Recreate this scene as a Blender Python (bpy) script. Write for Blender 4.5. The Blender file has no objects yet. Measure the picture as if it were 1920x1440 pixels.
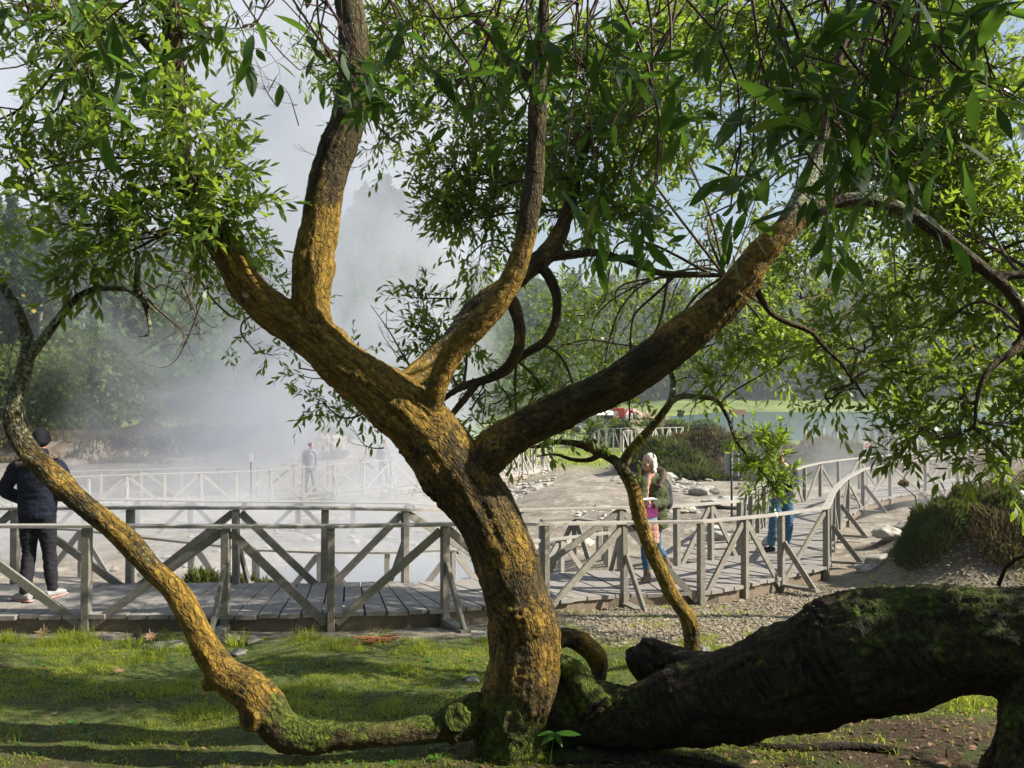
import bpy, math, random
import numpy as np
from mathutils import Vector, Matrix

random.seed(7)
RNG = np.random.default_rng(11)
SC = bpy.context.scene
COL = SC.collection

# ------------------------------------------------------------------ camera
CZ = 4.0
FPX = 1554.0
PITCH = math.atan(25 / FPX)
cam_d = bpy.data.cameras.new('camera')
cam = bpy.data.objects.new('camera', cam_d)
COL.objects.link(cam)
cam.location = (0, 0, CZ)
cam.rotation_euler = (math.pi / 2 + PITCH, 0, 0)
cam_d.sensor_width = 36.0
cam_d.lens = 36.0 * FPX / 1920.0
cam_d.clip_start = 0.05
cam_d.clip_end = 3000
SC.camera = cam
CP, SP = math.cos(PITCH), math.sin(PITCH)


def at(px, py, d):
    """world point seen at photo pixel (px, py), d metres away along y"""
    u = (px - 960) / FPX
    v = (720 - py) / FPX
    yy = CP - v * SP
    zz = SP + v * CP
    return Vector((u * d / yy, d, CZ + zz * d / yy))


def xat(px, d):
    return (px - 960) / FPX * d


def pr(rpx, d):
    return rpx / FPX * d


# ------------------------------------------------------------------ noise (numpy)
def _hash(ix, iy, iz, seed):
    n = (ix * 374761393 + iy * 668265263 + iz * 2147483647 + seed * 1274126177) & 0xFFFFFFFF
    n = ((n ^ (n >> 13)) * 1274126177) & 0xFFFFFFFF
    n = (n ^ (n >> 16)) & 0xFFFFFFFF
    return n.astype(np.float64) / 4294967295.0


def vnoise(P, seed=0):
    P = np.asarray(P, dtype=np.float64)
    i = np.floor(P).astype(np.int64)
    f = P - i
    f = f * f * (3 - 2 * f)
    r = 0
    for dx in (0, 1):
        wx = f[:, 0] if dx else 1 - f[:, 0]
        for dy in (0, 1):
            wy = f[:, 1] if dy else 1 - f[:, 1]
            for dz in (0, 1):
                wz = f[:, 2] if dz else 1 - f[:, 2]
                r = r + wx * wy * wz * _hash(i[:, 0] + dx, i[:, 1] + dy, i[:, 2] + dz, seed)
    return r * 2 - 1


def fbm(P, seed=0, octv=3):
    P = np.asarray(P, dtype=np.float64)
    a, r = 1.0, 0
    for k in range(octv):
        r = r + a * vnoise(P * (2 ** k), seed + k * 17)
        a *= 0.5
    return r


def sstep(a, b, x):
    t = np.clip((np.asarray(x, float) - a) / (b - a), 0, 1)
    return t * t * (3 - 2 * t)


# ------------------------------------------------------------------ object helpers
def link(o, parent=None):
    COL.objects.link(o)
    if parent is not None:
        o.parent = parent
    return o


def tag(o, label=None, cat=None, group=None, kind=None):
    if label: o['label'] = label
    if cat: o['category'] = cat
    if group: o['group'] = group
    if kind: o['kind'] = kind
    return o


def thing(name, label, cat, loc=(0, 0, 0), rz=0.0, group=None):
    o = bpy.data.objects.new(name, None)
    o.empty_display_size = 0.2
    link(o)
    o.location = loc
    o.rotation_euler = (0, 0, rz)
    return tag(o, label, cat, group)


def fast(name, V, tris=None, quads=None, mat=None, parent=None, attrs=None, smooth=False, local=True):
    """mesh object from numpy arrays; V in world space, moved into the parent's space"""
    V = np.asarray(V, dtype=np.float32).reshape(-1, 3)
    if parent is not None and local:
        rz = parent.rotation_euler[2]
        W = V - np.array(parent.location, dtype=np.float32)
        c, s = math.cos(-rz), math.sin(-rz)
        V = np.stack([W[:, 0] * c - W[:, 1] * s, W[:, 0] * s + W[:, 1] * c, W[:, 2]], 1).astype(np.float32)
    me = bpy.data.meshes.new(name)
    tris = np.zeros((0, 3), np.int32) if tris is None or len(tris) == 0 else np.asarray(tris, np.int32)
    quads = np.zeros((0, 4), np.int32) if quads is None or len(quads) == 0 else np.asarray(quads, np.int32)
    nl = tris.size + quads.size
    me.vertices.add(len(V))
    me.vertices.foreach_set('co', np.ascontiguousarray(V).ravel())
    me.loops.add(nl)
    me.loops.foreach_set('vertex_index', np.concatenate([tris.ravel(), quads.ravel()]))
    nf = len(tris) + len(quads)
    me.polygons.add(nf)
    ls = np.concatenate([np.arange(len(tris)) * 3, tris.size + np.arange(len(quads)) * 4]).astype(np.int32)
    me.polygons.foreach_set('loop_start', ls)
    me.polygons.foreach_set('use_smooth', np.full(nf, bool(smooth)))
    me.update(calc_edges=True)
    me.validate()
    if attrs:
        for k, a in attrs.items():
            a = np.asarray(a, np.float32)
            if a.ndim == 1:
                at_ = me.attributes.new(k, 'FLOAT', 'POINT')
                at_.data.foreach_set('value', a)
            else:
                at_ = me.attributes.new(k, 'FLOAT_VECTOR', 'POINT')
                at_.data.foreach_set('vector', np.ascontiguousarray(a[:, :3]).ravel())
    if mat is not None:
        me.materials.append(mat)
    o = bpy.data.objects.new(name, me)
    return link(o, parent)


class MB:
    """collects boxes / tubes / anything into one mesh"""
    def __init__(s):
        s.V, s.T, s.Q, s.A, s.n = [], [], [], [], 0

    def add(s, V, T=None, Q=None, a=None):
        V = np.asarray(V, float).reshape(-1, 3)
        if T is not None and len(T): s.T.append(np.asarray(T, int) + s.n)
        if Q is not None and len(Q): s.Q.append(np.asarray(Q, int) + s.n)
        s.V.append(V)
        s.A.append(np.full(len(V), random.random() if a is None else a) if np.ndim(a) == 0 else np.asarray(a))
        s.n += len(V)

    def beam(s, a, b, w, h, up=(0, 0, 1), bev=0.0, a_=None, jit=0.0):
        """box from a to b, w across, h along up"""
        a, b = Vector(a), Vector(b)
        d = (b - a)
        L = d.length
        d.normalize()
        up = Vector(up)
        side = d.cross(up)
        if side.length < 1e-4: side = d.cross(Vector((1, 0, 0)))
        side.normalize()
        u = side.cross(d).normalized()
        c = min(w, h) * bev
        prof = []
        if c > 0:
            for sx, sy in ((1, 1), (-1, 1), (-1, -1), (1, -1)):
                p1 = (sx * (w / 2 - c), sy * h / 2)
                p2 = (sx * w / 2, sy * (h / 2 - c))
                prof += ([p2, p1] if sx * sy > 0 else [p1, p2])
        else:
            prof = [(w / 2, h / 2), (-w / 2, h / 2), (-w / 2, -h / 2), (w / 2, -h / 2)]
        k = len(prof)
        V = []
        for p in (a, b):
            for x, y in prof:
                q = p + side * x + u * y
                if jit: q = q + Vector([random.uniform(-jit, jit) for _ in range(3)])
                V.append(q[:])
        Q = [(i, (i + 1) % k, k + (i + 1) % k, k + i) for i in range(k)]
        if k == 4:
            Q += [(3, 2, 1, 0), (4, 5, 6, 7)]
            T = None
        else:
            T = []
            for i in range(1, k - 1):
                T.append((0, i + 1, i)); T.append((k, k + i, k + i + 1))
        s.add(V, T, Q, a_)

    def tube(s, pts, rad, n=8, a_=None, cap=True, flat=1.0, flatdir=None):
        V, T, Q = tube_arrays(pts, rad, n, cap, flat, flatdir)
        s.add(V, T, Q, a_)

    def build(s, name, mat, parent=None, smooth=False, attr='rnd', extra=None):
        V = np.concatenate(s.V)
        T = np.concatenate(s.T) if s.T else None
        Q = np.concatenate(s.Q) if s.Q else None
        at_ = {attr: np.concatenate(s.A)}
        return fast(name, V, T, Q, mat, parent, at_, smooth)


def tube_arrays(pts, rad, n=8, cap=True, flat=1.0, flatdir=None):
    P = [Vector(p) for p in pts]
    m = len(P)
    if np.ndim(rad) == 0: rad = [rad] * m
    t0 = (P[1] - P[0]).normalized()
    ref = Vector(flatdir) if flatdir is not None else (Vector((0, 0, 1)) if abs(t0.z) < 0.9 else Vector((0, 1, 0)))
    nrm = (ref - t0 * ref.dot(t0)).normalized()
    V = []
    for i in range(m):
        t = (P[min(i + 1, m - 1)] - P[max(i - 1, 0)])
        if t.length < 1e-9: t = t0
        t = t.normalized()
        nrm = (nrm - t * nrm.dot(t))
        if nrm.length < 1e-6: nrm = t.orthogonal()
        nrm.normalize()
        bn = t.cross(nrm)
        for k in range(n):
            a = 2 * math.pi * k / n
            V.append((P[i] + nrm * (math.cos(a) * rad[i] * flat) + bn * (math.sin(a) * rad[i]))[:])
    Q = []
    for i in range(m - 1):
        for k in range(n):
            a, b = i * n + k, i * n + (k + 1) % n
            Q.append((a, b, b + n, a + n))
    T = []
    if cap:
        V.append(P[0][:]); V.append(P[-1][:])
        c0, c1 = m * n, m * n + 1
        for k in range(n):
            T.append((c0, (k + 1) % n, k))
            T.append((c1, (m - 1) * n + k, (m - 1) * n + (k + 1) % n))
    return V, T, Q


def spline(pts, rad, per=6, extra=None):
    """Catmull-Rom through pts; rad and extra rows are interpolated along"""
    P = [np.array(p, float) for p in pts]
    R = [np.atleast_1d(np.array(r, float)) for r in rad]
    outP, outR = [], []
    m = len(P)
    for i in range(m - 1):
        p0 = P[i - 1] if i > 0 else 2 * P[0] - P[1]
        p3 = P[i + 2] if i + 2 < m else 2 * P[-1] - P[-2]
        p1, p2 = P[i], P[i + 1]
        for k in range(per):
            t = k / per
            q = 0.5 * ((2 * p1) + (-p0 + p2) * t + (2 * p0 - 5 * p1 + 4 * p2 - p3) * t * t + (-p0 + 3 * p1 - 3 * p2 + p3) * t ** 3)
            outP.append(q)
            tt = t * t * (3 - 2 * t)
            outR.append(R[i] * (1 - tt) + R[i + 1] * tt)
    outP.append(P[-1]); outR.append(R[-1])
    return np.array(outP), np.array(outR)


def remesh_arrays(V, T, Q, voxel, smooth=2):
    """union of closed shells by voxel remesh, lightly smoothed; returns V, quads"""
    o = fast('tmp', V, T, Q)
    mo = o.modifiers.new('r', 'REMESH')
    mo.mode = 'VOXEL'; mo.voxel_size = voxel; mo.adaptivity = 0
    if smooth:
        sm = o.modifiers.new('s', 'SMOOTH'); sm.factor = 0.5; sm.iterations = smooth
    dg = bpy.context.evaluated_depsgraph_get()
    me = bpy.data.meshes.new_from_object(o.evaluated_get(dg))
    n = len(me.vertices)
    W = np.empty(n * 3, np.float32); me.vertices.foreach_get('co', W)
    L = np.empty(len(me.loops), np.int32); me.loops.foreach_get('vertex_index', L)
    N = np.empty(n * 3, np.float32); me.vertices.foreach_get('normal', N)
    lt = np.empty(len(me.polygons), np.int32); me.polygons.foreach_get('loop_total', lt)
    assert (lt == 4).all()
    bpy.data.objects.remove(o); bpy.data.meshes.remove(me)
    return W.reshape(-1, 3).astype(float), L.reshape(-1, 4), N.reshape(-1, 3).astype(float)


# ------------------------------------------------------------------ node helper
class NT:
    def __init__(s, name):
        s.m = bpy.data.materials.new(name)
        s.m.use_nodes = True
        s.t = s.m.node_tree
        s.t.nodes.clear()
        s.out = s.t.nodes.new('ShaderNodeOutputMaterial')

    def n(s, typ, ins=None, **props):
        nd = s.t.nodes.new('ShaderNode' + typ)
        for k, v in props.items(): setattr(nd, k, v)
        for k, v in (ins or {}).items():
            sock = nd.inputs[k]
            if isinstance(v, bpy.types.NodeSocket): s.t.links.new(v, sock)
            elif isinstance(v, bpy.types.Node): s.t.links.new(v.outputs[0], sock)
            else:
                if sock.type == 'RGBA' and len(v) == 3: v = (*v, 1)
                sock.default_value = v
        return nd

    def attr(s, name, out='Fac'):
        return s.n('Attribute', attribute_name=name).outputs[out]

    def noise(s, vec, scale, detail=3, rough=0.55, dist=0.0):
        return s.n('TexNoise', {'Vector': vec, 'Scale': scale, 'Detail': detail, 'Roughness': rough, 'Distortion': dist}).outputs['Fac']

    def ramp(s, fac, a, b, ca=(0, 0, 0), cb=(1, 1, 1)):
        r = s.n('ValToRGB', {'Fac': fac})
        r.color_ramp.elements[0].position = a; r.color_ramp.elements[1].position = b
        r.color_ramp.elements[0].color = (*ca, 1); r.color_ramp.elements[1].color = (*cb, 1)
        return r.outputs['Color']

    def mix(s, fac, a, b, mode='MIX'):
        m = s.n('MixRGB', blend_type=mode)
        for k, v in (('Fac', fac), ('Color1', a), ('Color2', b)):
            if isinstance(v, bpy.types.NodeSocket): s.t.links.new(v, m.inputs[k])
            else: m.inputs[k].default_value = v if k == 'Fac' else (*v, 1)
        return m.outputs[0]

    def math(s, op, a, b=0.0, c=0.0):
        m = s.n('Math', operation=op)
        for i, v in enumerate((a, b, c)):
            if isinstance(v, bpy.types.NodeSocket): s.t.links.new(v, m.inputs[i])
            else: m.inputs[i].default_value = v
        return m.outputs[0]

    def coord(s, which='Object'):
        return s.n('TexCoord').outputs[which]

    def mapping(s, vec, scale=(1, 1, 1), rot=(0, 0, 0)):
        return s.n('Mapping', {'Vector': vec, 'Scale': scale, 'Rotation': rot}).outputs[0]

    def bump(s, h, strength=0.5, dist=0.02, normal=None):
        b = s.n('Bump', {'Height': h, 'Strength': strength, 'Distance': dist})
        if normal is not None: s.t.links.new(normal, b.inputs['Normal'])
        return b.outputs[0]

    def pbsdf(s, col, rough=0.8, normal=None, spec=0.3, metal=0.0, **kw):
        p = s.n('BsdfPrincipled', {'Base Color': col, 'Roughness': rough, 'Specular IOR Level': spec, 'Metallic': metal})
        for k, v in kw.items(): p.inputs[k].default_value = v
        if normal is not None: s.t.links.new(normal, p.inputs['Normal'])
        return p.outputs[0]

    def done(s, surf=None, vol=None):
        if surf is not None: s.t.links.new(surf, s.out.inputs['Surface'])
        if vol is not None: s.t.links.new(vol, s.out.inputs['Volume'])
        return s.m


def simple(name, col, rough=0.8, spec=0.3, var=0.15, scale=8.0, bump=0.0, bscale=40.0, metal=0.0, **kw):
    t = NT(name)
    co = t.coord()
    f = t.noise(co, scale, 4)
    c = t.mix(t.ramp(f, 0.3, 0.7), tuple(x * (1 - var) for x in col), tuple(min(1, x * (1 + var)) for x in col))
    nrm = t.bump(t.noise(co, bscale, 4), bump, 0.01) if bump else None
    return t.done(t.pbsdf(c, rough, nrm, spec, metal, **kw))


M = {}


def make_materials():
    # bark: 'bk' = (along, around*r, around*r) in metres; 'bw' = (orange, moss, grey) weights
    def bark(name, base, dark, orange, strength=1.0):
        t = NT(name)
        bk = t.attr('bk', 'Vector'); bw = t.n('SeparateXYZ', {0: t.attr('bw', 'Vector')})
        co = t.coord()
        st = t.mapping(bk, (3.2, 34, 34))
        fis = t.noise(st, 1.0, 5, 0.6, 0.4)
        fine = t.noise(t.mapping(bk, (28, 75, 75)), 1.0, 3, 0.6)
        wob = t.n('VectorMath', {0: t.mapping(bk, (4.5, 26, 26)), 1: t.n('VectorMath', {0: t.n('TexNoise', {'Vector': co, 'Scale': 14.0, 'Detail': 3}).outputs['Color'], 3: 2.2}, operation='SCALE').outputs[0]}, operation='ADD').outputs[0]
        vor = t.n('TexVoronoi', {'Vector': wob, 'Scale': 1.0}, feature='DISTANCE_TO_EDGE').outputs[0]
        crack = t.ramp(vor, 0.0, 0.16)
        col = t.mix(t.ramp(fis, 0.3, 0.62), dark, base)
        # orange alga crust in patches
        o1 = t.noise(co, 4.5, 5, 0.65)
        o2 = t.noise(co, 42, 3, 0.65)
        o3 = t.noise(co, 120, 3, 0.7)
        of = t.math('ADD', t.math('MULTIPLY', o1, 0.7), t.math('MULTIPLY', o2, 0.35))
        of = t.math('ADD', of, t.math('MULTIPLY', o3, 0.25))
        of = t.math('ADD', of, t.math('MULTIPLY', bw.outputs[0], 0.51))
        om = t.ramp(of, 0.90, 1.14)
        ocol = t.mix(t.ramp(t.noise(co, 22, 5, 0.75), 0.32, 0.68), (0.13, 0.085, 0.018), orange)
        ocol = t.mix(t.ramp(fis, 0.3, 0.52), tuple(x * 0.22 for x in orange), ocol)
        col = t.mix(om, col, ocol)
        # pale grey-green lichen flakes
        l1 = t.noise(co, 8, 5, 0.7)
        l2 = t.noise(co, 55, 4, 0.75, 0.5)
        lf = t.math('ADD', t.math('MULTIPLY', l1, 0.5), t.math('MULTIPLY', l2, 0.7))
        lf = t.math('ADD', lf, t.math('MULTIPLY', bw.outputs[2], 0.31))
        col = t.mix(t.ramp(lf, 0.82, 0.92), col, (0.33, 0.36, 0.22))
        # moss
        m1 = t.noise(co, 6.0, 6, 0.7)
        up = t.n('SeparateXYZ', {0: t.n('NewGeometry').outputs['Normal']}).outputs[2]
        mf = t.math('ADD', m1, t.math('MULTIPLY', bw.outputs[1], 0.5))
        mf = t.math('ADD', mf, t.math('MULTIPLY', t.math('MULTIPLY', up, bw.outputs[1]), 0.35))
        mf = t.math('ADD', mf, t.math('MULTIPLY', t.math('SUBTRACT', t.noise(co, 38, 4, 0.75), 0.5), 0.35))
        mcol = t.mix(t.ramp(t.noise(co, 30, 4, 0.7), 0.35, 0.7), (0.022, 0.034, 0.005), (0.15, 0.20, 0.02))
        col = t.mix(t.ramp(mf, 0.74, 0.92), col, mcol)
        col = t.mix(t.math('MULTIPLY', t.math('SUBTRACT', 1.0, crack), 0.5), col, dark)
        h = t.math('ADD', t.math('MULTIPLY', crack, 0.30), t.math('ADD', t.math('MULTIPLY', fis, 1.0), t.math('MULTIPLY', fine, 0.45)))
        h = t.math('ADD', h, t.math('MULTIPLY', l2, 0.35))
        return t.done(t.pbsdf(col, 0.78, t.bump(h, 1.0 * strength, 0.02), 0.2))
    M['bark'] = bark('lichen_bark', (0.10, 0.075, 0.030), (0.014, 0.010, 0.006), (0.43, 0.265, 0.042))
    M['log'] = bark('mossy_log_bark', (0.070, 0.049, 0.031), (0.006, 0.0045, 0.003), (0.13, 0.065, 0.02))
    M['twig'] = simple('twig_bark', (0.085, 0.06, 0.04), 0.85, 0.2, 0.4, 30)
    M['cut'] = simple('cut_wood_face', (0.06, 0.035, 0.02), 0.9, 0.1, 0.5, 30, 0.6, 60)

    def leaf(name, c1, c2, tr, trans=0.4, rough=0.38, spec=0.45):
        t = NT(name)
        r = t.attr('rnd')
        col = t.mix(r, c1, c2)
        col = t.mix(t.ramp(r, 0.965, 0.985), col, (0.38, 0.27, 0.05))
        nz = t.noise(t.coord(), 3.0, 2)
        col = t.mix(t.math('MULTIPLY', t.ramp(nz, 0.35, 0.65), 0.5), col, tuple(x * 0.6 for x in c1))
        p = t.pbsdf(col, rough, None, spec)
        tb = t.n('BsdfTranslucent', {'Color': t.mix(r, tuple(x * 0.7 for x in tr), tr)})
        mx = t.n('MixShader', {0: trans, 1: p, 2: tb.outputs[0]})
        return t.done(mx.outputs[0])
    M['leaf'] = leaf('laurel_leaf', (0.03, 0.072, 0.014), (0.11, 0.18, 0.028), (0.40, 0.56, 0.045), 0.45)
    M['leaf_near'] = leaf('near_leaf', (0.022, 0.06, 0.016), (0.05, 0.11, 0.024), (0.16, 0.32, 0.03), 0.36, 0.5, 0.3)
    M['leaf_far'] = leaf('far_leaf', (0.04, 0.08, 0.02), (0.12, 0.18, 0.04), (0.22, 0.32, 0.06), 0.3, 0.6, 0.2)
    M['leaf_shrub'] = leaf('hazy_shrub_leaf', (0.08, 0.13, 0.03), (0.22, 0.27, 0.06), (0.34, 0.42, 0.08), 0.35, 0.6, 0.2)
    M['conifer'] = leaf('conifer_needles', (0.022, 0.05, 0.02), (0.055, 0.095, 0.035), (0.06, 0.11, 0.03), 0.2, 0.7, 0.15)
    M['heath'] = leaf('heath_leaf', (0.085, 0.075, 0.035), (0.26, 0.20, 0.10), (0.24, 0.20, 0.07), 0.25, 0.8, 0.1)
    M['heath_g'] = leaf('green_heath_leaf', (0.035, 0.055, 0.015), (0.17, 0.20, 0.045), (0.20, 0.24, 0.05), 0.25, 0.8, 0.1)
    M['grass'] = leaf('grass_blade', (0.08, 0.13, 0.016), (0.32, 0.36, 0.05), (0.66, 0.72, 0.08), 0.5, 0.6, 0.2)
    M['fern'] = leaf('seedling_leaf', (0.05, 0.15, 0.02), (0.09, 0.24, 0.03), (0.2, 0.45, 0.04), 0.4)
    M['pampas'] = leaf('pampas_plume', (0.55, 0.45, 0.3), (0.7, 0.6, 0.42), (0.5, 0.4, 0.2), 0.3, 0.9, 0.1)
    t = NT('dry_leaf')
    c = t.mix(t.attr('rnd'), (0.12, 0.075, 0.045), (0.34, 0.22, 0.13))
    c = t.mix(t.ramp(t.noise(t.coord(), 25, 4), 0.4, 0.7), c, (0.10, 0.05, 0.025))
    M['dry'] = t.done(t.pbsdf(c, 0.8, None, 0.2))

    # weathered timber
    def wood(name, c1, c2, green=0.0):
        t = NT(name)
        r = t.attr('rnd')
        co = t.coord()
        off = t.n('CombineXYZ', {0: t.math('MULTIPLY', r, 37.0), 1: 0.0, 2: t.math('MULTIPLY', r, 91.0)})
        v = t.n('VectorMath', {0: co, 1: off.outputs[0]}, operation='ADD').outputs[0]
        g = t.noise(t.mapping(v, (9, 9, 9)), 1.0, 6, 0.7, 1.5)
        g2 = t.noise(v, 55, 3, 0.7)
        col = t.mix(t.ramp(g, 0.25, 0.75), c1, c2)
        col = t.mix(t.math('MULTIPLY', t.ramp(g2, 0.45, 0.65), 0.35), col, tuple(x * 0.55 for x in c1))
        col = t.mix(t.math('MULTIPLY', r, 0.3), col, tuple(x * 0.62 for x in c2))
        if green:
            col = t.mix(t.math('MULTIPLY', t.ramp(t.noise(co, 3, 4), 0.45, 0.7), green), col, (0.16, 0.155, 0.07))
        return t.done(t.pbsdf(col, 0.85, t.bump(t.math('ADD', g, t.math('MULTIPLY', g2, 0.4)), 0.3, 0.003), 0.2))
    M['post'] = wood('weathered_post_wood', (0.15, 0.138, 0.118), (0.35, 0.325, 0.28), 0.35)
    M['rail'] = wood('bleached_handrail_wood', (0.26, 0.24, 0.21), (0.47, 0.44, 0.385))
    M['deckw'] = wood('weathered_deck_wood', (0.20, 0.185, 0.165), (0.38, 0.355, 0.32))
    M['beam'] = wood('brown_edge_timber', (0.13, 0.10, 0.07), (0.27, 0.215, 0.155))
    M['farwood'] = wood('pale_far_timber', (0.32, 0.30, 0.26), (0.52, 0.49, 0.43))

    # ground: 'gc' colour weights vector (grass, gravel, soil), 'gd' (meadow, forest floor, clay)
    t = NT('ground_mix')
    a = t.n('SeparateXYZ', {0: t.attr('gc', 'Vector')}); b = t.n('SeparateXYZ', {0: t.attr('gd', 'Vector')})
    co = t.coord()
    n1 = t.noise(co, 0.8, 6, 0.6); n2 = t.noise(co, 9, 5, 0.65); n3 = t.noise(co, 60, 4, 0.7)
    mud = t.mix(t.ramp(n1, 0.35, 0.65), (0.21, 0.18, 0.14), (0.38, 0.335, 0.27))
    mud = t.mix(t.math('MULTIPLY', t.ramp(n2, 0.5, 0.68), 0.6), mud, (0.11, 0.10, 0.08))
    mud = t.mix(t.math('MULTIPLY', t.ramp(t.noise(co, 3.2, 6, 0.7), 0.55, 0.62), 0.7), mud, (0.50, 0.47, 0.40))
    gras = t.mix(t.ramp(n2, 0.35, 0.65), (0.045, 0.07, 0.016), (0.13, 0.145, 0.045))
    grav = t.n('TexVoronoi', {'Vector': co, 'Scale': 42.0}, feature='F1')
    gcol = t.mix(t.ramp(grav.outputs['Distance'], 0.15, 0.75), (0.46, 0.39, 0.285), (0.16, 0.13, 0.09))
    gcol = t.mix(0.35, gcol, t.n('SeparateColor', {0: grav.outputs['Color']}).outputs[0], 'MULTIPLY')
    soil = t.mix(t.ramp(n3, 0.35, 0.65), (0.035, 0.022, 0.014), (0.11, 0.075, 0.05))
    soil = t.mix(t.math('MULTIPLY', t.ramp(t.noise(co, 3.0, 4), 0.5, 0.66), 0.8), soil, (0.05, 0.085, 0.015))
    mead = t.mix(t.ramp(t.noise(co, 0.12, 5, 0.6), 0.35, 0.65), (0.12, 0.17, 0.035), (0.22, 0.26, 0.07))
    ffl = t.mix(t.ramp(n1, 0.4, 0.6), (0.02, 0.035, 0.012), (0.05, 0.07, 0.02))
    clay = t.mix(t.ramp(t.noise(co, 0.9, 6, 0.7), 0.35, 0.65), (0.27, 0.19, 0.11), (0.58, 0.49, 0.38))
    col = t.mix(a.outputs[0], mud, gras)
    col = t.mix(a.outputs[1], col, gcol)
    col = t.mix(a.outputs[2], col, soil)
    col = t.mix(b.outputs[0], col, mead)
    col = t.mix(b.outputs[1], col, ffl)
    col = t.mix(b.outputs[2], col, clay)
    h = t.math('ADD', t.math('MULTIPLY', n2, 1.2), t.math('MULTIPLY', n3, 0.5))
    M['ground'] = t.done(t.pbsdf(col, 0.9, t.bump(h, 0.8, 0.05), 0.15))
    # stone
    def stone(name, c1, c2, sc=6):
        t = NT(name)
        co = t.coord(); r = t.attr('rnd')
        n = t.noise(co, sc, 6, 0.65); n2 = t.noise(co, sc * 7, 4, 0.7)
        col = t.mix(t.ramp(n, 0.35, 0.65), c1, c2)
        col = t.mix(t.math('MULTIPLY', r, 0.45), col, tuple(x * 0.55 for x in c1))
        col = t.mix(t.math('MULTIPLY', t.ramp(n2, 0.5, 0.7), 0.4), col, tuple(x * 0.5 for x in c1))
        return t.done(t.pbsdf(col, 0.88, t.bump(t.math('ADD', n, t.math('MULTIPLY', n2, 0.4)), 0.7, 0.03), 0.2))
    M['rock'] = stone('pale_rock', (0.34, 0.315, 0.26), (0.60, 0.57, 0.50))
    M['rock_g'] = stone('grey_rock', (0.13, 0.125, 0.105), (0.27, 0.26, 0.225))
    M['gravel'] = stone('gravel_stone', (0.24, 0.20, 0.14), (0.48, 0.42, 0.31), 20)
    M['crust'] = stone('crust_stone', (0.34, 0.31, 0.255), (0.60, 0.565, 0.49), 10)
    M['wallstone'] = stone('wall_stone', (0.20, 0.165, 0.12), (0.42, 0.37, 0.29), 4)
    # water
    t = NT('lake_water')
    co = t.coord()
    w = t.noise(t.mapping(co, (0.25, 1.6, 1)), 1.0, 4, 0.6)
    M['lake'] = t.done(t.pbsdf((0.055, 0.105, 0.085), 0.22, t.bump(w, 0.35, 0.25), 0.5))
    t = NT('pool_water')
    w = t.noise(t.coord(), 3.0, 3, 0.6)
    M['pool'] = t.done(t.pbsdf((0.20, 0.22, 0.24), 0.25, t.bump(w, 0.3, 0.03), 0.5))

    # people, objects
    def cloth(name, c, rough=0.85, bs=60, b=0.25, var=0.25, fold=8):
        t = NT(name)
        co = t.coord()
        n = t.noise(co, fold, 4, 0.6, 0.6); n2 = t.noise(co, bs, 3)
        col = t.mix(t.ramp(n, 0.3, 0.7), tuple(x * (1 - var) for x in c), tuple(x * (1 + var) for x in c))
        return t.done(t.pbsdf(col, rough, t.bump(t.math('ADD', n, t.math('MULTIPLY', n2, 0.15)), b, 0.03), 0.2))
    M['navy'] = cloth('navy_padded_fabric', (0.011, 0.014, 0.026), 0.75, fold=14, b=0.6)
    M['blackj'] = cloth('black_denim', (0.02, 0.02, 0.025), fold=20, b=0.5)
    M['knit'] = cloth('black_knit', (0.012, 0.013, 0.016), bs=120)
    M['fur'] = cloth('brown_fur', (0.17, 0.13, 0.105), 0.95, 150, 0.8, 0.6, 40)
    M['shoe'] = cloth('grey_mesh_shoe', (0.33, 0.33, 0.32), fold=40)
    M['sole'] = simple('red_shoe_sole', (0.50, 0.26, 0.24))
    M['skin'] = simple('skin', (0.50, 0.28, 0.20), 0.55, 0.4, 0.08, 20)
    M['hair'] = cloth('white_blonde_hair', (0.62, 0.58, 0.50), 0.6, 90, 0.6, 0.15, 30)
    M['hair_d'] = cloth('dark_hair', (0.04, 0.028, 0.02), 0.6, 90, 0.6, 0.3, 30)
    M['olive'] = cloth('olive_parka_cloth', (0.065, 0.075, 0.035), fold=12, b=0.55)
    M['scarf'] = cloth('pink_patterned_scarf', (0.48, 0.27, 0.215), bs=80, fold=45, var=0.45)
    M['jeans'] = cloth('blue_denim', (0.055, 0.13, 0.21), fold=14, b=0.6, var=0.35)
    M['boot'] = cloth('brown_suede_boot', (0.19, 0.135, 0.09), fold=14, b=0.5)
    M['bagc'] = cloth('slate_bag_fabric', (0.045, 0.05, 0.07))
    M['plum'] = simple('plum_folder_cover', (0.20, 0.03, 0.13), 0.6)
    M['teal'] = simple('teal_edge', (0.10, 0.38, 0.42), 0.6)
    M['page'] = simple('paper_page', (0.72, 0.72, 0.72), 0.7)
    M['brownsh'] = cloth('maroon_leather', (0.06, 0.025, 0.022), 0.5)
    M['farcl'] = cloth('haze_paled_far_clothes', (0.26, 0.265, 0.29))  # lightened so the veil of steam is part of the cloth colour
    M['darkcl'] = cloth('dark_far_clothes', (0.03, 0.032, 0.04))
    M['whitep'] = simple('white_paint', (0.78, 0.78, 0.76), 0.5, 0.4, 0.05)
    M['greym'] = simple('grey_metal', (0.28, 0.28, 0.28), 0.5, 0.5, 0.1, 8, 0, 40, 0.3)
    M['darkm'] = simple('dark_metal_pole', (0.035, 0.035, 0.035), 0.5, 0.5, 0.1)
    M['redsign'] = simple('red_sign_paint', (0.66, 0.10, 0.10), 0.5, 0.4, 0.05)
    M['redvan'] = simple('red_vehicle_paint', (0.36, 0.035, 0.025), 0.35, 0.5, 0.05)
    M['pinkaw'] = simple('pink_awning_cloth', (0.66, 0.36, 0.34), 0.8)
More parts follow.
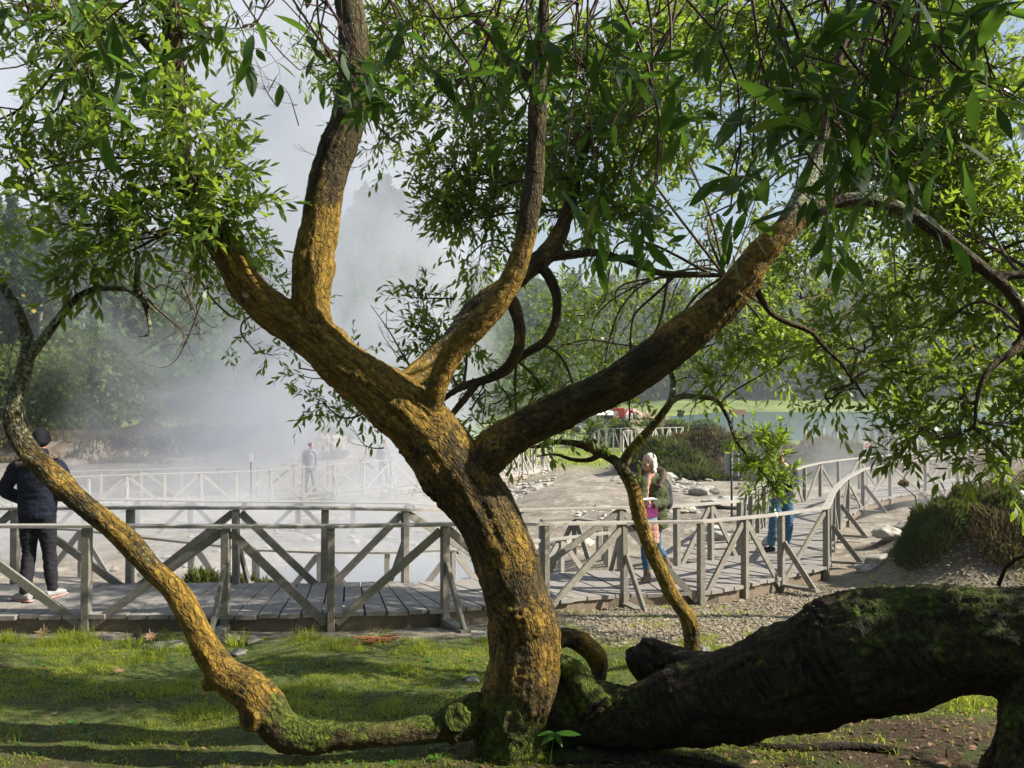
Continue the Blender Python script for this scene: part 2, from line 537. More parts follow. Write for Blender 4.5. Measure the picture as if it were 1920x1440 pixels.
    M['glass'] = simple('dark_glass', (0.03, 0.035, 0.04), 0.1, 0.6, 0.1)
    M['rubber'] = simple('tyre_rubber', (0.02, 0.02, 0.02), 0.8)
    M['roofb'] = simple('brown_roof', (0.12, 0.07, 0.045), 0.9)
    M['creamw'] = simple('cream_wall', (0.66, 0.62, 0.54), 0.8)
    M['hedge'] = M['heath_g']


make_materials()
# ------------------------------------------------------------------ terrain
HY = np.array([-30, 0, 4.5, 7.5, 8.6, 10.6, 13, 18, 25, 40, 60, 80, 5000.])
HH = np.array([1.4, 1.65, 1.88, 2.28, 2.44, 2.68, 2.84, 3.0, 3.15, 3.4, 3.6, 3.7, 3.7])
SKY_U = np.array([-1.5, -0.62, -0.49, -0.33, -0.26, -0.2, -0.155, -0.11, -0.07, 0.02, 0.1, 0.22, 0.35, 0.62, 1.5])
SKY_P = np.array([330, 340, 400, 440, 445, 385, 345, 400, 480, 500, 515, 535, 500, 505, 505.])
U2 = np.array([-1.5, -0.35, -0.1, 0.05, 0.15, 1.5])
HY0 = np.array([72, 75, 95, 140, 268, 275.])
HDR = np.array([150, 160, 220, 300, 400, 420.])


def terrain(x, y):
    x = np.asarray(x, float); y = np.asarray(y, float)
    z = CZ - np.interp(y, HY, HH)
    n = fbm(np.stack([x * 0.5, y * 0.5, x * 0], 1), 3, 3)
    n2 = fbm(np.stack([x * 2.1, y * 2.1, x * 0], 1), 5, 3)
    z += n * 0.03 * sstep(3, 9, y) + n2 * (0.012 + 0.02 * (1 - sstep(7.2, 8.0, y)))
    # rough crust field beyond the boardwalk
    z += sstep(11.5, 15, y) * (1 - sstep(40, 46, y)) * (0.07 * n + 0.045 * fbm(np.stack([x * 1.2, y * 1.2, x * 0], 1), 9, 4))
    z -= 0.62 * sstep(20, 26, y) * (1 - sstep(37, 42, y)) * (1 - sstep(-1.5, 2.5, x))
    # pool hollow
    r = np.sqrt(((x + 2.3) / 3.4) ** 2 + ((y - 14.6) / 2.6) ** 2)
    z -= 0.55 * (1 - sstep(0.55, 1.1, r))
    # earth mound on the right of the boardwalk
    r = np.sqrt(((x - 7.1) / 1.9) ** 2 + ((y - 12.6) / 1.5) ** 2)
    z += (0.85 + 0.22 * n2 + 0.1 * n) * (1 - sstep(0.25, 1.0, r))
    r = np.sqrt(((x - 9.6) / 3.2) ** 2 + ((y - 15.5) / 1.9) ** 2)
    z += (0.6 + 0.15 * n2) * (1 - sstep(0.3, 1.0, r))
    # slope on the right rises gently
    z += 0.45 * sstep(4.5, 9.0, x) * (1 - sstep(12, 17, y)) * sstep(6, 9, y)
    # heath bank in the middle distance
    r = np.sqrt(((x - 9.0) / 5.6) ** 2 + ((y - 37.5) / 4.0) ** 2)
    z += (1.15 + 0.18 * n) * (1 - sstep(0.35, 1.0, r))
    r = np.sqrt(((x - 15.8) / 6.6) ** 2 + ((y - 33.2) / 4.6) ** 2)
    z += (1.12 + 0.15 * n) * (1 - sstep(0.45, 1.0, r))
    # clay scarp and plateau on the left
    edge = 43.5 + 1.6 * fbm(np.stack([x * 0.22, x * 0, x * 0], 1), 21, 3) + 7 * sstep(-13, -7.5, x)
    pl = sstep(0, 2.6, y - edge) * (1 - sstep(-11.0, -7.0, x))
    z += (1.32 + 0.1 * n) * pl + 0.20 * pl * (1 - sstep(2.6, 5, y - edge)) * fbm(np.stack([x * 1.3, y * 2.2, x * 0], 1), 23, 4)
    # lake basin
    u = x / np.maximum(y, 1.0)
    lk = sstep(70, 78, y) * (1 - sstep(228, 236, y)) * sstep(0.20, 0.225, u + 0.03 * np.sin(y * 0.05))
    z -= 1.3 * lk
    z += 2.4 * sstep(236, 262, y) * sstep(0.12, 0.2, u)
    # hills
    y0 = np.interp(u, U2, HY0); dr = np.interp(u, U2, HDR)
    sk = np.interp(u, SKY_U, SKY_P)
    H = (745 - sk) / FPX * dr - 11
    s = np.clip((y - y0) / (dr - y0), 0, 1.15)
    z += np.maximum(H, 3) * (s ** 1.05) * sstep(60, 75, y)
    z += sstep(70, 120, y) * n * 0.4
    return z


def gz(x, y):
    return float(terrain(np.array([x]), np.array([y]))[0])


def build_ground():
    ys = np.concatenate([np.linspace(-8, 3, 14), np.linspace(3.2, 20, 190), 20 * np.exp(np.linspace(0.01, math.log(700 / 20), 230))])
    us = np.linspace(-1.25, 1.25, 330)
    Y, U = np.meshgrid(ys, us, indexing='ij')
    X = U * (np.maximum(Y, 0) + 7)
    x, y = X.ravel(), Y.ravel()
    z = terrain(x, y)
    nr, nc = len(ys), len(us)
    i, j = np.meshgrid(np.arange(nr - 1), np.arange(nc - 1), indexing='ij')
    a = (i * nc + j).ravel()
    Q = np.stack([a, a + 1, a + nc + 1, a + nc], 1)
    n = fbm(np.stack([x * 0.9, y * 0.9, x * 0], 1), 31, 3)
    u = x / np.maximum(y, 1)
    grass = (1 - sstep(7.9, 8.5, y + 0.35 * n + 0.05 * sstep(0.3, 1.2, x) + 0.8 * sstep(2.0, 3.4, x)))
    gravel = sstep(0.2, 0.8, x + 0.4 * n) * sstep(7.75, 8.25, y + 0.4 * n + 0.9 * sstep(1.9, 3.4, x)) * (1 - sstep(12.5, 15.5, y)) * 1.0
    soil = (1 - sstep(4.6, 5.4, y + 0.5 * n)) * sstep(-0.6, 0.6, x + 0.5 * n) * 0.95
    soil = np.maximum(soil, 0.7 * (1 - sstep(3.6, 4.8, y + 0.4 * n)))
    r = np.sqrt(((x - 7.1) / 1.9) ** 2 + ((y - 12.6) / 1.5) ** 2)
    soil = np.maximum(soil, 0.95 * (1 - sstep(0.85, 1.05, r + 0.15 * n))); gravel = gravel * (1 - 0.9 * (1 - sstep(0.85, 1.05, r + 0.15 * n)))
    for (cx, cy, rx, ry) in ((9.6, 15.5, 3.2, 1.9), (9.0, 37.5, 5.6, 4.0), (15.8, 33.2, 6.6, 4.6)):
        r = np.sqrt(((x - cx) / rx) ** 2 + ((y - cy) / ry) ** 2)
        soil = np.maximum(soil, 0.75 * (1 - sstep(0.8, 0.95, r + 0.15 * n)))
    mead = sstep(46, 50, y + 1.5 * n) * (1 - sstep(-14, -11, -np.abs(x + 40) * 0 - 20)) * 1.0
    mead = np.maximum(mead, 0.85 * sstep(38, 42, y + n) * sstep(1, 3, x) * (1 - sstep(20, 30, x)))
    y0 = np.interp(u, U2, HY0)
    ff = sstep(-3, 6, y - y0)
    edge = 43.5 + 1.6 * fbm(np.stack([x * 0.22, x * 0, x * 0], 1), 21, 3) + 7 * sstep(-13, -7.5, x)
    clay = (1 - sstep(2.4, 3.6, y - edge)) * sstep(-1.2, 0.2, y - edge) * (1 - sstep(-9, -6.5, x))
    g = fast('ground', np.stack([x, y, z], 1), None, Q, M['ground'], None,
             {'gc': np.stack([grass, gravel, soil], 1), 'gd': np.stack([mead, ff, clay], 1)}, True)
    tag(g, 'uneven ground of grass, gravel and pale geothermal mud', None, None, 'structure')


build_ground()
# lake
lk = fast('lake_water', [(5, 60, -0.02), (420, 60, -0.02), (420, 260, -0.02), (5, 260, -0.02)], None, [(0, 1, 2, 3)], M['lake'])
tag(lk, 'calm green lake behind the right hand fences', None, None, 'structure')
# hot pool
pz = CZ - 3.22
th = np.linspace(0, 2 * math.pi, 48, endpoint=False)
pv = [(-2.3, 14.6, pz)] + [(-2.3 + 3.5 * math.cos(t), 14.6 + 2.7 * math.sin(t), pz) for t in th]
pt = [(0, 1 + k, 1 + (k + 1) % 48) for k in range(48)]
tag(fast('pool_water', pv, pt, None, M['pool']), 'grey steaming hot spring pool behind the boardwalk', None, None, 'structure')


# ------------------------------------------------------------------ world, sun
SUN_AZ = math.atan2(1.0, -0.12)   # angle from +y toward +x
SUN_EL = math.radians(37)
sd = Vector((math.sin(SUN_AZ) * math.cos(SUN_EL), math.cos(SUN_AZ) * math.cos(SUN_EL), math.sin(SUN_EL)))
ld = bpy.data.lights.new('sun', 'SUN')
ld.energy = 5.0
ld.angle = math.radians(0.5)
ld.color = (1.0, 0.93, 0.82)
lo = bpy.data.objects.new('sun', ld)
link(lo)
lo.rotation_euler = sd.to_track_quat('Z', 'Y').to_euler()
lo.location = (20, -5, 30)

w = bpy.data.worlds.new('World')
SC.world = w
w.use_nodes = True
wt = w.node_tree
wt.nodes.clear()
wo = wt.nodes.new('ShaderNodeOutputWorld')
bg = wt.nodes.new('ShaderNodeBackground')
sky = wt.nodes.new('ShaderNodeTexSky')
sky.sky_type = 'NISHITA'
sky.sun_disc = False
sky.sun_elevation = SUN_EL
sky.sun_rotation = SUN_AZ
sky.air_density = 1.3
sky.dust_density = 1.0
tc = wt.nodes.new('ShaderNodeTexCoord')
mp = wt.nodes.new('ShaderNodeMapping')
mp.inputs['Scale'].default_value = (1, 1, 2.2)
mp.inputs['Location'].default_value = (0.35, 0.1, 0.2)
nz = wt.nodes.new('ShaderNodeTexNoise')
nz.inputs['Scale'].default_value = 2.3
nz.inputs['Detail'].default_value = 6
nz.inputs['Roughness'].default_value = 0.55
rp = wt.nodes.new('ShaderNodeValToRGB')
rp.color_ramp.elements[0].position = 0.40
rp.color_ramp.elements[1].position = 0.60
# more cloud to the left (-x)
sx = wt.nodes.new('ShaderNodeSeparateXYZ')
ma = wt.nodes.new('ShaderNodeMath'); ma.operation = 'MULTIPLY_ADD'
ma.inputs[1].default_value = -0.45
mixc = wt.nodes.new('ShaderNodeMixRGB')
mixc.inputs['Color2'].default_value = (5.8, 6.1, 6.7, 1)
L = wt.links.new
L(tc.outputs['Generated'], mp.inputs['Vector']); L(mp.outputs[0], nz.inputs['Vector'])
L(tc.outputs['Generated'], sx.inputs[0]); L(sx.outputs[0], ma.inputs[0]); L(nz.outputs['Fac'], ma.inputs[2])
L(ma.outputs[0], rp.inputs['Fac'])
mz = wt.nodes.new('ShaderNodeMapRange'); mz.interpolation_type = 'SMOOTHSTEP'
mz.inputs['From Min'].default_value = 0.80; mz.inputs['From Max'].default_value = 0.45
my = wt.nodes.new('ShaderNodeMapRange'); my.interpolation_type = 'SMOOTHSTEP'
my.inputs['From Min'].default_value = -0.25; my.inputs['From Max'].default_value = 0.25
m1 = wt.nodes.new('ShaderNodeMath'); m1.operation = 'MULTIPLY'
m2 = wt.nodes.new('ShaderNodeMath'); m2.operation = 'MULTIPLY'
L(sx.outputs[2], mz.inputs['Value']); L(sx.outputs[1], my.inputs['Value'])
L(mz.outputs[0], m1.inputs[0]); L(my.outputs[0], m1.inputs[1])
L(rp.outputs['Color'], m2.inputs[0]); L(m1.outputs[0], m2.inputs[1])
L(m2.outputs[0], mixc.inputs['Fac']); L(sky.outputs[0], mixc.inputs['Color1'])
L(mixc.outputs[0], bg.inputs['Color']); L(bg.outputs[0], wo.inputs['Surface'])
bg.inputs['Strength'].default_value = 0.066

SC.view_settings.view_transform = 'Standard'
SC.view_settings.look = 'None'
SC.view_settings.exposure = 1.0
SC.view_settings.gamma = 1.0
SC.cycles.use_denoising = True
SC.cycles.max_bounces = 6
SC.cycles.diffuse_bounces = 2
SC.cycles.glossy_bounces = 2
SC.cycles.transmission_bounces = 4
SC.cycles.transparent_max_bounces = 24
SC.cycles.volume_bounces = 1
SC.cycles.volume_step_rate = 1.0
SC.cycles.volume_max_steps = 96
SC.cycles.sample_clamp_indirect = 4.0
# ------------------------------------------------------------------ boardwalks and railings
# near edge of the main boardwalk: (px, depth, kind) a = apex post, b = base post
NEAR = [(-330, 8.5, 'b'), (-90, 8.5, 'a'), (165, 8.54, 'b'), (425, 8.55, 'a'), (622, 8.68, 'b'), (835, 9.0, 'a'),
        (1022, 9.85, 'b'), (1170, 10.55, 'a'), (1313, 10.75, 'b'), (1395, 11.3, 'a'), (1463, 12.0, 'b'), (1547, 13.0, 'a'),
        (1553, 14.2, 'b'), (1560, 15.6, 'a'), (1571, 17.0, 'b'), (1588, 18.6, 'a'), (1617, 20.6, 'b'), (1668, 22.4, 'a'), (1735, 23.7, 'b'),
        (1795, 24.8, 'a'), (1860, 25.7, 'b'), (1925, 26.4, 'a'), (1990, 27.0, 'b')]
NP = np.array([(xat(p, d), d) for p, d, k in NEAR])
# smooth path of the near edge and its normals
PATH, _ = spline([(x, y, 0) for x, y in NP], [0] * len(NP), 8)
PATH = PATH[:, :2]


def offset_path(P, dist):
    t = np.gradient(P, axis=0)
    # smooth the tangents so that the offset edge does not kink
    for _ in range(6):
        t[1:-1] = (t[:-2] + 2 * t[1:-1] + t[2:]) / 4
    t /= np.linalg.norm(t, axis=1)[:, None]
    return P + np.stack([-t[:, 1], t[:, 0]], 1) * dist, t


FARE, TAN = offset_path(PATH, 1.42)
DECKH = np.interp(PATH[:, 1], [8.5, 9, 10.6, 12, 14, 18, 24, 30], [2.22, 2.28, 2.50, 2.58, 2.68, 2.70, 2.66, 2.62])
DECKZ = CZ - DECKH


def deck_z_near(x, y):
    i = np.argmin((PATH[:, 0] - x) ** 2 + (PATH[:, 1] - y) ** 2)
    return float(DECKZ[i]), i


def resample(P, step):
    d = np.concatenate([[0], np.cumsum(np.linalg.norm(np.diff(P, axis=0), axis=1))])
    s = np.arange(0, d[-1], step)
    return np.stack([np.interp(s, d, P[:, k]) for k in range(P.shape[1])], 1), s


def deck(name, label, A, B, Z, plank, matd, matb, fascia=0.16, group=None):
    """planks laid across between edge A and edge B"""
    o = thing(name, label, 'boardwalk', (float(A[len(A) // 3][0]), float(A[len(A) // 3][1]), float(Z[len(A) // 3]) - 0.2), 0, group)
    d = np.concatenate([[0], np.cumsum(np.linalg.norm(np.diff(A, axis=0), axis=1))])
    mb = MB()
    s = 0.0
    while s < d[-1] - plank:
        s1 = s + plank * random.uniform(0.94, 1.04)
        def pt(E, q):
            return np.array([np.interp(q, d, E[:, 0]), np.interp(q, d, E[:, 1]), np.interp(q, d, Z)])
        g = 0.010
        a0, a1 = pt(A, s + g), pt(A, s1 - g)
        b0, b1 = pt(B, s + g), pt(B, s1 - g)
        dz = random.uniform(-0.006, 0.006)
        out = (a0 - b0); out /= np.linalg.norm(out)
        e0, e1 = random.uniform(0.0, 0.05), random.uniform(0.0, 0.04)
        a0 = a0 + out * e0; a1 = a1 + out * e0; b0 = b0 - out * e1; b1 = b1 - out * e1
        th_ = 0.045
        tw = random.uniform(-0.004, 0.004)
        top = [a0 + [0, 0, dz + tw], a1 + [0, 0, dz], b1 + [0, 0, dz + tw], b0 + [0, 0, dz]]
        bot = [p - np.array([0, 0, th_]) for p in top]
        mb.add(np.array(top + bot), None, [(0, 1, 2, 3), (7, 6, 5, 4), (0, 4, 5, 1), (1, 5, 6, 2), (2, 6, 7, 3), (3, 7, 4, 0)])
        s = s1
    mb.build('deck_planks', matd, o)
    for E, sg in ((A, 1), (B, -1)):
        mb = MB()
        q = 0.0
        while q < d[-1] - 0.1:
            q1 = min(q + 2.4, d[-1])
            kk = 4
            pts = []
            for t in np.linspace(q, q1, kk):
                p = np.array([np.interp(t, d, E[:, 0]), np.interp(t, d, E[:, 1]), np.interp(t, d, Z) - 0.05 - fascia / 2])
                i_ = np.array([np.interp(t, d, (A - B)[:, 0]), np.interp(t, d, (A - B)[:, 1])])
                i_ /= np.linalg.norm(i_)
                p[:2] -= i_ * sg * 0.05
                pts.append(p)
            rr = random.random()
            for a_, b_ in zip(pts[:-1], pts[1:]):
                mb.beam(a_, b_, 0.05, fascia, a_=rr)
            q = q1 + 0.004
        mb.build('edge_beam', matb, o)
    # joists and short bearers
    for q in np.arange(0.3, min(d[-1], 16.0), 1.3):
        mb = MB()
        p = np.array([np.interp(q, d, A[:, 0]), np.interp(q, d, A[:, 1]), np.interp(q, d, Z) - 0.05 - fascia])
        r = np.array([np.interp(q, d, B[:, 0]), np.interp(q, d, B[:, 1]), np.interp(q, d, Z) - 0.05 - fascia])
        mb.beam(p * 0.93 + r * 0.07 - [0, 0, 0.05], r * 0.93 + p * 0.07 - [0, 0, 0.05], 0.12, 0.1)
        mb.build('bearer', matb, o)
    return o


def railing(name, label, pts, zs, H=0.9, group=None, outs=(), outdir=None, mats=('post', 'rail'), drop=0.2,
            ps=0.085, rw=0.115, wob=0.005, braces=True, lastrail=True, out_len=0.55):
    """pts: (x, y, kind); zs: deck height at each; every post and brace its own part"""
    n = len(pts)
    root = thing(name, label, 'railing', (pts[n // 2][0], pts[n // 2][1], zs[n // 2]), 0, group)
    P = np.array([(p[0], p[1]) for p in pts], float)
    t = np.gradient(P, axis=0); t /= np.linalg.norm(t, axis=1)[:, None]
    top = [Vector((P[i][0], P[i][1], zs[i] + H + random.uniform(-wob, wob))) for i in range(n)]
    for i in range(n):
        mb = MB()
        b = Vector((P[i][0], P[i][1], zs[i] - drop))
        tt = Vector((t[i][0], t[i][1], 0))
        lean = Vector((random.uniform(-1, 1), random.uniform(-1, 1), 0)) * 0.012
        mb.beam(b, top[i] + lean - Vector((0, 0, 0.025)), ps, ps * random.uniform(0.9, 1.05), up=(tt.x, tt.y, 0.001), bev=0.08)
        mb.build('post', M[mats[0]], root)
    rail = MB()
    TP = np.array([p[:] for p in top])
    S_ = np.concatenate([TP[i] + (TP[i + 1] - TP[i]) * np.array([[0.0], [0.04], [0.96]]) for i in range(n - 1)] + [TP[-1:]])
    S_ = np.array(S_); S_[:, 2] += 0.3 * (TP[:, 2].mean() * 0)
    tg = np.gradient(S_, axis=0); tg[:, 2] = 0; tg /= np.linalg.norm(tg, axis=1)[:, None]
    sd_ = np.stack([tg[:, 1], -tg[:, 0], tg[:, 0] * 0], 1) * rw / 2
    hh = 0.016; c_ = 0.004
    ring = [S_ - sd_ + [0, 0, -hh], S_ + sd_ + [0, 0, -hh], S_ + sd_ + [0, 0, hh - c_], S_ + sd_ * .93 + [0, 0, hh], S_ - sd_ * .93 + [0, 0, hh], S_ - sd_ + [0, 0, hh - c_]]
    VV = np.stack(ring, 1).reshape(-1, 3); m_ = len(S_)
    QQ = [(i * 6 + k, i * 6 + (k + 1) % 6, i * 6 + 6 + (k + 1) % 6, i * 6 + 6 + k) for i in range(m_ - 1) for k in range(6)]
    QQ += [(0, 5, 4, 1), (4, 3, 2, 1)]; e_ = (m_ - 1) * 6; QQ += [(e_, e_ + 1, e_ + 4, e_ + 5), (e_ + 1, e_ + 2, e_ + 3, e_ + 4)]
    rnd_ = np.array([random.random() for _ in range(m_ // 12 + 2)])[(np.arange(m_) // 12)]
    rail.add(VV, None, QQ, rnd_.repeat(6))
    rail.build('handrail', M[mats[1]], root)
    if braces:
        for i in range(n):
            if pts[i][2] != 'a': continue
            for j in (i - 1, i + 1):
                if j < 0 or j >= n: continue
                mb = MB()
                a = Vector((P[i][0], P[i][1], zs[i] + H - 0.06)); b = Vector((P[j][0], P[j][1], zs[j] - drop * 0.55))
                dr = (b - a); dr.z = 0; dr.normalize()
                side = Vector((-dr.y, dr.x, 0)) * 0.0
                mb.beam(a + dr * (ps * 0.55) + side, b - dr * (ps * 0.6) + side, 0.034, 0.085, up=(0, 0, 1))
                mb.build('diagonal_brace', M[mats[0]], root)
    for i in outs:
        od = Vector((outdir(i)[0], outdir(i)[1], 0)).normalized()
        mb = MB()
        b = Vector((P[i][0], P[i][1], zs[i] - 0.12))
        f = b + od * out_len
        mb.beam(b, f, 0.11, 0.04)
        mb.build('outrigger_plank', M[mats[0]], root)
        mb = MB()
        mb.beam(Vector((P[i][0], P[i][1], zs[i] + H * 0.55)) + od * 0.04, f - od * 0.05, 0.035, 0.08)
        mb.build('outrigger_brace', M[mats[0]], root)
    return root


def boardwalk_main():
    deck('boardwalk', 'weathered grey plank boardwalk curving from the left foreground to the right', PATH, FARE, DECKZ, 0.225, M['deckw'], M['beam'])
    pts = [(NP[i][0], NP[i][1], NEAR[i][2]) for i in range(len(NEAR))]
    zs = [deck_z_near(p[0], p[1])[0] for p in pts]
    idx = [deck_z_near(p[0], p[1])[1] for p in pts]
    def od(i):
        t = TAN[idx[i]]
        return (t[1], -t[0])
    outs = [3, 5, 7, 10, 12, 14, 16, 18]
    railing('railing', 'near side timber railing of the curving boardwalk, closest to the grass', pts, zs, 0.9, None, outs, od, drop=0.21)
    # far side: posts sit on the offset edge
    far = [(-210, 9.93), (25, 9.93), (232, 9.95), (435, 9.97), (605, 10.05), (770, 10.2), (1013, 11.1), (1160, 12.0), (1265, 12.6)]
    P = [(xat(p, d), d) for p, d in far]
    # snap to offset edge
    Q = []
    for p in P:
        i = np.argmin((FARE[:, 0] - p[0]) ** 2 + (FARE[:, 1] - p[1]) ** 2)
        Q.append(i)
    last = Q[-1]
    # continue by arc length
    d = np.concatenate([[0], np.cumsum(np.linalg.norm(np.diff(FARE, axis=0), axis=1))])
    s = d[last]
    while True:
        s += 0.92 if s < d[last] + 6 else 1.25
        if s > d[-1]: break
        Q.append(int(np.argmin(abs(d - s))))
    kinds = ['b', 'a', 'b', 'a', 'b', 'a', 'b', 'a'] + ['b', 'a'] * 30
    pts = [(FARE[i][0], FARE[i][1], kinds[k]) for k, i in enumerate(Q)]
    zs = [float(DECKZ[i]) for i in Q]
    railing('railing', 'far side timber railing of the curving boardwalk, next to the steaming pool', pts, zs, 0.9, None,
            [3, 5, 7], lambda k: (-TAN[Q[k]][1], TAN[Q[k]][0]), drop=0.14)


boardwalk_main()


def pxrail(name, label, knots, n, H=1.0, start='b', group=None, wood='farwood', ps=0.09, **kw):
    """railing through knots (px, depth, py_of_rail_top) resampled to n posts"""
    K = np.array([at(p, py, d)[:] for p, d, py in knots])
    S, _ = spline(K, [0] * len(K), 8)
    d = np.concatenate([[0], np.cumsum(np.linalg.norm(np.diff(S, axis=0), axis=1))])
    q = np.linspace(0, d[-1], n)
    R = np.stack([np.interp(q, d, S[:, k]) for k in range(3)], 1)
    ks = ['a' if (i % 2 == (0 if start == 'a' else 1)) else 'b' for i in range(n)]
    pts = [(R[i][0], R[i][1], ks[i]) for i in range(n)]
    zs = [R[i][2] - H for i in range(n)]
    return railing(name, label, pts, zs, H, group, mats=(wood, wood), ps=ps, **kw), R


# pool side railings behind the boardwalk
pxrail('railing', 'low timber railing in the steam just behind the far rail at left', [(-150, 14.0, 985), (110, 13.3, 990), (290, 12.6, 1010), (480, 12.1, 1030)], 7, 0.95, 'b', wood='post', ps=0.08, drop=0.4)
pxrail('railing', 'pale timber railing edging the pool, seen between the boardwalk rails', [(480, 12.1, 1030), (650, 12.0, 1036), (850, 12.2, 1030), (1000, 12.9, 1015), (1140, 13.7, 999)], 7, 0.95, 'b', wood='rail', ps=0.08, drop=0.4)
pxrail('railing', 'dark short railing corner on the crust field left of the woman', [(1015, 14.6, 975), (1108, 14.9, 973), (1136, 13.9, 988)], 4, 0.95, 'b', wood='post', ps=0.08, drop=0.35)
pxrail('railing', 'faint railing in the steam between the two boardwalks', [(60, 19.0, 935), (400, 18.6, 940), (790, 18.0, 944), (860, 18.4, 950)], 9, 1.0, 'b', wood='farwood', drop=0.25)

# far boardwalk with its two railings
FK = [(-120, 27.0, 906), (140, 27.6, 894), (350, 28.5, 887), (500, 29.6, 882), (640, 31.0, 870), (760, 32.5, 860), (860, 34.0, 851), (960, 36.0, 843), (1036, 40.0, 834)]
S, R_ = pxrail('railing', 'near railing of the distant white boardwalk running through the steam', FK, 23, 1.0, 'b', drop=0.12, outs=list(range(1, 22, 2)), outdir=lambda i: (0.5, -0.86))
K2 = [(p, d + 1.7, 745 + (py - 745) * d / (d + 1.7) - 1) for p, d, py in FK]
S, R2_ = pxrail('railing', 'rear railing of the distant white boardwalk behind the two hazy walkers', K2, 21, 1.0, 'b', drop=0.1)
A = R_[:, :2]
B = np.stack([np.interp(np.linspace(0, 1, len(A)), np.linspace(0, 1, len(R2_)), R2_[:, k]) for k in range(2)], 1)
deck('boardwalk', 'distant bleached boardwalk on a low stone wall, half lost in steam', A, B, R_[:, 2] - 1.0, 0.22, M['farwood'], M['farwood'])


def stone_wall():
    o = thing('stone_wall', 'low dry stone wall carrying the distant boardwalk', 'wall', (float(A[12][0]), float(A[12][1]), 0.3))
    mb = MB()
    d = np.concatenate([[0], np.cumsum(np.linalg.norm(np.diff(A, axis=0), axis=1))])
    zt = R_[:, 2] - 1.2
    for row in range(4):
        s = random.uniform(0, 0.2)
        while s < d[-1] - 0.4:
            L_ = random.uniform(0.22, 0.5)
            p = np.array([np.interp(s + L_ / 2, d, A[:, 0]), np.interp(s + L_ / 2, d, A[:, 1])])
            p2 = np.array([np.interp(s + L_ / 2 + 0.1, d, A[:, 0]), np.interp(s + L_ / 2 + 0.1, d, A[:, 1])])
            tt = (p2 - p) / np.linalg.norm(p2 - p)
            z = np.interp(s, d, zt) - 0.19 * row - 0.1
            c = np.array([p[0], p[1], z]) + np.array([tt[1], -tt[0], 0]) * (-0.12 + random.uniform(-0.025, 0.025))
            a = c - np.array([tt[0], tt[1], 0]) * (L_ / 2 - 0.015); b = c + np.array([tt[0], tt[1], 0]) * (L_ / 2 - 0.015)
            mb.beam(a, b, 0.25, 0.17, bev=0.15, jit=0.015)
            s += L_
    mb.build('stonework', M['wallstone'], o)


stone_wall()

# distant fences
F5 = [(262, 60, 782), (400, 61, 783), (500, 62, 788), (575, 62, 797), (640, 62, 806)]
pxrail('fence', 'hazy white rail fence on the bank below the steaming woods at left', F5, 13, 1.0, 'b', drop=0.3, ps=0.1)
pxrail('fence', 'white rail fence by the meadow left of the hedge', [(985, 62, 800), (1050, 60, 810), (1110, 58, 812), (1122, 57, 806)], 9, 1.1, 'b', drop=0.3, ps=0.1)
pxrail('fence', 'white rail fence in front of the clipped hedges, nearer run', [(1122, 55, 805), (1170, 55, 803), (1215, 55.5, 800)], 8, 1.15, 'a', drop=0.3, ps=0.1)
pxrail('fence', 'white rail fence in front of the clipped hedges, run ending above the heath bank', [(1168, 52, 808), (1230, 54, 803), (1280, 56, 801)], 9, 1.1, 'a', drop=0.4, ps=0.1)
pxrail('railing', 'grey timber railing on the heath mound before the lake', [(1510, 35.5, 797), (1560, 34.5, 799), (1610, 32.5, 800), (1665, 29.5, 802)], 9, 1.05, 'a', wood='rail', drop=0.12, ps=0.1)
pxrail('railing', 'timber railing by the lake half hidden by hanging leaves at right', [(1665, 29.5, 802), (1740, 30, 806), (1840, 31, 808), (1950, 33, 806)], 8, 1.05, 'a', wood='rail', drop=0.12, ps=0.1)
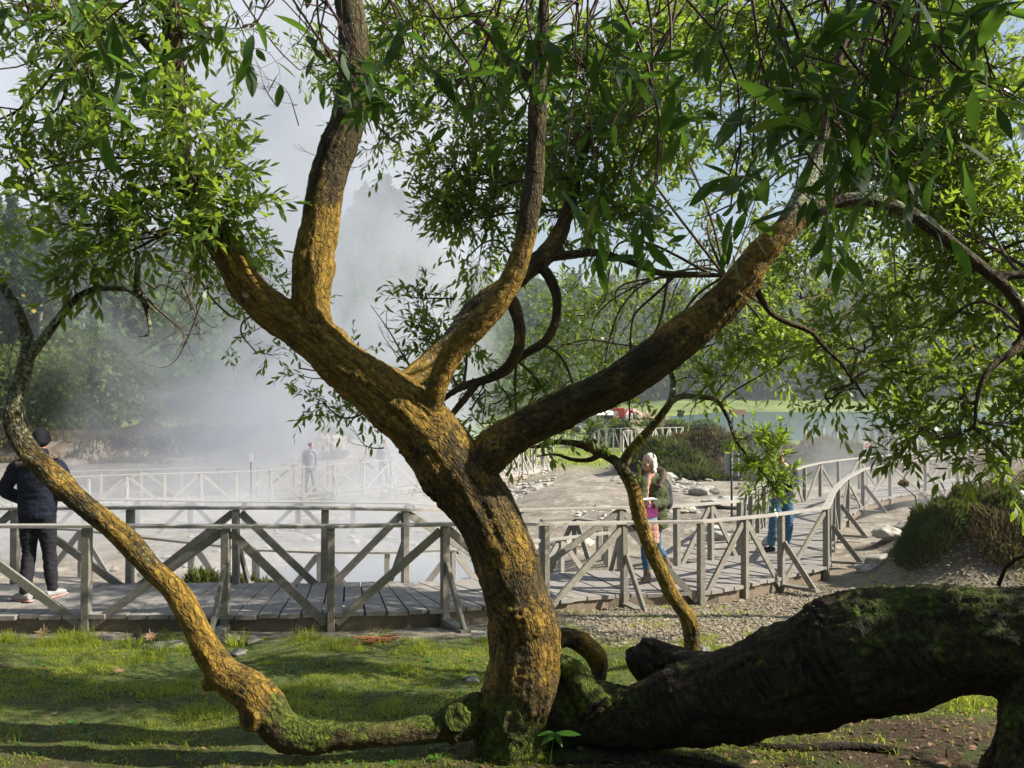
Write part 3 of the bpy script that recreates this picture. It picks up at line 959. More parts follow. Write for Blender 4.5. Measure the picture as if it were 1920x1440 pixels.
# ------------------------------------------------------------------ the big leaning tree
# limb nodes: (px, py, radius_px, depth, orange, moss, grey)
LIMBS = {
 'stem': [(958, 1420, 70, 4.50, .2, .9, .1), (965, 1350, 72, 4.50, .4, .75, .1), (982, 1270, 70, 4.50, .62, .3, .1), (984, 1190, 65, 4.50, .6, .12, .15),
          (966, 1110, 60, 4.50, .5, .25, .15), (937, 1020, 57, 4.50, .5, .15, .3), (893, 935, 60, 4.50, .4, .3, .25), (842, 868, 64, 4.50, .5, .2, .1),
          (790, 800, 60, 4.50, .75, .1, .1), (722, 742, 52, 4.52, .85, 0, .3), (650, 688, 46, 4.54, .8, .05, .4), (590, 634, 42, 4.56, .8, .05, .4),
          (520, 590, 36, 4.58, .9, 0, .3), (466, 542, 33, 4.6, .85, 0, .3), (430, 480, 29, 4.62, .75, 0, .4), (392, 415, 25, 4.65, .5, .05, .4),
          (352, 345, 23, 4.7, .3, .1, .3), (332, 260, 21, 4.75, .2, .1, .3), (326, 150, 20, 4.8, .3, .05, .3), (322, 60, 18, 4.85, .2, .1, .3), (318, -60, 15, 4.9, .1, .1, .3), (330, -260, 11, 5.0, 0, 0, .3)],
 'stem_side': [(322, 150, 14, 4.8, .2, 0, .3), (300, 110, 11, 4.8, .1, 0, .3), (262, 68, 9, 4.8, .1, 0, .3), (215, 20, 7, 4.85, 0, 0, .3), (170, -60, 5, 4.9, 0, 0, .3)],
 'upright': [(596, 640, 38, 4.56, .8, 0, .4), (585, 580, 35, 4.58, .85, 0, .4), (588, 500, 38, 4.6, .75, .05, .2), (601, 420, 36, 4.62, .7, .1, .1), (610, 350, 34, 4.64, .5, .1, .1),
             (630, 285, 33, 4.66, .35, .1, .1), (655, 220, 33, 4.68, .2, .1, .1), (667, 140, 30, 4.7, .2, .1, .3), (662, 60, 27, 4.72, .1, .1, .5), (650, -40, 25, 4.75, .1, .1, .5), (660, -240, 18, 4.8, 0, 0, .5)],
 'middle': [(800, 812, 26, 4.48, .7, .1, .1), (806, 775, 20, 4.44, .6, 0, .1), (822, 720, 20, 4.4, .75, .1, .1), (850, 658, 22, 4.38, .75, .1, .1), (900, 605, 23, 4.36, .8, .05, .1),
            (945, 548, 22, 4.35, .8, 0, .1), (975, 480, 20, 4.34, .7, 0, .2), (992, 400, 20, 4.33, .3, .1, .5), (1003, 310, 18, 4.32, .4, .1, .4), (1007, 225, 18, 4.3, .4, .1, .4),
            (1010, 165, 17, 4.3, .2, .1, .6), (1014, 110, 14, 4.3, .5, 0, .3), (1018, 50, 12, 4.28, .3, 0, .3), (1022, -40, 10, 4.26, .1, 0, .3), (1030, -200, 7, 4.2, 0, 0, .3)],
 'middle_side': [(1006, 175, 12, 4.3, .1, 0, .6), (985, 140, 10, 4.32, .1, 0, .6), (950, 110, 9, 4.35, .1, 0, .6), (915, 60, 8, 4.4, .1, 0, .6), (875, 15, 7, 4.45, 0, 0, .6), (850, -60, 6, 4.5, 0, 0, .5)],
 'behind': [(728, 752, 26, 4.62, .8, 0, .4), (765, 712, 21, 4.7, .85, 0, .5), (808, 680, 23, 4.8, .75, 0, .6), (850, 640, 22, 4.9, .3, 0, .8), (890, 580, 20, 5.0, .3, .1, .5),
            (945, 540, 19, 5.1, .4, .1, .2), (985, 505, 20, 5.2, .4, .1, .3), (1020, 480, 19, 5.25, .5, .1, .2), (1048, 440, 16, 5.3, .4, .1, .2), (1068, 385, 12, 5.35, .3, 0, .2), (1085, 320, 9, 5.4, .1, 0, .2), (1110, 230, 7, 5.4, 0, 0, .2)],
 'hook': [(1010, 495, 9, 5.22, .2, .1, .2), (1030, 520, 10, 5.2, .2, .1, .2), (1044, 560, 10, 5.2, .2, .1, .2), (1040, 605, 9, 5.2, .2, .1, .2), (1022, 640, 9, 5.2, .2, .1, .2), (990, 660, 8, 5.22, .2, .1, .2), (965, 680, 6, 5.25, .2, .1, .2)],
 'curl': [(950, 548, 12, 5.1, .5, .1, .2), (966, 580, 12, 5.1, .5, .1, .2), (975, 625, 12, 5.1, .5, .1, .2), (968, 665, 12, 5.1, .4, .1, .2), (945, 695, 11, 5.12, .3, .1, .2), (910, 712, 9, 5.15, .2, .1, .3),
          (875, 722, 8, 5.2, .1, .1, .4), (845, 738, 6, 5.2, 0, 0, .4), (815, 765, 4, 5.25, 0, 0, .4)],
 'arch': [(1035, 480, 11, 5.25, .1, .2, .2), (1070, 478, 9, 5.3, 0, .2, .2), (1120, 474, 8, 5.4, 0, .2, .2), (1180, 490, 7, 5.5, 0, .1, .2), (1240, 512, 7, 5.6, 0, .1, .2), (1310, 514, 6, 5.7, 0, .1, .2), (1370, 518, 4, 5.8, 0, .1, .2)],
 'curl_low': [(893, 720, 8, 5.18, .1, .1, .4), (868, 752, 7, 5.1, .1, .1, .4), (845, 780, 6, 5.05, .1, .1, .4), (828, 800, 5, 5.0, 0, 0, .4)],
 'right': [(872, 905, 46, 4.5, .5, .2, .2), (905, 868, 40, 4.5, .5, .1, .5), (945, 826, 37, 4.48, .6, 0, .5), (1000, 795, 36, 4.46, .55, 0, .4), (1060, 765, 36, 4.44, .5, .1, .35), (1110, 742, 37, 4.42, .5, .1, .35),
           (1170, 712, 38, 4.4, .45, .1, .25), (1230, 672, 38, 4.36, .4, .1, .4), (1290, 625, 37, 4.32, .6, .1, .2), (1345, 580, 34, 4.28, .6, 0, .2), (1392, 525, 31, 4.25, .75, 0, .1), (1425, 478, 27, 4.22, .9, 0, .2),
           (1462, 440, 24, 4.2, .95, 0, .3), (1500, 412, 18, 4.2, .8, 0, .5), (1540, 390, 15, 4.2, .8, 0, .6), (1590, 374, 13, 4.2, .1, .3, .8), (1640, 376, 13, 4.2, 0, 0, .9), (1690, 392, 12, 4.22, 0, 0, .8),
           (1745, 425, 12, 4.24, 0, 0, .6), (1800, 470, 12, 4.26, 0, .1, .5), (1850, 510, 11, 4.28, 0, .1, .4), (1890, 545, 11, 4.3, 0, .1, .3), (1918, 590, 10, 4.32, 0, .1, .3), (1925, 640, 9, 4.34, 0, .1, .3)],
 'right_up': [(1468, 436, 22, 4.2, .5, 0, .7), (1492, 395, 19, 4.22, .2, 0, .9), (1508, 355, 17, 4.25, 0, 0, .95), (1525, 310, 14, 4.28, 0, 0, .9), (1545, 250, 11, 4.3, 0, 0, .6), (1560, 160, 9, 4.3, 0, 0, .5), (1590, 40, 7, 4.3, 0, 0, .5), (1600, -120, 6, 4.3, 0, 0, .5)],
 'right_tip': [(1850, 512, 10, 4.28, 0, .1, .3), (1890, 516, 9, 4.3, 0, .1, .3), (1960, 512, 7, 4.3, 0, .1, .3)],
 'right_low': [(1922, 625, 9, 4.34, 0, .1, .3), (1905, 655, 9, 4.3, 0, .1, .3), (1868, 680, 7, 4.25, 0, .1, .2), (1842, 715, 6, 4.2, 0, 0, .2), (1830, 760, 5, 4.2, 0, 0, .2), (1825, 800, 4, 4.2, 0, 0, .2), (1790, 812, 3, 4.2, 0, 0, .2), (1740, 818, 2.5, 4.2, 0, 0, .2)],
 'drop': [(1412, 530, 8, 4.3, 0, 0, .2), (1440, 580, 6.5, 4.35, 0, 0, .2), (1470, 602, 6, 4.4, .3, 0, .2), (1520, 622, 5.5, 4.45, .3, 0, .2), (1545, 650, 5, 4.5, 0, 0, .2), (1580, 685, 4, 4.55, 0, 0, .2), (1600, 720, 3, 4.6, 0, 0, .2)],
}
LOW = {
 'low': [(905, 1330, 38, 4.5, 0.1, 0.8, 0.1), (862, 1352, 36, 4.44, 0.05, 0.7, 0.1), (815, 1366, 24, 4.38, 0.1, 0.6, 0.1), (760, 1374, 22, 4.34, 0.2, 0.5, 0.1), (700, 1378, 23, 4.3, 0.15, 0.5, 0.1), (640, 1381, 25, 4.28, 0.1, 0.5, 0.1),
         (580, 1384, 29, 4.27, 0.15, 0.6, 0.1), (530, 1368, 36, 4.27, 0.4, 0.5, 0.1), (500, 1330, 37, 4.28, 0.5, 0.4, 0.1), (465, 1295, 35, 4.3, 0.7, 0.2, 0.1), (425, 1268, 31, 4.31, 0.85, 0.05, 0.1), (396, 1232, 27, 4.32, 0.9, 0, 0.1),
         (374, 1190, 24, 4.33, 0.9, 0, 0.1), (352, 1145, 23, 4.34, 0.95, 0, 0.2), (326, 1105, 22, 4.35, 0.9, 0, 0.3), (290, 1072, 20, 4.36, 0.6, 0.1, 0.5), (252, 1028, 21, 4.37, 0.6, 0, 0.5), (205, 985, 20, 4.38, 0.6, 0, 0.5),
         (152, 942, 20, 4.39, 0.6, 0.1, 0.5), (105, 898, 21, 4.4, 0.6, 0.1, 0.5), (66, 860, 20, 4.41, 0.5, 0, 0.62), (38, 822, 19, 4.42, 0.5, 0, 0.62), (25, 785, 18, 4.43, 0.4, 0, 0.85), (33, 735, 16, 4.44, 0.4, 0, 0.85), (46, 690, 15, 4.45, 0.4, 0, 0.85),
         (52, 655, 13, 4.46, 0.4, 0, 0.85), (46, 615, 10, 4.46, 0.4, 0, 0.85), (30, 575, 9, 4.46, 0.4, 0, 0.85), (8, 540, 8, 4.46, 0.4, 0, 0.85), (-20, 490, 7, 4.46, 0.4, 0, 0.85), (-60, 400, 5, 4.46, 0.4, 0, 0.85)],
 'low_side': [(54, 668, 12, 4.46, 0.4, 0, 0.85), (74, 645, 9.5, 4.45, 0.4, 0, 0.85), (108, 600, 8, 4.44, 0.4, 0, 0.85), (145, 558, 7, 4.42, 0.4, 0, 0.85), (180, 542, 7, 4.4, 0.4, 0, 0.85), (215, 541, 6, 4.38, 0.4, 0, 0.85), (240, 545, 4, 4.36, 0.4, 0, 0.85), (275, 570, 3.4, 4.34, 0.4, 0, 0.85), (325, 612, 1.6, 4.3, 0.4, 0, 0.85)],
 'low_twig': [(255, 535, 6.5, 4.36, 0.4, 0, 0.85), (270, 565, 5.5, 4.36, 0.4, 0, 0.85), (280, 605, 4.2, 4.36, 0.4, 0, 0.85), (277, 628, 3.2, 4.36, 0.4, 0, 0.85), (255, 630, 2, 4.36, 0.4, 0, 0.85)],
 'low_twig2': [(258, 470, 5, 4.36, 0.4, 0, 0.85), (258, 505, 6, 4.36, 0.4, 0, 0.85), (255, 540, 6.5, 4.36, 0.4, 0, 0.85)],
 'stub': [(498, 1335, 26, 4.28, .6, .4, .1), (478, 1345, 25, 4.22, .8, .3, .1), (462, 1350, 23, 4.17, .9, .2, .1)],
 'knob': [(430, 1272, 22, 4.3, .7, .1, .1), (398, 1280, 16, 4.28, .6, .1, .1), (380, 1288, 11, 4.27, .6, .1, .1)],
 'knob2': [(858, 1345, 25, 4.4, .1, .7, .1), (856, 1345, 27, 4.32, .1, .7, .1)],
}
LOG = {
 'log': [(960, 1345, 70.0, 4.62, .1, 0.66, .1), (1040, 1335, 68.0, 4.60, .1, 0.56, .1), (1110, 1340, 57.0, 4.52, .1, 0.56, .1), (1180, 1346, 51.5, 4.42, .1, 0.46, .1), (1240, 1334, 64.4, 4.36, .1, 0.36, .1), (1310, 1316, 77.3, 4.28, .1, 0.31, .1), (1400, 1295, 84.6, 4.2, .1, 0.26, .2),
         (1500, 1264, 98.0, 4.08, .1, 0.31, .2), (1600, 1228, 109.0, 3.96, .1, 0.36, .2), (1700, 1210, 108.0, 3.86, .1, 0.46, .1), (1800, 1200, 99.0, 3.78, .1, 0.46, .1), (1900, 1204, 100.0, 3.7, .1, 0.36, .1), (2020, 1215, 106.0, 3.62, .1, 0.36, .1), (2200, 1220, 125.0, 3.5, .1, 0.26, .1), (2400, 1250, 140.0, 3.4, .1, 0.26, .1)],
 'back_rim': [(1420, 1262, 50, 4.3, .1, 0.16, .3), (1340, 1258, 34, 4.45, .1, 0.16, .3), (1280, 1248, 26, 4.55, .1, 0.08, .3), (1240, 1236, 20, 4.6, .1, 0.08, .4)],
 'burl': [(1040, 1245, 22, 4.62, .4, 0.26, .1), (1075, 1262, 26, 4.55, .1, 0.66, .2), (1100, 1300, 30, 4.42, .1, 0.66, .2), (1120, 1330, 34, 4.35, .1, 0.66, .1)],
 'rootleg': [(1900, 1240, 50, 3.7, .1, 0.46, .1), (1912, 1320, 36, 3.66, .1, 0.56, .1), (1895, 1390, 26, 3.62, .3, 0.46, .1), (1872, 1450, 32, 3.6, .5, 0.46, .1), (1860, 1500, 40, 3.6, .4, 0.46, .1)],
 'rootleg2': [(1950, 1250, 60, 3.6, .1, 0.46, .1), (1915, 1330, 32, 3.5, .1, 0.56, .1), (1905, 1420, 30, 3.45, .3, 0.46, .1), (1890, 1500, 40, 3.4, .3, 0.46, .1)],
 'snag': [(1225, 1262, 34, 4.62, .1, 0.16, .4), (1200, 1232, 30, 4.66, .1, 0.08, .5), (1190, 1212, 18, 4.68, .1, 0.08, .5)],
 'snag2': [(1300, 1243, 22, 4.58, .1, 0.08, .3), (1235, 1218, 17, 4.66, .1, 0.08, .3), (1200, 1208, 14, 4.68, .1, 0.08, .4)],
 'bump': [(1640, 1170, 60, 3.92, .1, 0.36, .2), (1700, 1165, 66, 3.86, .1, 0.46, .2), (1760, 1160, 58, 3.82, .1, 0.36, .1)],
}
ROOT2 = {'loop': [(1040, 1205, 16, 4.72, .3, .1, .2), (1062, 1196, 18, 4.75, .5, 0, .4), (1092, 1206, 21, 4.78, .8, 0, .4), (1118, 1232, 20, 4.8, .85, 0, .2), (1124, 1262, 15, 4.78, .5, .1, .1), (1112, 1285, 12, 4.74, .2, .3, .1)]}
SLIM = {
 'trunk': [(1298, 1275, 19, 6.6, 0.40, .4, .1), (1297, 1235, 16, 6.6, 0.60, .2, .2), (1297, 1195, 15, 6.6, 0.60, .2, .2), (1290, 1160, 15, 6.58, 0.60, .1, .3), (1262, 1118, 14, 6.55, 0.65, .1, .3), (1238, 1068, 14, 6.52, 0.65, .1, .3),
           (1212, 1010, 13, 6.5, 0.80, .1, .3), (1196, 955, 13, 6.5, 0.80, .1, .3), (1186, 915, 12.5, 6.5, 0.85, 0, .4), (1168, 882, 12, 6.5, 0.50, 0, .8), (1150, 862, 9, 6.48, 0.50, 0, .6), (1122, 848, 8, 6.46, 0.50, 0, .6), (1085, 833, 7, 6.44, 0.60, 0, .5),
           (1040, 829, 5.5, 6.42, 0.50, 0, .4), (1000, 838, 4, 6.4, 0.20, 0, .3), (960, 822, 2.5, 6.4, 0.20, 0, .3)],
 'fork': [(1164, 880, 11, 6.5, 0.40, 0, .9), (1182, 846, 9.5, 6.52, 0.70, 0, .5), (1212, 812, 8.5, 6.54, 0.70, 0, .6), (1240, 778, 7.5, 6.56, 0.40, 0, .8), (1258, 750, 7, 6.58, 0.40, 0, .9), (1262, 715, 6, 6.6, 0.30, 0, .9), (1258, 690, 4.5, 6.6, 0.30, 0, .8), (1280, 650, 3, 6.6, 0.20, 0, .7)],
 'fork2': [(1258, 752, 7, 6.58, 0.50, 0, .9), (1280, 743, 6, 6.5, 0.60, 0, .9), (1320, 745, 5.5, 6.4, 0.60, 0, .8), (1345, 752, 4.5, 6.3, 0.60, 0, .7), (1365, 785, 4, 6.2, 0.50, 0, .6), (1382, 830, 3.2, 6.1, 0.50, 0, .6), (1425, 880, 2.5, 6.0, 0.40, 0, .5), (1460, 925, 1.8, 5.95, .1, 0, .4)],
 'arm': [(1130, 850, 6, 6.46, 0.40, 0, .4), (1105, 862, 5, 6.42, 0.30, 0, .3), (1075, 862, 4, 6.4, 0.30, 0, .3), (1040, 852, 3, 6.4, 0.20, 0, .3), (1005, 856, 2, 6.4, 0.20, 0, .3)],
 'knot': [(1100, 845, 6, 6.44, 0.70, 0, .4), (1106, 832, 6, 6.4, 0.70, 0, .4), (1118, 826, 5, 6.38, 0.80, 0, .4)],
}


def skel(dic, per=5):
    """segments with interpolated radius, weights and arc length, plus tube geometry"""
    segs, VV, QQ, TT, n = [], [], [], [], 0
    for key, nodes in dic.items():
        pts = [at(a[0], a[1], a[3])[:] for a in nodes]
        rr = [(pr(a[2], a[3]),) + tuple(a[4:]) for a in nodes]
        P, R = spline(pts, rr, per)
        # slight natural irregularity
        R[:, 0] *= 1 + 0.05 * np.array([vnoise(np.array([[i * 0.35, hash(len(key)) % 7, 0.5]]))[0] for i in range(len(P))])
        V, T, Q = tube_arrays(P, list(R[:, 0]), 16 if R[0, 0] > 0.04 else 10)
        VV += V; QQ += [tuple(i + n for i in q) for q in Q]; TT += [tuple(i + n for i in q) for q in T]; n += len(V)
        s = np.concatenate([[0], np.cumsum(np.linalg.norm(np.diff(P, axis=0), axis=1))]) + random.uniform(0, 50)
        for i in range(len(P) - 1):
            segs.append((P[i], P[i + 1], R[i], R[i + 1], s[i], s[i + 1]))
    return segs, np.array(VV), TT, QQ


def bark_mesh(name, dic, voxel, mat, parent, disp=1.0, smooth=3, per=5):
    segs, V, T, Q = skel(dic, per)
    W, Qd, N = remesh_arrays(V, T, Q, voxel, smooth)
    A = np.array([s[0] for s in segs]); B = np.array([s[1] for s in segs])
    RA = np.array([s[2] for s in segs]); RB = np.array([s[3] for s in segs])
    sa = np.array([s[4] for s in segs]); sb = np.array([s[5] for s in segs])
    D = B - A; L2 = (D ** 2).sum(1)
    along = np.zeros(len(W)); wts = np.zeros((len(W), 3)); rad = np.zeros(len(W)); rel = np.zeros((len(W), 3)); tng = np.zeros((len(W), 3))
    for c in range(0, len(W), 4000):
        w_ = W[c:c + 4000]
        t = np.clip(((w_[:, None, :] - A[None]) * D[None]).sum(2) / L2[None], 0, 1)
        C = A[None] + t[..., None] * D[None]
        r = RA[None, :, 0] * (1 - t) + RB[None, :, 0] * t
        dist = np.linalg.norm(w_[:, None, :] - C, axis=2)
        e = dist - r
        # soft weights blend the neighbouring limbs
        k = np.argmin(e, 1); ii = np.arange(len(w_))
        tk = t[ii, k]
        along[c:c + 4000] = sa[k] * (1 - tk) + sb[k] * tk
        sw = np.exp(-(e - e.min(1, keepdims=True)) / 0.03)
        sw /= sw.sum(1, keepdims=True)
        wt = (RA[None, :, 1:4] * (1 - t[..., None]) + RB[None, :, 1:4] * t[..., None])
        wts[c:c + 4000] = (sw[..., None] * wt).sum(1)
        rad[c:c + 4000] = r[ii, k]
        rel[c:c + 4000] = w_ - C[ii, k]
        tng[c:c + 4000] = D[k] / np.sqrt(L2[k])[:, None]
    # across coordinates: position with the along-component removed
    across = W - tng * (W * tng).sum(1)[:, None]
    f1 = fbm(np.stack([along * 2.2, rel[:, 0] * 26, rel[:, 1] * 26 + rel[:, 2] * 26], 1), 3, 3)
    f2 = fbm(W * 7, 8, 3)
    f3 = fbm(W * 45, 12, 2)
    amp = np.clip(rad, 0.006, 0.25)
    ridg = (1 - np.abs(f1)) - 0.5
    d = disp * (0.045 * amp * f2 + np.clip(amp * 0.15, 0, 0.020) * ridg * np.clip(0.6 + f2, .25, 1.4) + 0.0025 * np.clip(amp * 12, 0.15, 1) * f3)
    d += wts[:, 1] * np.clip(amp * 0.2, 0, 0.012) * np.maximum(fbm(W * 22, 15, 3), -0.2)
    W = W + N * d[:, None]
    bk = np.stack([along, rel[:, 0] + rel[:, 2] * 0.6, rel[:, 1] - rel[:, 2] * 0.6], 1)
    o = fast(name, W, None, Qd, mat, parent, {'bk': bk, 'bw': wts}, True)
    return o, segs


gx, gy = xat(975, 4.5), 4.5
BIG = thing('leaning_tree', 'large leaning tree with orange lichen, forking limbs and a mossy fallen trunk', 'tree', (gx, gy, gz(gx, gy)))
trunk_o, segsA = bark_mesh('trunk', LIMBS, 0.011, M['bark'], BIG)
low_o, segsB = bark_mesh('low_limb', LOW, 0.010, M['bark'], BIG)
low_o['label'] = 'thin lichen-spotted limb running along the grass and rising to the left'
log_o, segsC = bark_mesh('fallen_trunk', LOG, 0.015, M['log'], BIG, 1.05)
log_o['label'] = 'massive dark mossy trunk lying across the lower right'
loop_o, _ = bark_mesh('root_stub', ROOT2, 0.010, M['bark'], BIG)


def cut_face(name, px, py, rpx, d, nrm, parent, mat, ring=True):
    c = at(px, py, d); r = pr(rpx, d)
    nrm = Vector(nrm).normalized()
    a = nrm.orthogonal().normalized(); b = nrm.cross(a)
    mb = MB()
    n = 22
    V = [(c + nrm * 0.004)[:]]
    for k in range(n):
        t = 2 * math.pi * k / n
        rr = r * (1 + 0.06 * math.sin(3 * t) + random.uniform(-.03, .03))
        V.append((c + a * math.cos(t) * rr * 0.78 + b * math.sin(t) * rr * 0.78 - nrm * 0.012)[:])
    T = [(0, 1 + k, 1 + (k + 1) % n) for k in range(n)]
    mb.add(V, T)
    return mb.build(name, mat, parent)


cut_face('cut_face', 458, 1350, 22, 4.13, (-0.75, -0.62, -0.05), BIG, M['cut'])
cut_face('cut_face', 455, 557, 14, 4.44, (-0.25, -0.95, 0.05), BIG, M['cut'])

slx, sly = xat(1298, 6.6), 6.6
SLIMT = thing('slender_tree', 'slender curved young tree with lichen bark standing in front of the woman', 'tree', (slx, sly, gz(slx, sly)))
slim_o, segsD = bark_mesh('trunk', SLIM, 0.009, M['bark'], SLIMT)


# ------------------------------------------------------------------ leaves
class Leaves:
    def __init__(s): s.P, s.D, s.N, s.L, s.W, s.C = [], [], [], [], [], []

    def add(s, p, d, n, l, w, c): s.P.append(p); s.D.append(d); s.N.append(n); s.L.append(l); s.W.append(w); s.C.append(c)

    def build(s, name, mat, parent, detail=1, label=None):
        P = np.array(s.P); D = np.array(s.D); N = np.array(s.N); L = np.array(s.L)[:, None]; W = np.array(s.W)[:, None]
        D /= np.linalg.norm(D, axis=1)[:, None] + 1e-9
        N = N - D * (N * D).sum(1)[:, None]; N /= np.linalg.norm(N, axis=1)[:, None] + 1e-9
        S = np.cross(D, N)
        k = len(P)
        rn = RNG.random(k)
        curl = (RNG.random(k)[:, None] * 0.42 - 0.10)
        swp = (RNG.random(k)[:, None] - 0.5) * 0.3
        def pt(t, sgn, wd, up=0.0):
            return P + D * L * t + S * W * (sgn * wd * 0.5) + N * L * (-curl * t * t + up) + S * L * (swp * t * t)
        if detail == 0:
            V = [pt(0, 0, 0), pt(.45, 1, 1), pt(.45, -1, 1), pt(1, 0, 0)]
            tr = [(0, 1, 2), (1, 3, 2)]; qu = []
        elif detail == 1:
            V = [pt(0, 0, 0), pt(.28, 1, .8, .012), pt(.28, -1, .8, .012), pt(.62, 1, .95, .012), pt(.62, -1, .95, .012), pt(1, 0, 0)]
            tr = [(0, 1, 2), (3, 5, 4)]; qu = [(1, 3, 4, 2)]
        else:
            V = [pt(-.06, 0, 0), pt(0.02, 0, 0)]
            ts = [(.12, .42), (.26, .78), (.42, 1), (.58, .98), (.74, .74), (.88, .4)]
            for t, wd in ts:
                V += [pt(t, 1, wd, .022 * wd), pt(t, 0, 0), pt(t, -1, wd, .022 * wd)]
            V.append(pt(1.0, 0, 0))
            tr = [(1, 2, 3), (1, 3, 4)]; qu = []
            for i in range(len(ts) - 1):
                a = 2 + i * 3; b = a + 3
                qu += [(a, b, b + 1, a + 1), (a + 1, b + 1, b + 2, a + 2)]
            e = 2 + (len(ts) - 1) * 3; tip = len(V) - 1
            tr += [(e, tip, e + 1), (e + 1, tip, e + 2)]
        m = len(V)
        A = np.stack(V, 1).reshape(-1, 3)
        base = (np.arange(k) * m)[:, None, None]
        T = (base + np.array(tr)[None]).reshape(-1, 3)
        Q = (base + np.array(qu)[None]).reshape(-1, 4) if qu else None
        c = np.clip(np.array(s.C) + (rn - .5) * 0.5, 0, .95); c[RNG.random(k) < .018] = 1.0
        o = fast(name, A, T, Q, mat, parent, {'rnd': np.repeat(c, m)}, detail > 1)
        if label: o['label'] = label
        return o


def rv():
    return np.array([random.gauss(0, 1), random.gauss(0, 1), random.gauss(0, 1)])


def unit(v):
    return v / (np.linalg.norm(v) + 1e-9)


def wiggle(a, b, n, amp, droop=0.0):
    """curved polyline from a to b"""
    a = np.array(a, float); b = np.array(b, float)
    L = np.linalg.norm(b - a)
    o1, o2 = rv() * amp * L, rv() * amp * L
    out = []
    for i in range(n + 1):
        t = i / n
        p = a * (1 - t) + b * t + o1 * math.sin(math.pi * t) + o2 * math.sin(2 * math.pi * t) * 0.5
        p[2] += droop * L * math.sin(math.pi * t)
        out.append(p)
    return out


def spray(LV, TW, start, dirn, length, leaf, nleaf, tw_r=0.0022, droop=0.12, tone=0.5, tips=True, wr=0.25, dense_from=0.25):
    """one leafy twig"""
    p = np.array(start, float); d = unit(np.array(dirn, float))
    n = 7
    pts = [p.copy()]
    bend = rv() * 0.16
    for i in range(n):
        d = unit(d + bend + rv() * 0.10 + np.array([0, 0, -droop * 0.16]))
        p = p + d * length / n
        pts.append(p.copy())
    TW.tube(pts, [tw_r * (1 - 0.75 * i / n) for i in range(n + 1)], 3, cap=False)
    ts = np.linspace(dense_from, 1.0, nleaf)
    side = unit(np.cross(d, rv()))
    for k, t in enumerate(ts):
        f = t * n; i = min(int(f), n - 1); q = pts[i] + (pts[i + 1] - pts[i]) * (f - i)
        dd = unit(pts[i + 1] - pts[i])
        ang = k * 2.4 + random.uniform(-.5, .5)
        a = unit(np.cross(dd, side)); b = np.cross(dd, a)
        rad = a * math.cos(ang) + b * math.sin(ang)
        sp = random.uniform(0.55, 1.15) * (1 - 0.5 * (t > 0.93))
        ld_ = unit(dd + rad * sp + np.array([0, 0, -droop * random.uniform(0.2, 1.0)]))
        nn = unit(np.array([0, 0, 1.0]) + rv() * 0.45)
        l = leaf * random.uniform(0.65, 1.15) * (0.75 if t < .35 else 1)
        LV.add(q, ld_, nn, l, l * wr * random.uniform(.85, 1.15), tone)


def nearest(segs, c, rmin=0.0, rmax=1):
    best, bp = 1e9, None
    for s in segs:
        if not (rmin <= s[2][0] <= rmax): continue
        d = np.linalg.norm(s[0] - c)
        if d < best: best, bp = d, s[0]
    return bp


def crown(LV, TW, blobs, segs, leaf, wr=0.25, sub=13, droop=0.10, rmax=0.12, tw_r=0.0022, length=0.36, nleaf=13, attach=None, br=0.011, dens=1.0, stragg=0.0):
    for b in blobs:
        px, py, rx, ry, d, nt = b[:6]
        tone = b[6] if len(b) > 6 else 0.5
        rd = b[7] if len(b) > 7 else max(pr(min(rx, ry), d) * 0.9, 0.12)
        c = np.array(at(px, py, d)[:]); R = np.array([pr(rx, d), rd, pr(ry, d)])
        nt = int(nt * dens)
        src = attach if attach is not None else nearest(segs, c, 0.004, rmax)
        nsub = max(2, nt // sub)
        trunkp = wiggle(src, c, 6, 0.09, 0.05)
        tp_, _r = spline(trunkp, [0] * 7, 4); TW.tube(tp_, [br * (1 - 0.5 * i / 24) for i in range(25)], 6, cap=False)
        for j in range(nsub):
            for _ in range(20):
                v = np.array([random.uniform(-1, 1) for _ in range(3)])
                if np.linalg.norm(v) < 1: break
            tgt = c + v * R * 1.0
            st = trunkp[random.randint(2, 6)]
            sbp = wiggle(st, tgt, 6, 0.12, 0.03)
            TW.tube(sbp, [br * 0.5 * (1 - 0.7 * i / 6) for i in range(7)], 4, cap=False)
            k = nt // nsub
            for m in range(k):
                i = min(6, 2 + int(random.random() * 5))
                q = sbp[i]
                ax = unit(sbp[i] - sbp[i - 1])
                dr = unit(ax * 0.7 + rv() * 0.75 + v * 0.5)
                spray(LV, TW, q, dr, length * random.uniform(0.6, 1.25), leaf, max(3, int(nleaf * random.uniform(.7, 1.2))), tw_r, droop, tone, wr=wr)


def bare(TW, start, tgt, r, n=5, amp=0.1, sub=3):
    """leafless branching twig"""
    p = wiggle(start, tgt, 8, amp)
    tp_, _r = spline(p, [0] * 9, 2); TW.tube(tp_, [r * (1 - 0.8 * i / 16) for i in range(17)], 4, cap=False)
    L = np.linalg.norm(np.array(tgt) - np.array(start))
    if sub > 0:
        for _ in range(n):
            i = random.randint(2, 7)
            d = unit(unit(p[i] - p[i - 1]) + rv() * 0.7)
            bare(TW, p[i], p[i] + d * L * random.uniform(.25, .5), r * 0.5 * (1 - 0.08 * i), max(2, n - 1), 0.15, sub - 1)
ALLSEG = segsA + segsB
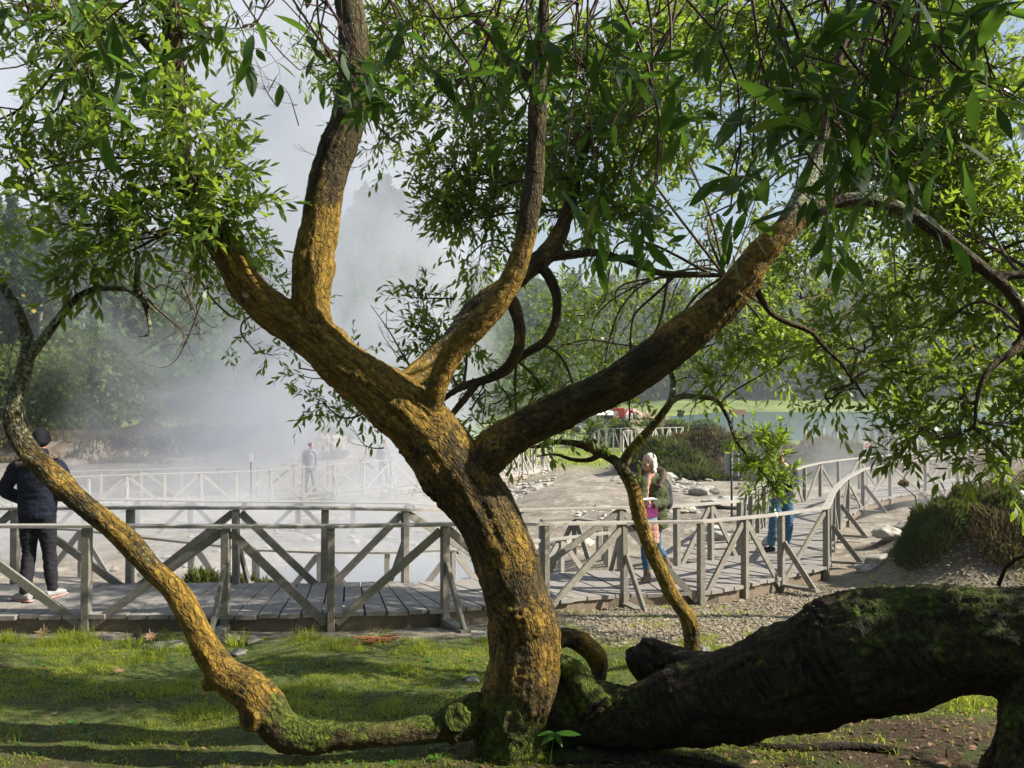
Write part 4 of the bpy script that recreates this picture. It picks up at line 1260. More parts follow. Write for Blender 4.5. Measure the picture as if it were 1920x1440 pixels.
# --- left crown
LV, TW = Leaves(), MB()
crown(LV, TW, [
    (150, 150, 190, 120, 4.7, 80, .5), (60, 230, 110, 110, 4.8, 50, .4), (330, 230, 110, 110, 4.5, 66, .8), (190, 320, 150, 90, 4.5, 70, .4), (370, 330, 80, 80, 4.4, 60, .8),
    (110, 420, 110, 70, 4.4, 42, .3), (260, 450, 100, 55, 4.4, 50, .45), (375, 410, 60, 60, 4.4, 34, .9), (60, 120, 110, 100, 5.0, 60, .4), (420, 70, 100, 60, 5.0, 28, .3), (250, 60, 140, 60, 5.0, 60, .5),
    (40, 340, 80, 50, 4.5, 20, .3), (190, 490, 80, 30, 4.4, 12, .3), (-150, 250, 180, 220, 4.8, 70, .4)], segsA, 0.088, wr=0.32, length=0.34)
LV.build('foliage', M['leaf'], BIG, 1, 'left crown of narrow sunlit leaves')
TW.build('twigs', M['twig'], BIG, True)
# --- fine foliage seen behind the left limb
LV, TW = Leaves(), MB()
crown(LV, TW, [
    (475, 510, 70, 45, 6.3, 34, .4), (400, 540, 70, 50, 6.5, 30, .35), (450, 600, 70, 40, 6.5, 24, .35), (535, 560, 40, 60, 6.4, 22, .35), (610, 760, 60, 45, 6.0, 26, .35), (650, 800, 70, 30, 6.0, 14, .35),
    (480, 660, 50, 25, 6.5, 7, .35), (640, 650, 40, 30, 6.0, 10, .35), (560, 690, 40, 30, 6.2, 6, .3)], segsA, 0.075, wr=0.33, length=0.3, nleaf=11, rmax=0.15)
for _ in range(8):
    s = at(random.uniform(280, 400), random.uniform(500, 560), 5.6); e = at(random.uniform(250, 420), random.uniform(590, 680), 5.6)
    bare(TW, s[:], e[:], 0.006, 4, 0.14, 2)
for (a, b, c, d_) in ((640, 790, 720, 840), (480, 140, 560, 235), (440, 60, 520, 200), (560, 270, 640, 320), (690, 300, 640, 335)):
    bare(TW, at(c, d_, 6.0)[:], at(a, b, 6.2)[:], 0.005, 5, 0.12, 2)
bare(TW, at(350, 140, 4.7)[:], at(475, 262, 4.6)[:], 0.009, 3, 0.04, 1)
bare(TW, at(275, 560, 4.36)[:], at(330, 660, 4.3)[:], 0.007, 5, 0.15, 2)
bare(TW, at(790, 720, 5.1)[:], at(695, 572, 5.2)[:], 0.009, 4, 0.08, 2)
bare(TW, at(850, 560, 5.2)[:], at(735, 545, 5.3)[:], 0.006, 4, 0.06, 1)
bare(TW, at(770, 560, 5.25)[:], at(790, 505, 5.3)[:], 0.004, 6, 0.15, 2)
for _ in range(9):
    s = at(random.uniform(850, 960), random.uniform(690, 760), 5.2); e = at(random.uniform(820, 1060), random.uniform(720, 830), 5.4)
    bare(TW, s[:], e[:], 0.006, 3, 0.15, 2)
LV.build('foliage', M['leaf'], BIG, 1, 'small dark sprigs hanging behind the leaning limb')
TW.build('twigs', M['twig'], BIG, True)
# --- centre crown
LV, TW = Leaves(), MB()
crown(LV, TW, [
    (800, 110, 130, 90, 6.2, 120, .5), (880, 230, 120, 90, 6.0, 130, .5), (860, 330, 90, 60, 5.9, 70, .45), (900, 410, 90, 45, 5.9, 60, .4), (950, 90, 120, 90, 6.2, 110, .5), (1080, 160, 120, 110, 6.0, 130, .6),
    (1130, 300, 110, 100, 5.6, 110, .7), (1090, 400, 90, 50, 5.5, 50, .8), (1180, 420, 90, 50, 5.7, 40, .6), (1220, 90, 120, 80, 5.7, 110, .95), (1260, 220, 90, 90, 5.4, 70, .8), (1250, 330, 80, 60, 8.4, 40, .5),
    (1000, 300, 90, 90, 6.2, 60, .6), (870, 490, 60, 25, 6.0, 16, .4), (720, 250, 50, 50, 6.4, 22, .4), (690, 150, 60, 80, 6.6, 26, .4), (560, 130, 60, 60, 7.5, 20, .4)], segsA, 0.082, wr=0.33, length=0.36, nleaf=15, dens=1.25)
LV.build('foliage', M['leaf'], BIG, 1, 'centre crown of fine bright leaves')
TW.build('twigs', M['twig'], BIG, True)
LV, TW = Leaves(), MB()
crown(LV, TW, [
    (800, 605, 80, 38, 5.6, 45, .35), (860, 645, 60, 40, 5.7, 26, .35), (970, 780, 110, 32, 5.6, 52, .4), (1090, 750, 80, 35, 5.6, 28, .45), (1040, 590, 90, 60, 8.1, 60, .35), (1150, 560, 120, 50, 8.2, 70, .35),
    (1120, 660, 120, 50, 8.2, 60, .4), (1250, 590, 90, 50, 8.3, 48, .4), (1000, 690, 90, 40, 8.0, 24, .4), (1130, 730, 70, 35, 8.0, 26, .6), (1260, 690, 80, 45, 8.2, 40, .6), (760, 40, 120, 60, 6.6, 60, .5), (1180, 790, 60, 30, 6.4, 12, .6), (1030, 800, 60, 30, 6.4, 12, .4)], segsA, 0.078, wr=0.33, length=0.34, nleaf=12)
LV.build('foliage', M['leaf'], BIG, 1, 'dark leaf tiers behind the forks')
TW.build('twigs', M['twig'], BIG, True)
# --- right crown
LV, TW = Leaves(), MB()
crown(LV, TW, [
    (1420, 90, 130, 100, 5.1, 110, .5), (1560, 150, 130, 120, 5.1, 120, .45), (1700, 230, 140, 120, 5.1, 120, .45), (1620, 330, 100, 60, 5.1, 60, .5), (1760, 380, 120, 80, 5.05, 100, .7), (1860, 300, 90, 110, 5.0, 80, .5),
    (1840, 120, 110, 110, 5.1, 90, .5), (1700, 60, 130, 70, 5.3, 80, .5), (1330, 260, 70, 80, 8.4, 30, .4), (1560, 430, 110, 50, 8.5, 60, .4), (1640, 500, 130, 70, 8.5, 100, .35), (1780, 520, 110, 70, 5.3, 80, .4),
    (1880, 480, 80, 90, 5.0, 60, .6), (1340, 450, 100, 40, 8.5, 34, .4), (1500, 520, 90, 50, 8.4, 50, .4)], segsA, 0.080, wr=0.33, length=0.36, nleaf=15, dens=1.3)
LV.build('foliage', M['leaf'], BIG, 1, 'right crown of dense fine leaves')
TW.build('twigs', M['twig'], BIG, True)
LV, TW = Leaves(), MB()
crown(LV, TW, [
    (1620, 640, 100, 50, 5.2, 40, .5), (1730, 640, 100, 60, 5.2, 50, .5), (1640, 740, 90, 40, 5.0, 32, .75), (1560, 760, 50, 40, 5.0, 10, .6), (1860, 640, 80, 90, 4.8, 50, .45), (1800, 750, 90, 50, 4.5, 46, .35),
    (1880, 800, 70, 60, 4.4, 44, .35), (1760, 825, 70, 35, 4.4, 30, .3), (1890, 880, 50, 30, 4.4, 14, .3), (1700, 700, 70, 40, 4.9, 20, .7), (1520, 690, 90, 50, 8.0, 46, .5), (1680, 690, 120, 50, 8.2, 60, .45), (1820, 700, 110, 60, 8.2, 60, .45), (1560, 620, 120, 50, 8.4, 60, .4), (1960, 720, 90, 160, 4.6, 60, .4)], segsA, 0.082, wr=0.32, length=0.34, nleaf=12)
LV.build('foliage', M['leaf'], BIG, 1, 'drooping sprays at the right edge above the shrubs')
TW.build('twigs', M['twig'], BIG, True)

# --- slender tree's own leaves (yellow green)
LV, TW = Leaves(), MB()
crown(LV, TW, [
    (1430, 590, 90, 70, 6.4, 75, .95), (1400, 660, 90, 60, 6.3, 60, .95), (1470, 660, 60, 60, 6.2, 40, 1.0), (1330, 640, 60, 50, 6.5, 24, .8)], segsD, 0.075, wr=0.33, length=0.3, nleaf=13, br=0.007)
crown(LV, TW, [(1450, 850, 52, 50, 6.0, 58, 1.0), (1475, 900, 36, 36, 5.95, 26, 1.0), (1425, 935, 30, 18, 5.95, 5, .9), (1410, 810, 40, 35, 6.0, 16, .9)], segsD, 0.075, wr=0.28, length=0.22, nleaf=13, br=0.005, rmax=0.015)
for (a, b, c, d_) in ((1258, 700, 1200, 640), (1262, 720, 1320, 690), (1180, 850, 1150, 800), (1330, 745, 1300, 830), (1365, 785, 1395, 830), (1220, 800, 1180, 740), (1085, 833, 1120, 790), (1345, 752, 1395, 745), (1262, 745, 1330, 700)):
    bare(TW, at(a, b, 6.4)[:], at(c, d_, 6.4)[:], 0.005, 5, 0.14, 2)
LV.build('foliage', M['leaf'], SLIMT, 1)
TW.build('twigs', M['twig'], SLIMT, True)

# --- big leaves hanging close to the lens, from one branch system overhead
NEARB = thing('overhanging_tree', 'dark broad leaves on drooping branches hanging into the top of the view', 'tree', (1.6, -0.6, gz(1.6, -0.6)))
LV, TW = Leaves(), MB()


def near_crown(lst):
    for (px, py, rx, ry, d, nt) in lst:
        c = np.array(at(px, py, d)[:])
        top = np.array(at(px + random.uniform(-420, 420), -330 if d < 1.9 else -220, d * 0.95)[:])
        main = wiggle(top, c, 8, 0.09, 0.12)
        TW.tube(main, [0.0045 * (1 - 0.6 * i / 8) * d / 1.7 for i in range(9)], 6, cap=False)
        for m in range(max(2, int(nt * .75))):
            i = random.randint(3, 8)
            q = main[i]
            tgt = c + np.array([pr(rx, d) * random.uniform(-1, 1), 0.2 * random.uniform(-1, 1) * d / 1.7, pr(ry, d) * random.uniform(-1, 1)])
            cp = wiggle(q, tgt, 5, .12, .06)
            TW.tube(cp, [0.0022 * (1 - 0.1 * k) * d / 1.7 for k in range(6)], 5, cap=False)
            v = unit(np.array([random.uniform(-1, 1), random.uniform(-.8, .8), random.uniform(-.75, .35)]))
            spray(LV, TW, cp[5], v, random.uniform(.10, .2), 0.088 * (1 + .12 * (d < 1.75)), random.randint(5, 8), 0.0014, 0.22, random.choice([.2, .35, .5, .9]), wr=0.27, dense_from=0.1)


near_crown([(60, 40, 110, 50, 1.5, 7), (190, 45, 110, 50, 1.6, 8), (330, 50, 110, 45, 1.8, 7), (480, 45, 90, 50, 1.9, 6), (590, 90, 80, 60, 1.9, 8), (640, 130, 60, 50, 1.9, 5), (760, 90, 90, 60, 2.1, 8), (860, 60, 90, 60, 2.2, 8),
            (1080, 60, 100, 60, 2.1, 8), (900, 180, 90, 50, 2.2, 6), (830, 200, 40, 50, 2.2, 3), (1100, 130, 100, 60, 2.0, 8), (960, 220, 80, 50, 2.2, 4), (1160, 250, 80, 60, 2.1, 6), (1060, 300, 60, 60, 2.2, 4), (1180, 330, 50, 40, 2.2, 3),
            (1340, 60, 80, 60, 1.7, 6), (1440, 160, 80, 90, 1.7, 8), (1410, 290, 70, 50, 1.7, 4), (1370, 385, 50, 35, 1.8, 3), (1530, 250, 90, 80, 1.6, 9), (1600, 180, 90, 90, 1.6, 8), (1600, 340, 60, 35, 1.7, 3), (1680, 250, 90, 60, 1.6, 8),
            (1760, 120, 110, 90, 1.6, 9), (1880, 180, 70, 90, 1.6, 7), (1640, 60, 110, 60, 1.6, 8), (1860, 50, 100, 50, 1.6, 7), (1500, 30, 110, 40, 1.6, 6), (1210, 420, 30, 30, 1.9, 2), (1710, 310, 60, 40, 1.7, 3), (1230, 30, 90, 40, 1.9, 7)])
# long thin purple-brown branches that cross the upper right
for (x0, y0, x1, y1, d) in ((1400, -60, 1545, 330, 1.7), (1440, -40, 1620, 260, 1.65), (1540, -30, 1690, 240, 1.65), (1560, -10, 1830, 60, 1.6), (1740, 40, 1930, 200, 1.6), (1660, 0, 1690, 180, 1.6), (1270, -20, 1150, 230, 2.0), (1250, -20, 1240, 330, 2.0), (560, -30, 700, 140, 2.0), (990, -30, 1000, 160, 2.1)):
    p = wiggle(at(x0, y0, d)[:], at(x1, y1, d)[:], 10, 0.05)
    TW.tube(p, [0.0042 * (1 - 0.6 * i / 10) for i in range(11)], 6, cap=False)
LV.build('foliage', M['leaf_near'], NEARB, 2)
TW.build('twigs', simple('purple_twig', (0.085, 0.04, 0.032), 0.6), NEARB, True)
# its trunk and the unseen canopy beyond the right and upper edge, which throws the foreground into shade
trk = [Vector((5.6, 0.6, gz(5.6, 0.6) - 0.1)), Vector((5.5, 0.8, 3.2)), Vector((5.2, 1.0, 4.6)), Vector((4.6, 1.3, 6.0)), Vector((3.8, 1.8, 7.2)), Vector((3.0, 2.4, 8.2))]
NB2 = thing('shade_tree', 'dense tree standing beyond the right edge, shading the fallen trunk', 'tree', trk[0][:])
Pt, Rt = spline([t[:] for t in trk], [.26, .2, .16, .12, .09, .05], 6)
mb = MB(); mb.tube(Pt, list(Rt[:, 0]), 14); mb.build('trunk', M['log'], NB2, True)
mb = MB(); a0 = Pt[12]
mb.tube(wiggle(a0, at(1990, 640, 4.4)[:], 8, .05), [0.07 * (1 - .07 * i) for i in range(9)], 8)
mb.tube(wiggle(at(1990, 640, 4.4)[:], at(1870, 560, 4.9)[:], 8, .05), [0.03 * (1 - .09 * i) for i in range(9)], 8); mb.build('limb', M['log'], NB2, True)
LV, TW = Leaves(), MB()


def canopy(cx, cy, cz, rx, ry, rz, n, leaf=0.1, lo=0.45):
    for _ in range(n):
        v = unit(rv()) * random.uniform(lo, 1.0)
        p = np.array([cx, cy, cz]) + v * np.array([rx, ry, rz])
        spray(LV, TW, p, unit(v + rv() * .7), 0.42, leaf, 13, 0.003, 0.3, .5, wr=.3)


SHADE = [(4.6, 2.6, 5.0, 1.5, 1.35, 0.95, 480), (3.6, 0.9, 5.4, 2.0, 1.4, 0.9, 360), (4.8, 1.4, 7.2, 1.8, 1.2, 1.0, 380), (4.4, 4.5, 5.9, 0.9, 0.25, 0.8, 40)]
for s in SHADE: canopy(*s)
LV.build('foliage', M['leaf'], NB2, 0)
TW.build('twigs', M['twig'], NB2, True)

# --- laurel trees filling the view behind on the right
def back_tree(name, label, base, crowns, n, leaf, tone_, mat, trunk_pts=None, group=None):
    o = thing(name, label, 'tree', base, 0, group)
    LV_, TW_ = Leaves(), MB()
    hub = np.array(trunk_pts[-1]) if trunk_pts else np.array(base) + [0, 0, 3]
    if trunk_pts:
        P_, R__ = spline(trunk_pts, [0.12 * (1 - 0.6 * i / (len(trunk_pts) - 1)) for i in range(len(trunk_pts))], 5)
        mb_ = MB(); mb_.tube(P_, list(R__[:, 0]), 10); mb_.build('trunk', M['bark'] if False else M['log'], o, True)
    crown(LV_, TW_, crowns, None, leaf, wr=0.3, length=0.5, nleaf=14, attach=hub, br=0.02, tw_r=0.003, sub=16)
    LV_.build('foliage', mat, o, 1)
    TW_.build('twigs', M['twig'], o, True)
    return o


bx = 4.9
back_tree('laurel_tree', 'leafy tree behind the right limb, its trunk beyond the right edge', (7.0, 9.4, gz(7.0, 9.4)),
          [(1150, 120, 200, 150, 8.9, 107, .6, .4), (1350, 120, 200, 160, 8.9, 134, .6, .4), (1550, 200, 220, 170, 8.9, 152, .6, .4), (1770, 220, 200, 190, 8.9, 170, .6, .4), (1650, 440, 240, 80, 8.9, 116, .5, .4), (1380, 400, 150, 50, 8.9, 39, .5, .4),
           (1860, 500, 140, 120, 8.9, 80, .6, .4), (1500, 560, 120, 50, 8.9, 31, .5, .4), (1700, 600, 140, 50, 8.9, 39, .5, .4), (980, 60, 160, 80, 8.9, 53, .6, .4), (1880, 40, 160, 120, 8.9, 80, .6, .4)],
          0, 0.100, .5, M['leaf'], [(7.0, 9.4, gz(7.0, 9.4) - .1), (6.9, 9.3, 3.6), (6.4, 9.1, 5.2), (5.4, 8.9, 6.4), (4.2, 8.9, 7.2)])

# unseen trees added behind and above the viewpoint to block sky light on the camera side
WB = thing('sky_screen_tree', 'unseen dense trees added behind the viewpoint to block sky light', 'tree', (-2.5, -5.5, gz(-2.5, -5.5)))
cs = []
for (cx, cy, cz_, rx, ry, rz_, n_) in ((-4.5, -4.0, 5.0, 3.5, 1.6, 3.4, 1500), (1.0, -5.0, 5.0, 3.5, 1.6, 3.6, 1700), (5.5, -3.6, 5.0, 2.6, 1.8, 3.4, 1300), (0, -1.6, 8.6, 4.5, 2.6, 1.0, 1700), (-8.0, 0.5, 5.0, 1.2, 3.0, 2.6, 800)):
    v = RNG.normal(size=(n_, 3)); v /= np.linalg.norm(v, axis=1)[:, None]; v *= (0.5 + 0.5 * RNG.random(n_))[:, None]
    cs.append(np.array([cx, cy, cz_]) + v * np.array([rx, ry, rz_]))
cs = np.concatenate(cs); nn_ = len(cs)
L_ = Leaves()
for p in cs: L_.add(p, rv(), rv(), .42, .26, .4)
L_.build('foliage', M['leaf_near'], WB, 0)
mb = MB()
for (x_, y_) in ((-4.5, -4.2), (1.0, -5.2), (5.5, -3.8)): mb.tube([(x_, y_, gz(x_, y_) - .2), (x_ + .2, y_, 5.0), (x_, y_, 8.0)], [.22, .17, .08], 10)
mb.build('trunk', M['log'], WB, True)
# ------------------------------------------------------------------ facet clouds for distant foliage
def facets(C, size, normal_bias=None, aspect=1.0, up=0.3):
    """one randomly turned quad per centre"""
    n = len(C)
    N = RNG.normal(size=(n, 3)); N[:, 2] += up
    if normal_bias is not None: N += normal_bias
    N /= np.linalg.norm(N, axis=1)[:, None]
    R = RNG.normal(size=(n, 3)); U = np.cross(N, R); U /= np.linalg.norm(U, axis=1)[:, None] + 1e-9
    W = np.cross(N, U)
    s = (size * (0.6 + 0.8 * RNG.random(n)))[:, None] if np.ndim(size) == 0 else (size * (0.6 + 0.8 * RNG.random(n)))[:, None]
    V = np.stack([C - U * s * .5 * aspect, C - W * s * .32, C + U * s * .5 * aspect, C + W * s * .32], 1).reshape(-1, 3)
    Q = np.arange(n * 4).reshape(-1, 4)
    return V, Q


def clump_points(n, lobes, rng=RNG):
    """points in shells of several lobes: list of (centre, radii)"""
    w = np.array([r[0] * r[1] + r[1] * r[2] for c, r in lobes]); w = w / w.sum()
    pick = rng.choice(len(lobes), n, p=w)
    C = np.array([c for c, r in lobes])[pick]; R = np.array([r for c, r in lobes])[pick]
    v = rng.normal(size=(n, 3)); v /= np.linalg.norm(v, axis=1)[:, None]
    v *= (rng.random(n) ** 0.35)[:, None]
    return C + v * R, v


def broad_lobes(base, h, w, k):
    L_ = []
    for _ in range(k):
        t = random.random()
        zz = h * (0.25 + 0.68 * t)
        spread = w * 0.5 * (math.sin(math.pi * min(1, 0.25 + 0.75 * t)) * 0.75 + 0.12)
        a = random.uniform(0, 2 * math.pi); q = spread * math.sqrt(random.random())
        r = w * random.uniform(0.13, 0.26)
        L_.append((np.array([base[0] + q * math.cos(a), base[1] + q * math.sin(a), base[2] + zz]), np.array([r, r, r * random.uniform(0.6, 0.9)])))
    return L_


def conifer_points(base, h, w, n):
    t = RNG.random(n) ** 0.8
    tier = np.floor(t * h / 0.9) * 0.9 / h
    rad = w * 0.5 * (1 - t) ** 0.75 * (0.35 + 0.65 * RNG.random(n) ** 0.6) * (0.75 + 0.5 * vnoise(np.stack([tier * 31, t * 0, t * 0 + base[0]], 1), 4))
    a = RNG.random(n) * 2 * math.pi
    ang = 0.7 + 0.3 * np.sin(a * 3 + base[0] + tier * 40)
    rad = rad * ang
    z = h * (0.12 + 0.88 * t) - rad * 0.25
    return np.stack([base[0] + rad * np.cos(a), base[1] + rad * np.sin(a), base[2] + z], 1)


def forest():
    """wooded hillsides: one mass per slope, from many crowns"""
    masses = {'left': [], 'centre': [], 'right': []}
    cnt = {'left': 0, 'centre': 0, 'right': 0}
    target = {'left': 230, 'centre': 260, 'right': 900}
    rngs = {'left': (-0.80, -0.27), 'centre': (-0.27, 0.06), 'right': (0.06, 0.80)}
    for key, (u0, u1) in rngs.items():
        Vs, Qs, Cs, n0 = [], [], [], 0
        for i in range(target[key]):
            u = random.uniform(u0, u1); s = random.random() ** (0.9 if key != 'right' else 1.5)
            y0 = float(np.interp(u, U2, HY0)); dr = float(np.interp(u, U2, HDR))
            y = y0 + s * (dr * 1.06 - y0) + 2
            x = u * y
            z = gz(x, y)
            far = y / 150
            h = random.uniform(9, 15) * (1.15 if key == 'right' else 0.95)
            if random.random() < (0.12 if key == 'centre' else 0.4):
                w = h * random.uniform(.32, .45)
                C = conifer_points((x, y, z - 1), h * 1.25, w, int(170 + 60 / far))
                tone = 0.15
            else:
                w = h * random.uniform(.7, 1.0)
                C, _ = clump_points(260 if key != 'right' else 170, broad_lobes((x, y, z - 1.5), h, w, 9))
                tone = random.uniform(.2, .8) if key != 'right' else random.uniform(0, .4)
            V, Q = facets(C, 0.85 if y < 200 else 1.4)
            Vs.append(V); Qs.append(Q + n0); n0 += len(V)
            Cs.append(np.clip(tone + 0.3 * (RNG.random(len(C)) - .5), 0, 1).repeat(4))
        o = fast('forest', np.concatenate(Vs), None, np.concatenate(Qs), M['leaf_far'], None, {'rnd': np.concatenate(Cs)})
        lab = {'left': 'dark woods climbing the hillside at left', 'centre': 'misty woods on the hill behind the steam', 'right': 'dense woods on the slope beyond the lake'}[key]
        tag(o, lab, None, None, 'stuff')


forest()


def trunk_mesh(base, h, r, parent, mat=None, lean=0.0):
    mb = MB()
    p = [Vector(base) + Vector((lean * h * t * t, 0, h * t - 0.2)) for t in (0, .2, .4, .6, .8, 1)]
    mb.tube(p, [r * (1 - 0.8 * t) for t in (0, .2, .4, .6, .8, 1)], 8)
    return mb.build('trunk', mat or M['log'], parent, True)


# distinct trees rising from the left woods and the misty hill
def lone_conifer(px, py_top, d, wpx, bare_trunk, label):
    x = xat(px, d); z = gz(x, d); h = at(px, py_top, d).z - z
    o = thing('conifer_tree' if d < 150 else 'hill_tree', label, 'conifer' if d < 150 else 'tree', (x, d, z), 0, 'tall conifers on the hazy hillside' if d < 150 else 'trees crowning the misty peak')
    C = conifer_points((x, d, z + h * bare_trunk), h * (1 - bare_trunk), pr(wpx, d), 1500) if d < 150 else clump_points(1500, broad_lobes((x, d, z), h, pr(wpx, d) * 1.1, 14))[0]
    V, Q = facets(C, pr(13, d))
    fast('crown', V, None, Q, M['conifer'], o, {'rnd': RNG.random(len(C)).repeat(4)})
    trunk_mesh((x, d, z), h * 0.9, pr(5, d), o, M['rock_g'] if bare_trunk > .2 else M['log'])
    return o


CON = [(20, 350, 92, 120, .1, 'hazy conifer at the far left edge, above the shrubs'), (75, 400, 88, 90, .35, 'conifer with a pale bare lower trunk behind the left fork'),
       (120, 330, 95, 120, .1, 'broad hazy conifer just left of the sunlit left crown'), (155, 420, 90, 90, .4, 'thin conifer with a long pale trunk above the rounded shrub'),
       (215, 385, 100, 110, .15, 'hazy conifer behind the arching grey branch tip'), (270, 440, 105, 90, .2, 'faded conifer at the inner edge of the left woods'),
       (690, 360, 190, 90, .1, 'misty broad tree on the peak, left shoulder'), (722, 325, 192, 80, .05, 'misty broad tree crowning the peak between the two upright limbs'),
       (765, 375, 195, 80, .1, 'misty broad tree on the right shoulder of the peak'), (655, 378, 185, 60, .2, 'small misty broad tree beside the upright limb')]
for c in CON: lone_conifer(*c)


def round_shrub(px, py_top, py_bot, wpx, d, label, mat, n=5200, lobes=26, group=None, size=None, cat='shrub', name='shrub'):
    x = xat(px, d); z = gz(x, d); top = at(px, py_top, d).z
    h = max(top - z, 0.2)
    o = thing(name, label, cat, (x, d, z), 0, group)
    L_ = broad_lobes((x, d, z), h, pr(wpx, d), lobes)
    L_ += [(c * np.array([1, 1, 1]) - np.array([0, 0, h * 0.35]), r) for c, r in L_[:lobes // 2]]
    C, v = clump_points(n, L_)
    C = C[C[:, 2] > z - 0.05]
    V, Q = facets(C, size or pr(9, d), None, 1.2)
    fast('foliage', V, None, Q, mat, o, {'rnd': np.clip(0.5 + 0.5 * (RNG.random(len(C)) - .5) + 0.3 * fbm(C * 0.8, 3, 2), 0, 1).repeat(4)})
    mb = MB()
    for _ in range(4):
        mb.tube(wiggle((x, d, z - 0.1), (x + random.uniform(-.25, .25) * pr(wpx, d), d + random.uniform(-.2, .2), z + h * 0.6), 5, .08), [h * .02] * 6, 5)
    mb.build('stem', M['log'], o, True)
    return o


G = 'large hazy shrubs on the left bank'
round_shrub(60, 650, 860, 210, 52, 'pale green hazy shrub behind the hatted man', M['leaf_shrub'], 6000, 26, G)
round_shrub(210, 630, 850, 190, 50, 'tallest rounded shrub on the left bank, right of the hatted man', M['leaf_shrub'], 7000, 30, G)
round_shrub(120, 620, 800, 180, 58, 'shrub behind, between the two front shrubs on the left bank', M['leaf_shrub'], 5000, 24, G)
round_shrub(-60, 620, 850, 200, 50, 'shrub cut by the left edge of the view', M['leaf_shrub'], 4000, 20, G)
round_shrub(155, 800, 860, 110, 47, 'low yellow green fern bush at the foot of the tall shrub', M['heath_g'], 2500, 14, 'low growth on the left bank')
round_shrub(20, 810, 890, 120, 46, 'low brownish bush behind the hatted man', M['heath'], 2200, 12, 'low growth on the left bank')
round_shrub(265, 812, 850, 90, 49, 'tan heath clump left of the clay bank top', M['heath'], 1800, 10, 'low growth on the left bank')
round_shrub(360, 815, 845, 120, 48, 'tan heath clump along the lip of the clay bank', M['heath'], 1800, 12, 'low growth on the left bank')
for (px_, d_, lab_) in ((300, 46.2, 'olive heath tuft on the clay slope, left'), (420, 47.0, 'heath tuft hanging over the pale clay, centre'), (470, 48, 'heath tuft at the clay bank top, near the marker sign'), (235, 45.6, 'heath tuft low on the left of the clay bank')):
    round_shrub(px_, 818, 850, 70, d_, lab_, M['heath'], 1300, 9, 'low growth on the left bank')
round_shrub(520, 800, 830, 110, 52, 'hazy heath clump at the right end of the clay bank', M['heath'], 1800, 12, 'low growth on the left bank')


# ------------------------------------------------------------------ heath: many upright sprigs on a mound
def heath(name, label, x, y, rx, ry, h, n, mat, blade=0.28, group=None, cat='heather', w=0.02, mixup=0.0):
    z0 = gz(x, y)
    o = thing(name, label, cat, (x, y, z0), 0, group)
    a = RNG.random(n) * 2 * math.pi; r = np.sqrt(RNG.random(n))
    X = x + rx * r * np.cos(a); Y = y + ry * r * np.sin(a)
    lump = 0.6 + 0.5 * vnoise(np.stack([X * 2.2 / max(rx, .3), Y * 2.2 / max(ry, .3), X * 0], 1), 7)
    Z = terrain(X, Y) + h * np.sqrt(np.clip(1 - r * r, 0, 1)) * lump * RNG.random(n) ** 0.45
    P = np.stack([X, Y, Z], 1)
    D = np.stack([np.cos(a) * r * 0.7, np.sin(a) * r * 0.7, np.full(n, 0.9)], 1) + RNG.normal(size=(n, 3)) * 0.38
    D /= np.linalg.norm(D, axis=1)[:, None]
    L_ = blade * (0.5 + RNG.random(n))[:, None]
    S = np.cross(D, RNG.normal(size=(n, 3))); S /= np.linalg.norm(S, axis=1)[:, None]
    W = w * (0.6 + RNG.random(n))[:, None]
    V = np.stack([P - D * L_ * .3, P + D * L_ * .25 + S * W, P + D * L_ * .7, P + D * L_ * .25 - S * W], 1).reshape(-1, 3)
    Q = np.arange(n * 4).reshape(-1, 4)
    tone = np.clip(0.45 + 0.5 * vnoise(P * 1.7, 19) + 0.4 * (RNG.random(n) - .5), 0, 1)
    fast('foliage', V, None, Q, mat, o, {'rnd': tone.repeat(4)})
    mb = MB()
    for _ in range(9):
        b = random.uniform(0, 2 * math.pi); q = random.uniform(.1, .7)
        xx, yy = x + rx * q * math.cos(b) * .6, y + ry * q * math.sin(b) * .6
        mb.tube(wiggle((x + rx * q * .3 * math.cos(b), y + ry * q * .3 * math.sin(b), gz(xx, yy) - .03), (xx + .2 * rx * math.cos(b), yy, gz(xx, yy) + h * .8), 5, .12), [0.012 * max(h, .3)] * 6, 4)
    mb.build('stem', M['twig'], o, True)
    return o


def hx(px, d): return xat(px, d)


G = 'heather clumps on the middle distance bank'
for (px, d, rx, h, m, lab) in ((1215, 36, 1.1, .75, 'heath', 'brown heather at the left foot of the bank, behind the woman'), (1262, 35, 1.4, 1.1, 'heath_g', 'olive heather clump above and right of the woman'), (1325, 36.2, 1.7, 1.25, 'heath', 'tall tan heather at the crest of the bank'),
                               (1385, 36, 1.4, 1.0, 'heath_g', 'green heather behind the metal notice board'), (1440, 36.5, 1.5, .9, 'heath', 'dark heather behind the leafy sprig'), (1300, 33.8, 1.3, .7, 'heath_g', 'green heather spilling down the front of the bank'),
                               (1390, 33.8, 1.3, .6, 'heath', 'rust heather low on the bank front')):
    heath('heather_clump', lab, hx(px, d), d, rx, rx * .8, h, 4200, M[m], .35, G, 'heather', .028)
G = 'heather clumps under the lake railing'
for (px, d, rx, h, m, lab) in ((1540, 33.5, 1.2, .5, 'heath', 'rust heather below the left end of the lake railing'), (1580, 32.3, 1.3, .55, 'heath_g', 'dark green heather below the lake railing'), (1660, 31.5, 1.2, .45, 'heath_g', 'green heather right of the round red sign'),
                               (1760, 32, 1.5, .5, 'heath', 'tan heather below the leaf covered railing')):
    heath('heather_clump', lab, hx(px, d), d, rx, rx * .8, h, 3000, M[m], .32, G, 'heather', .026)
G = 'shrubs on the earth mound right of the boardwalk'
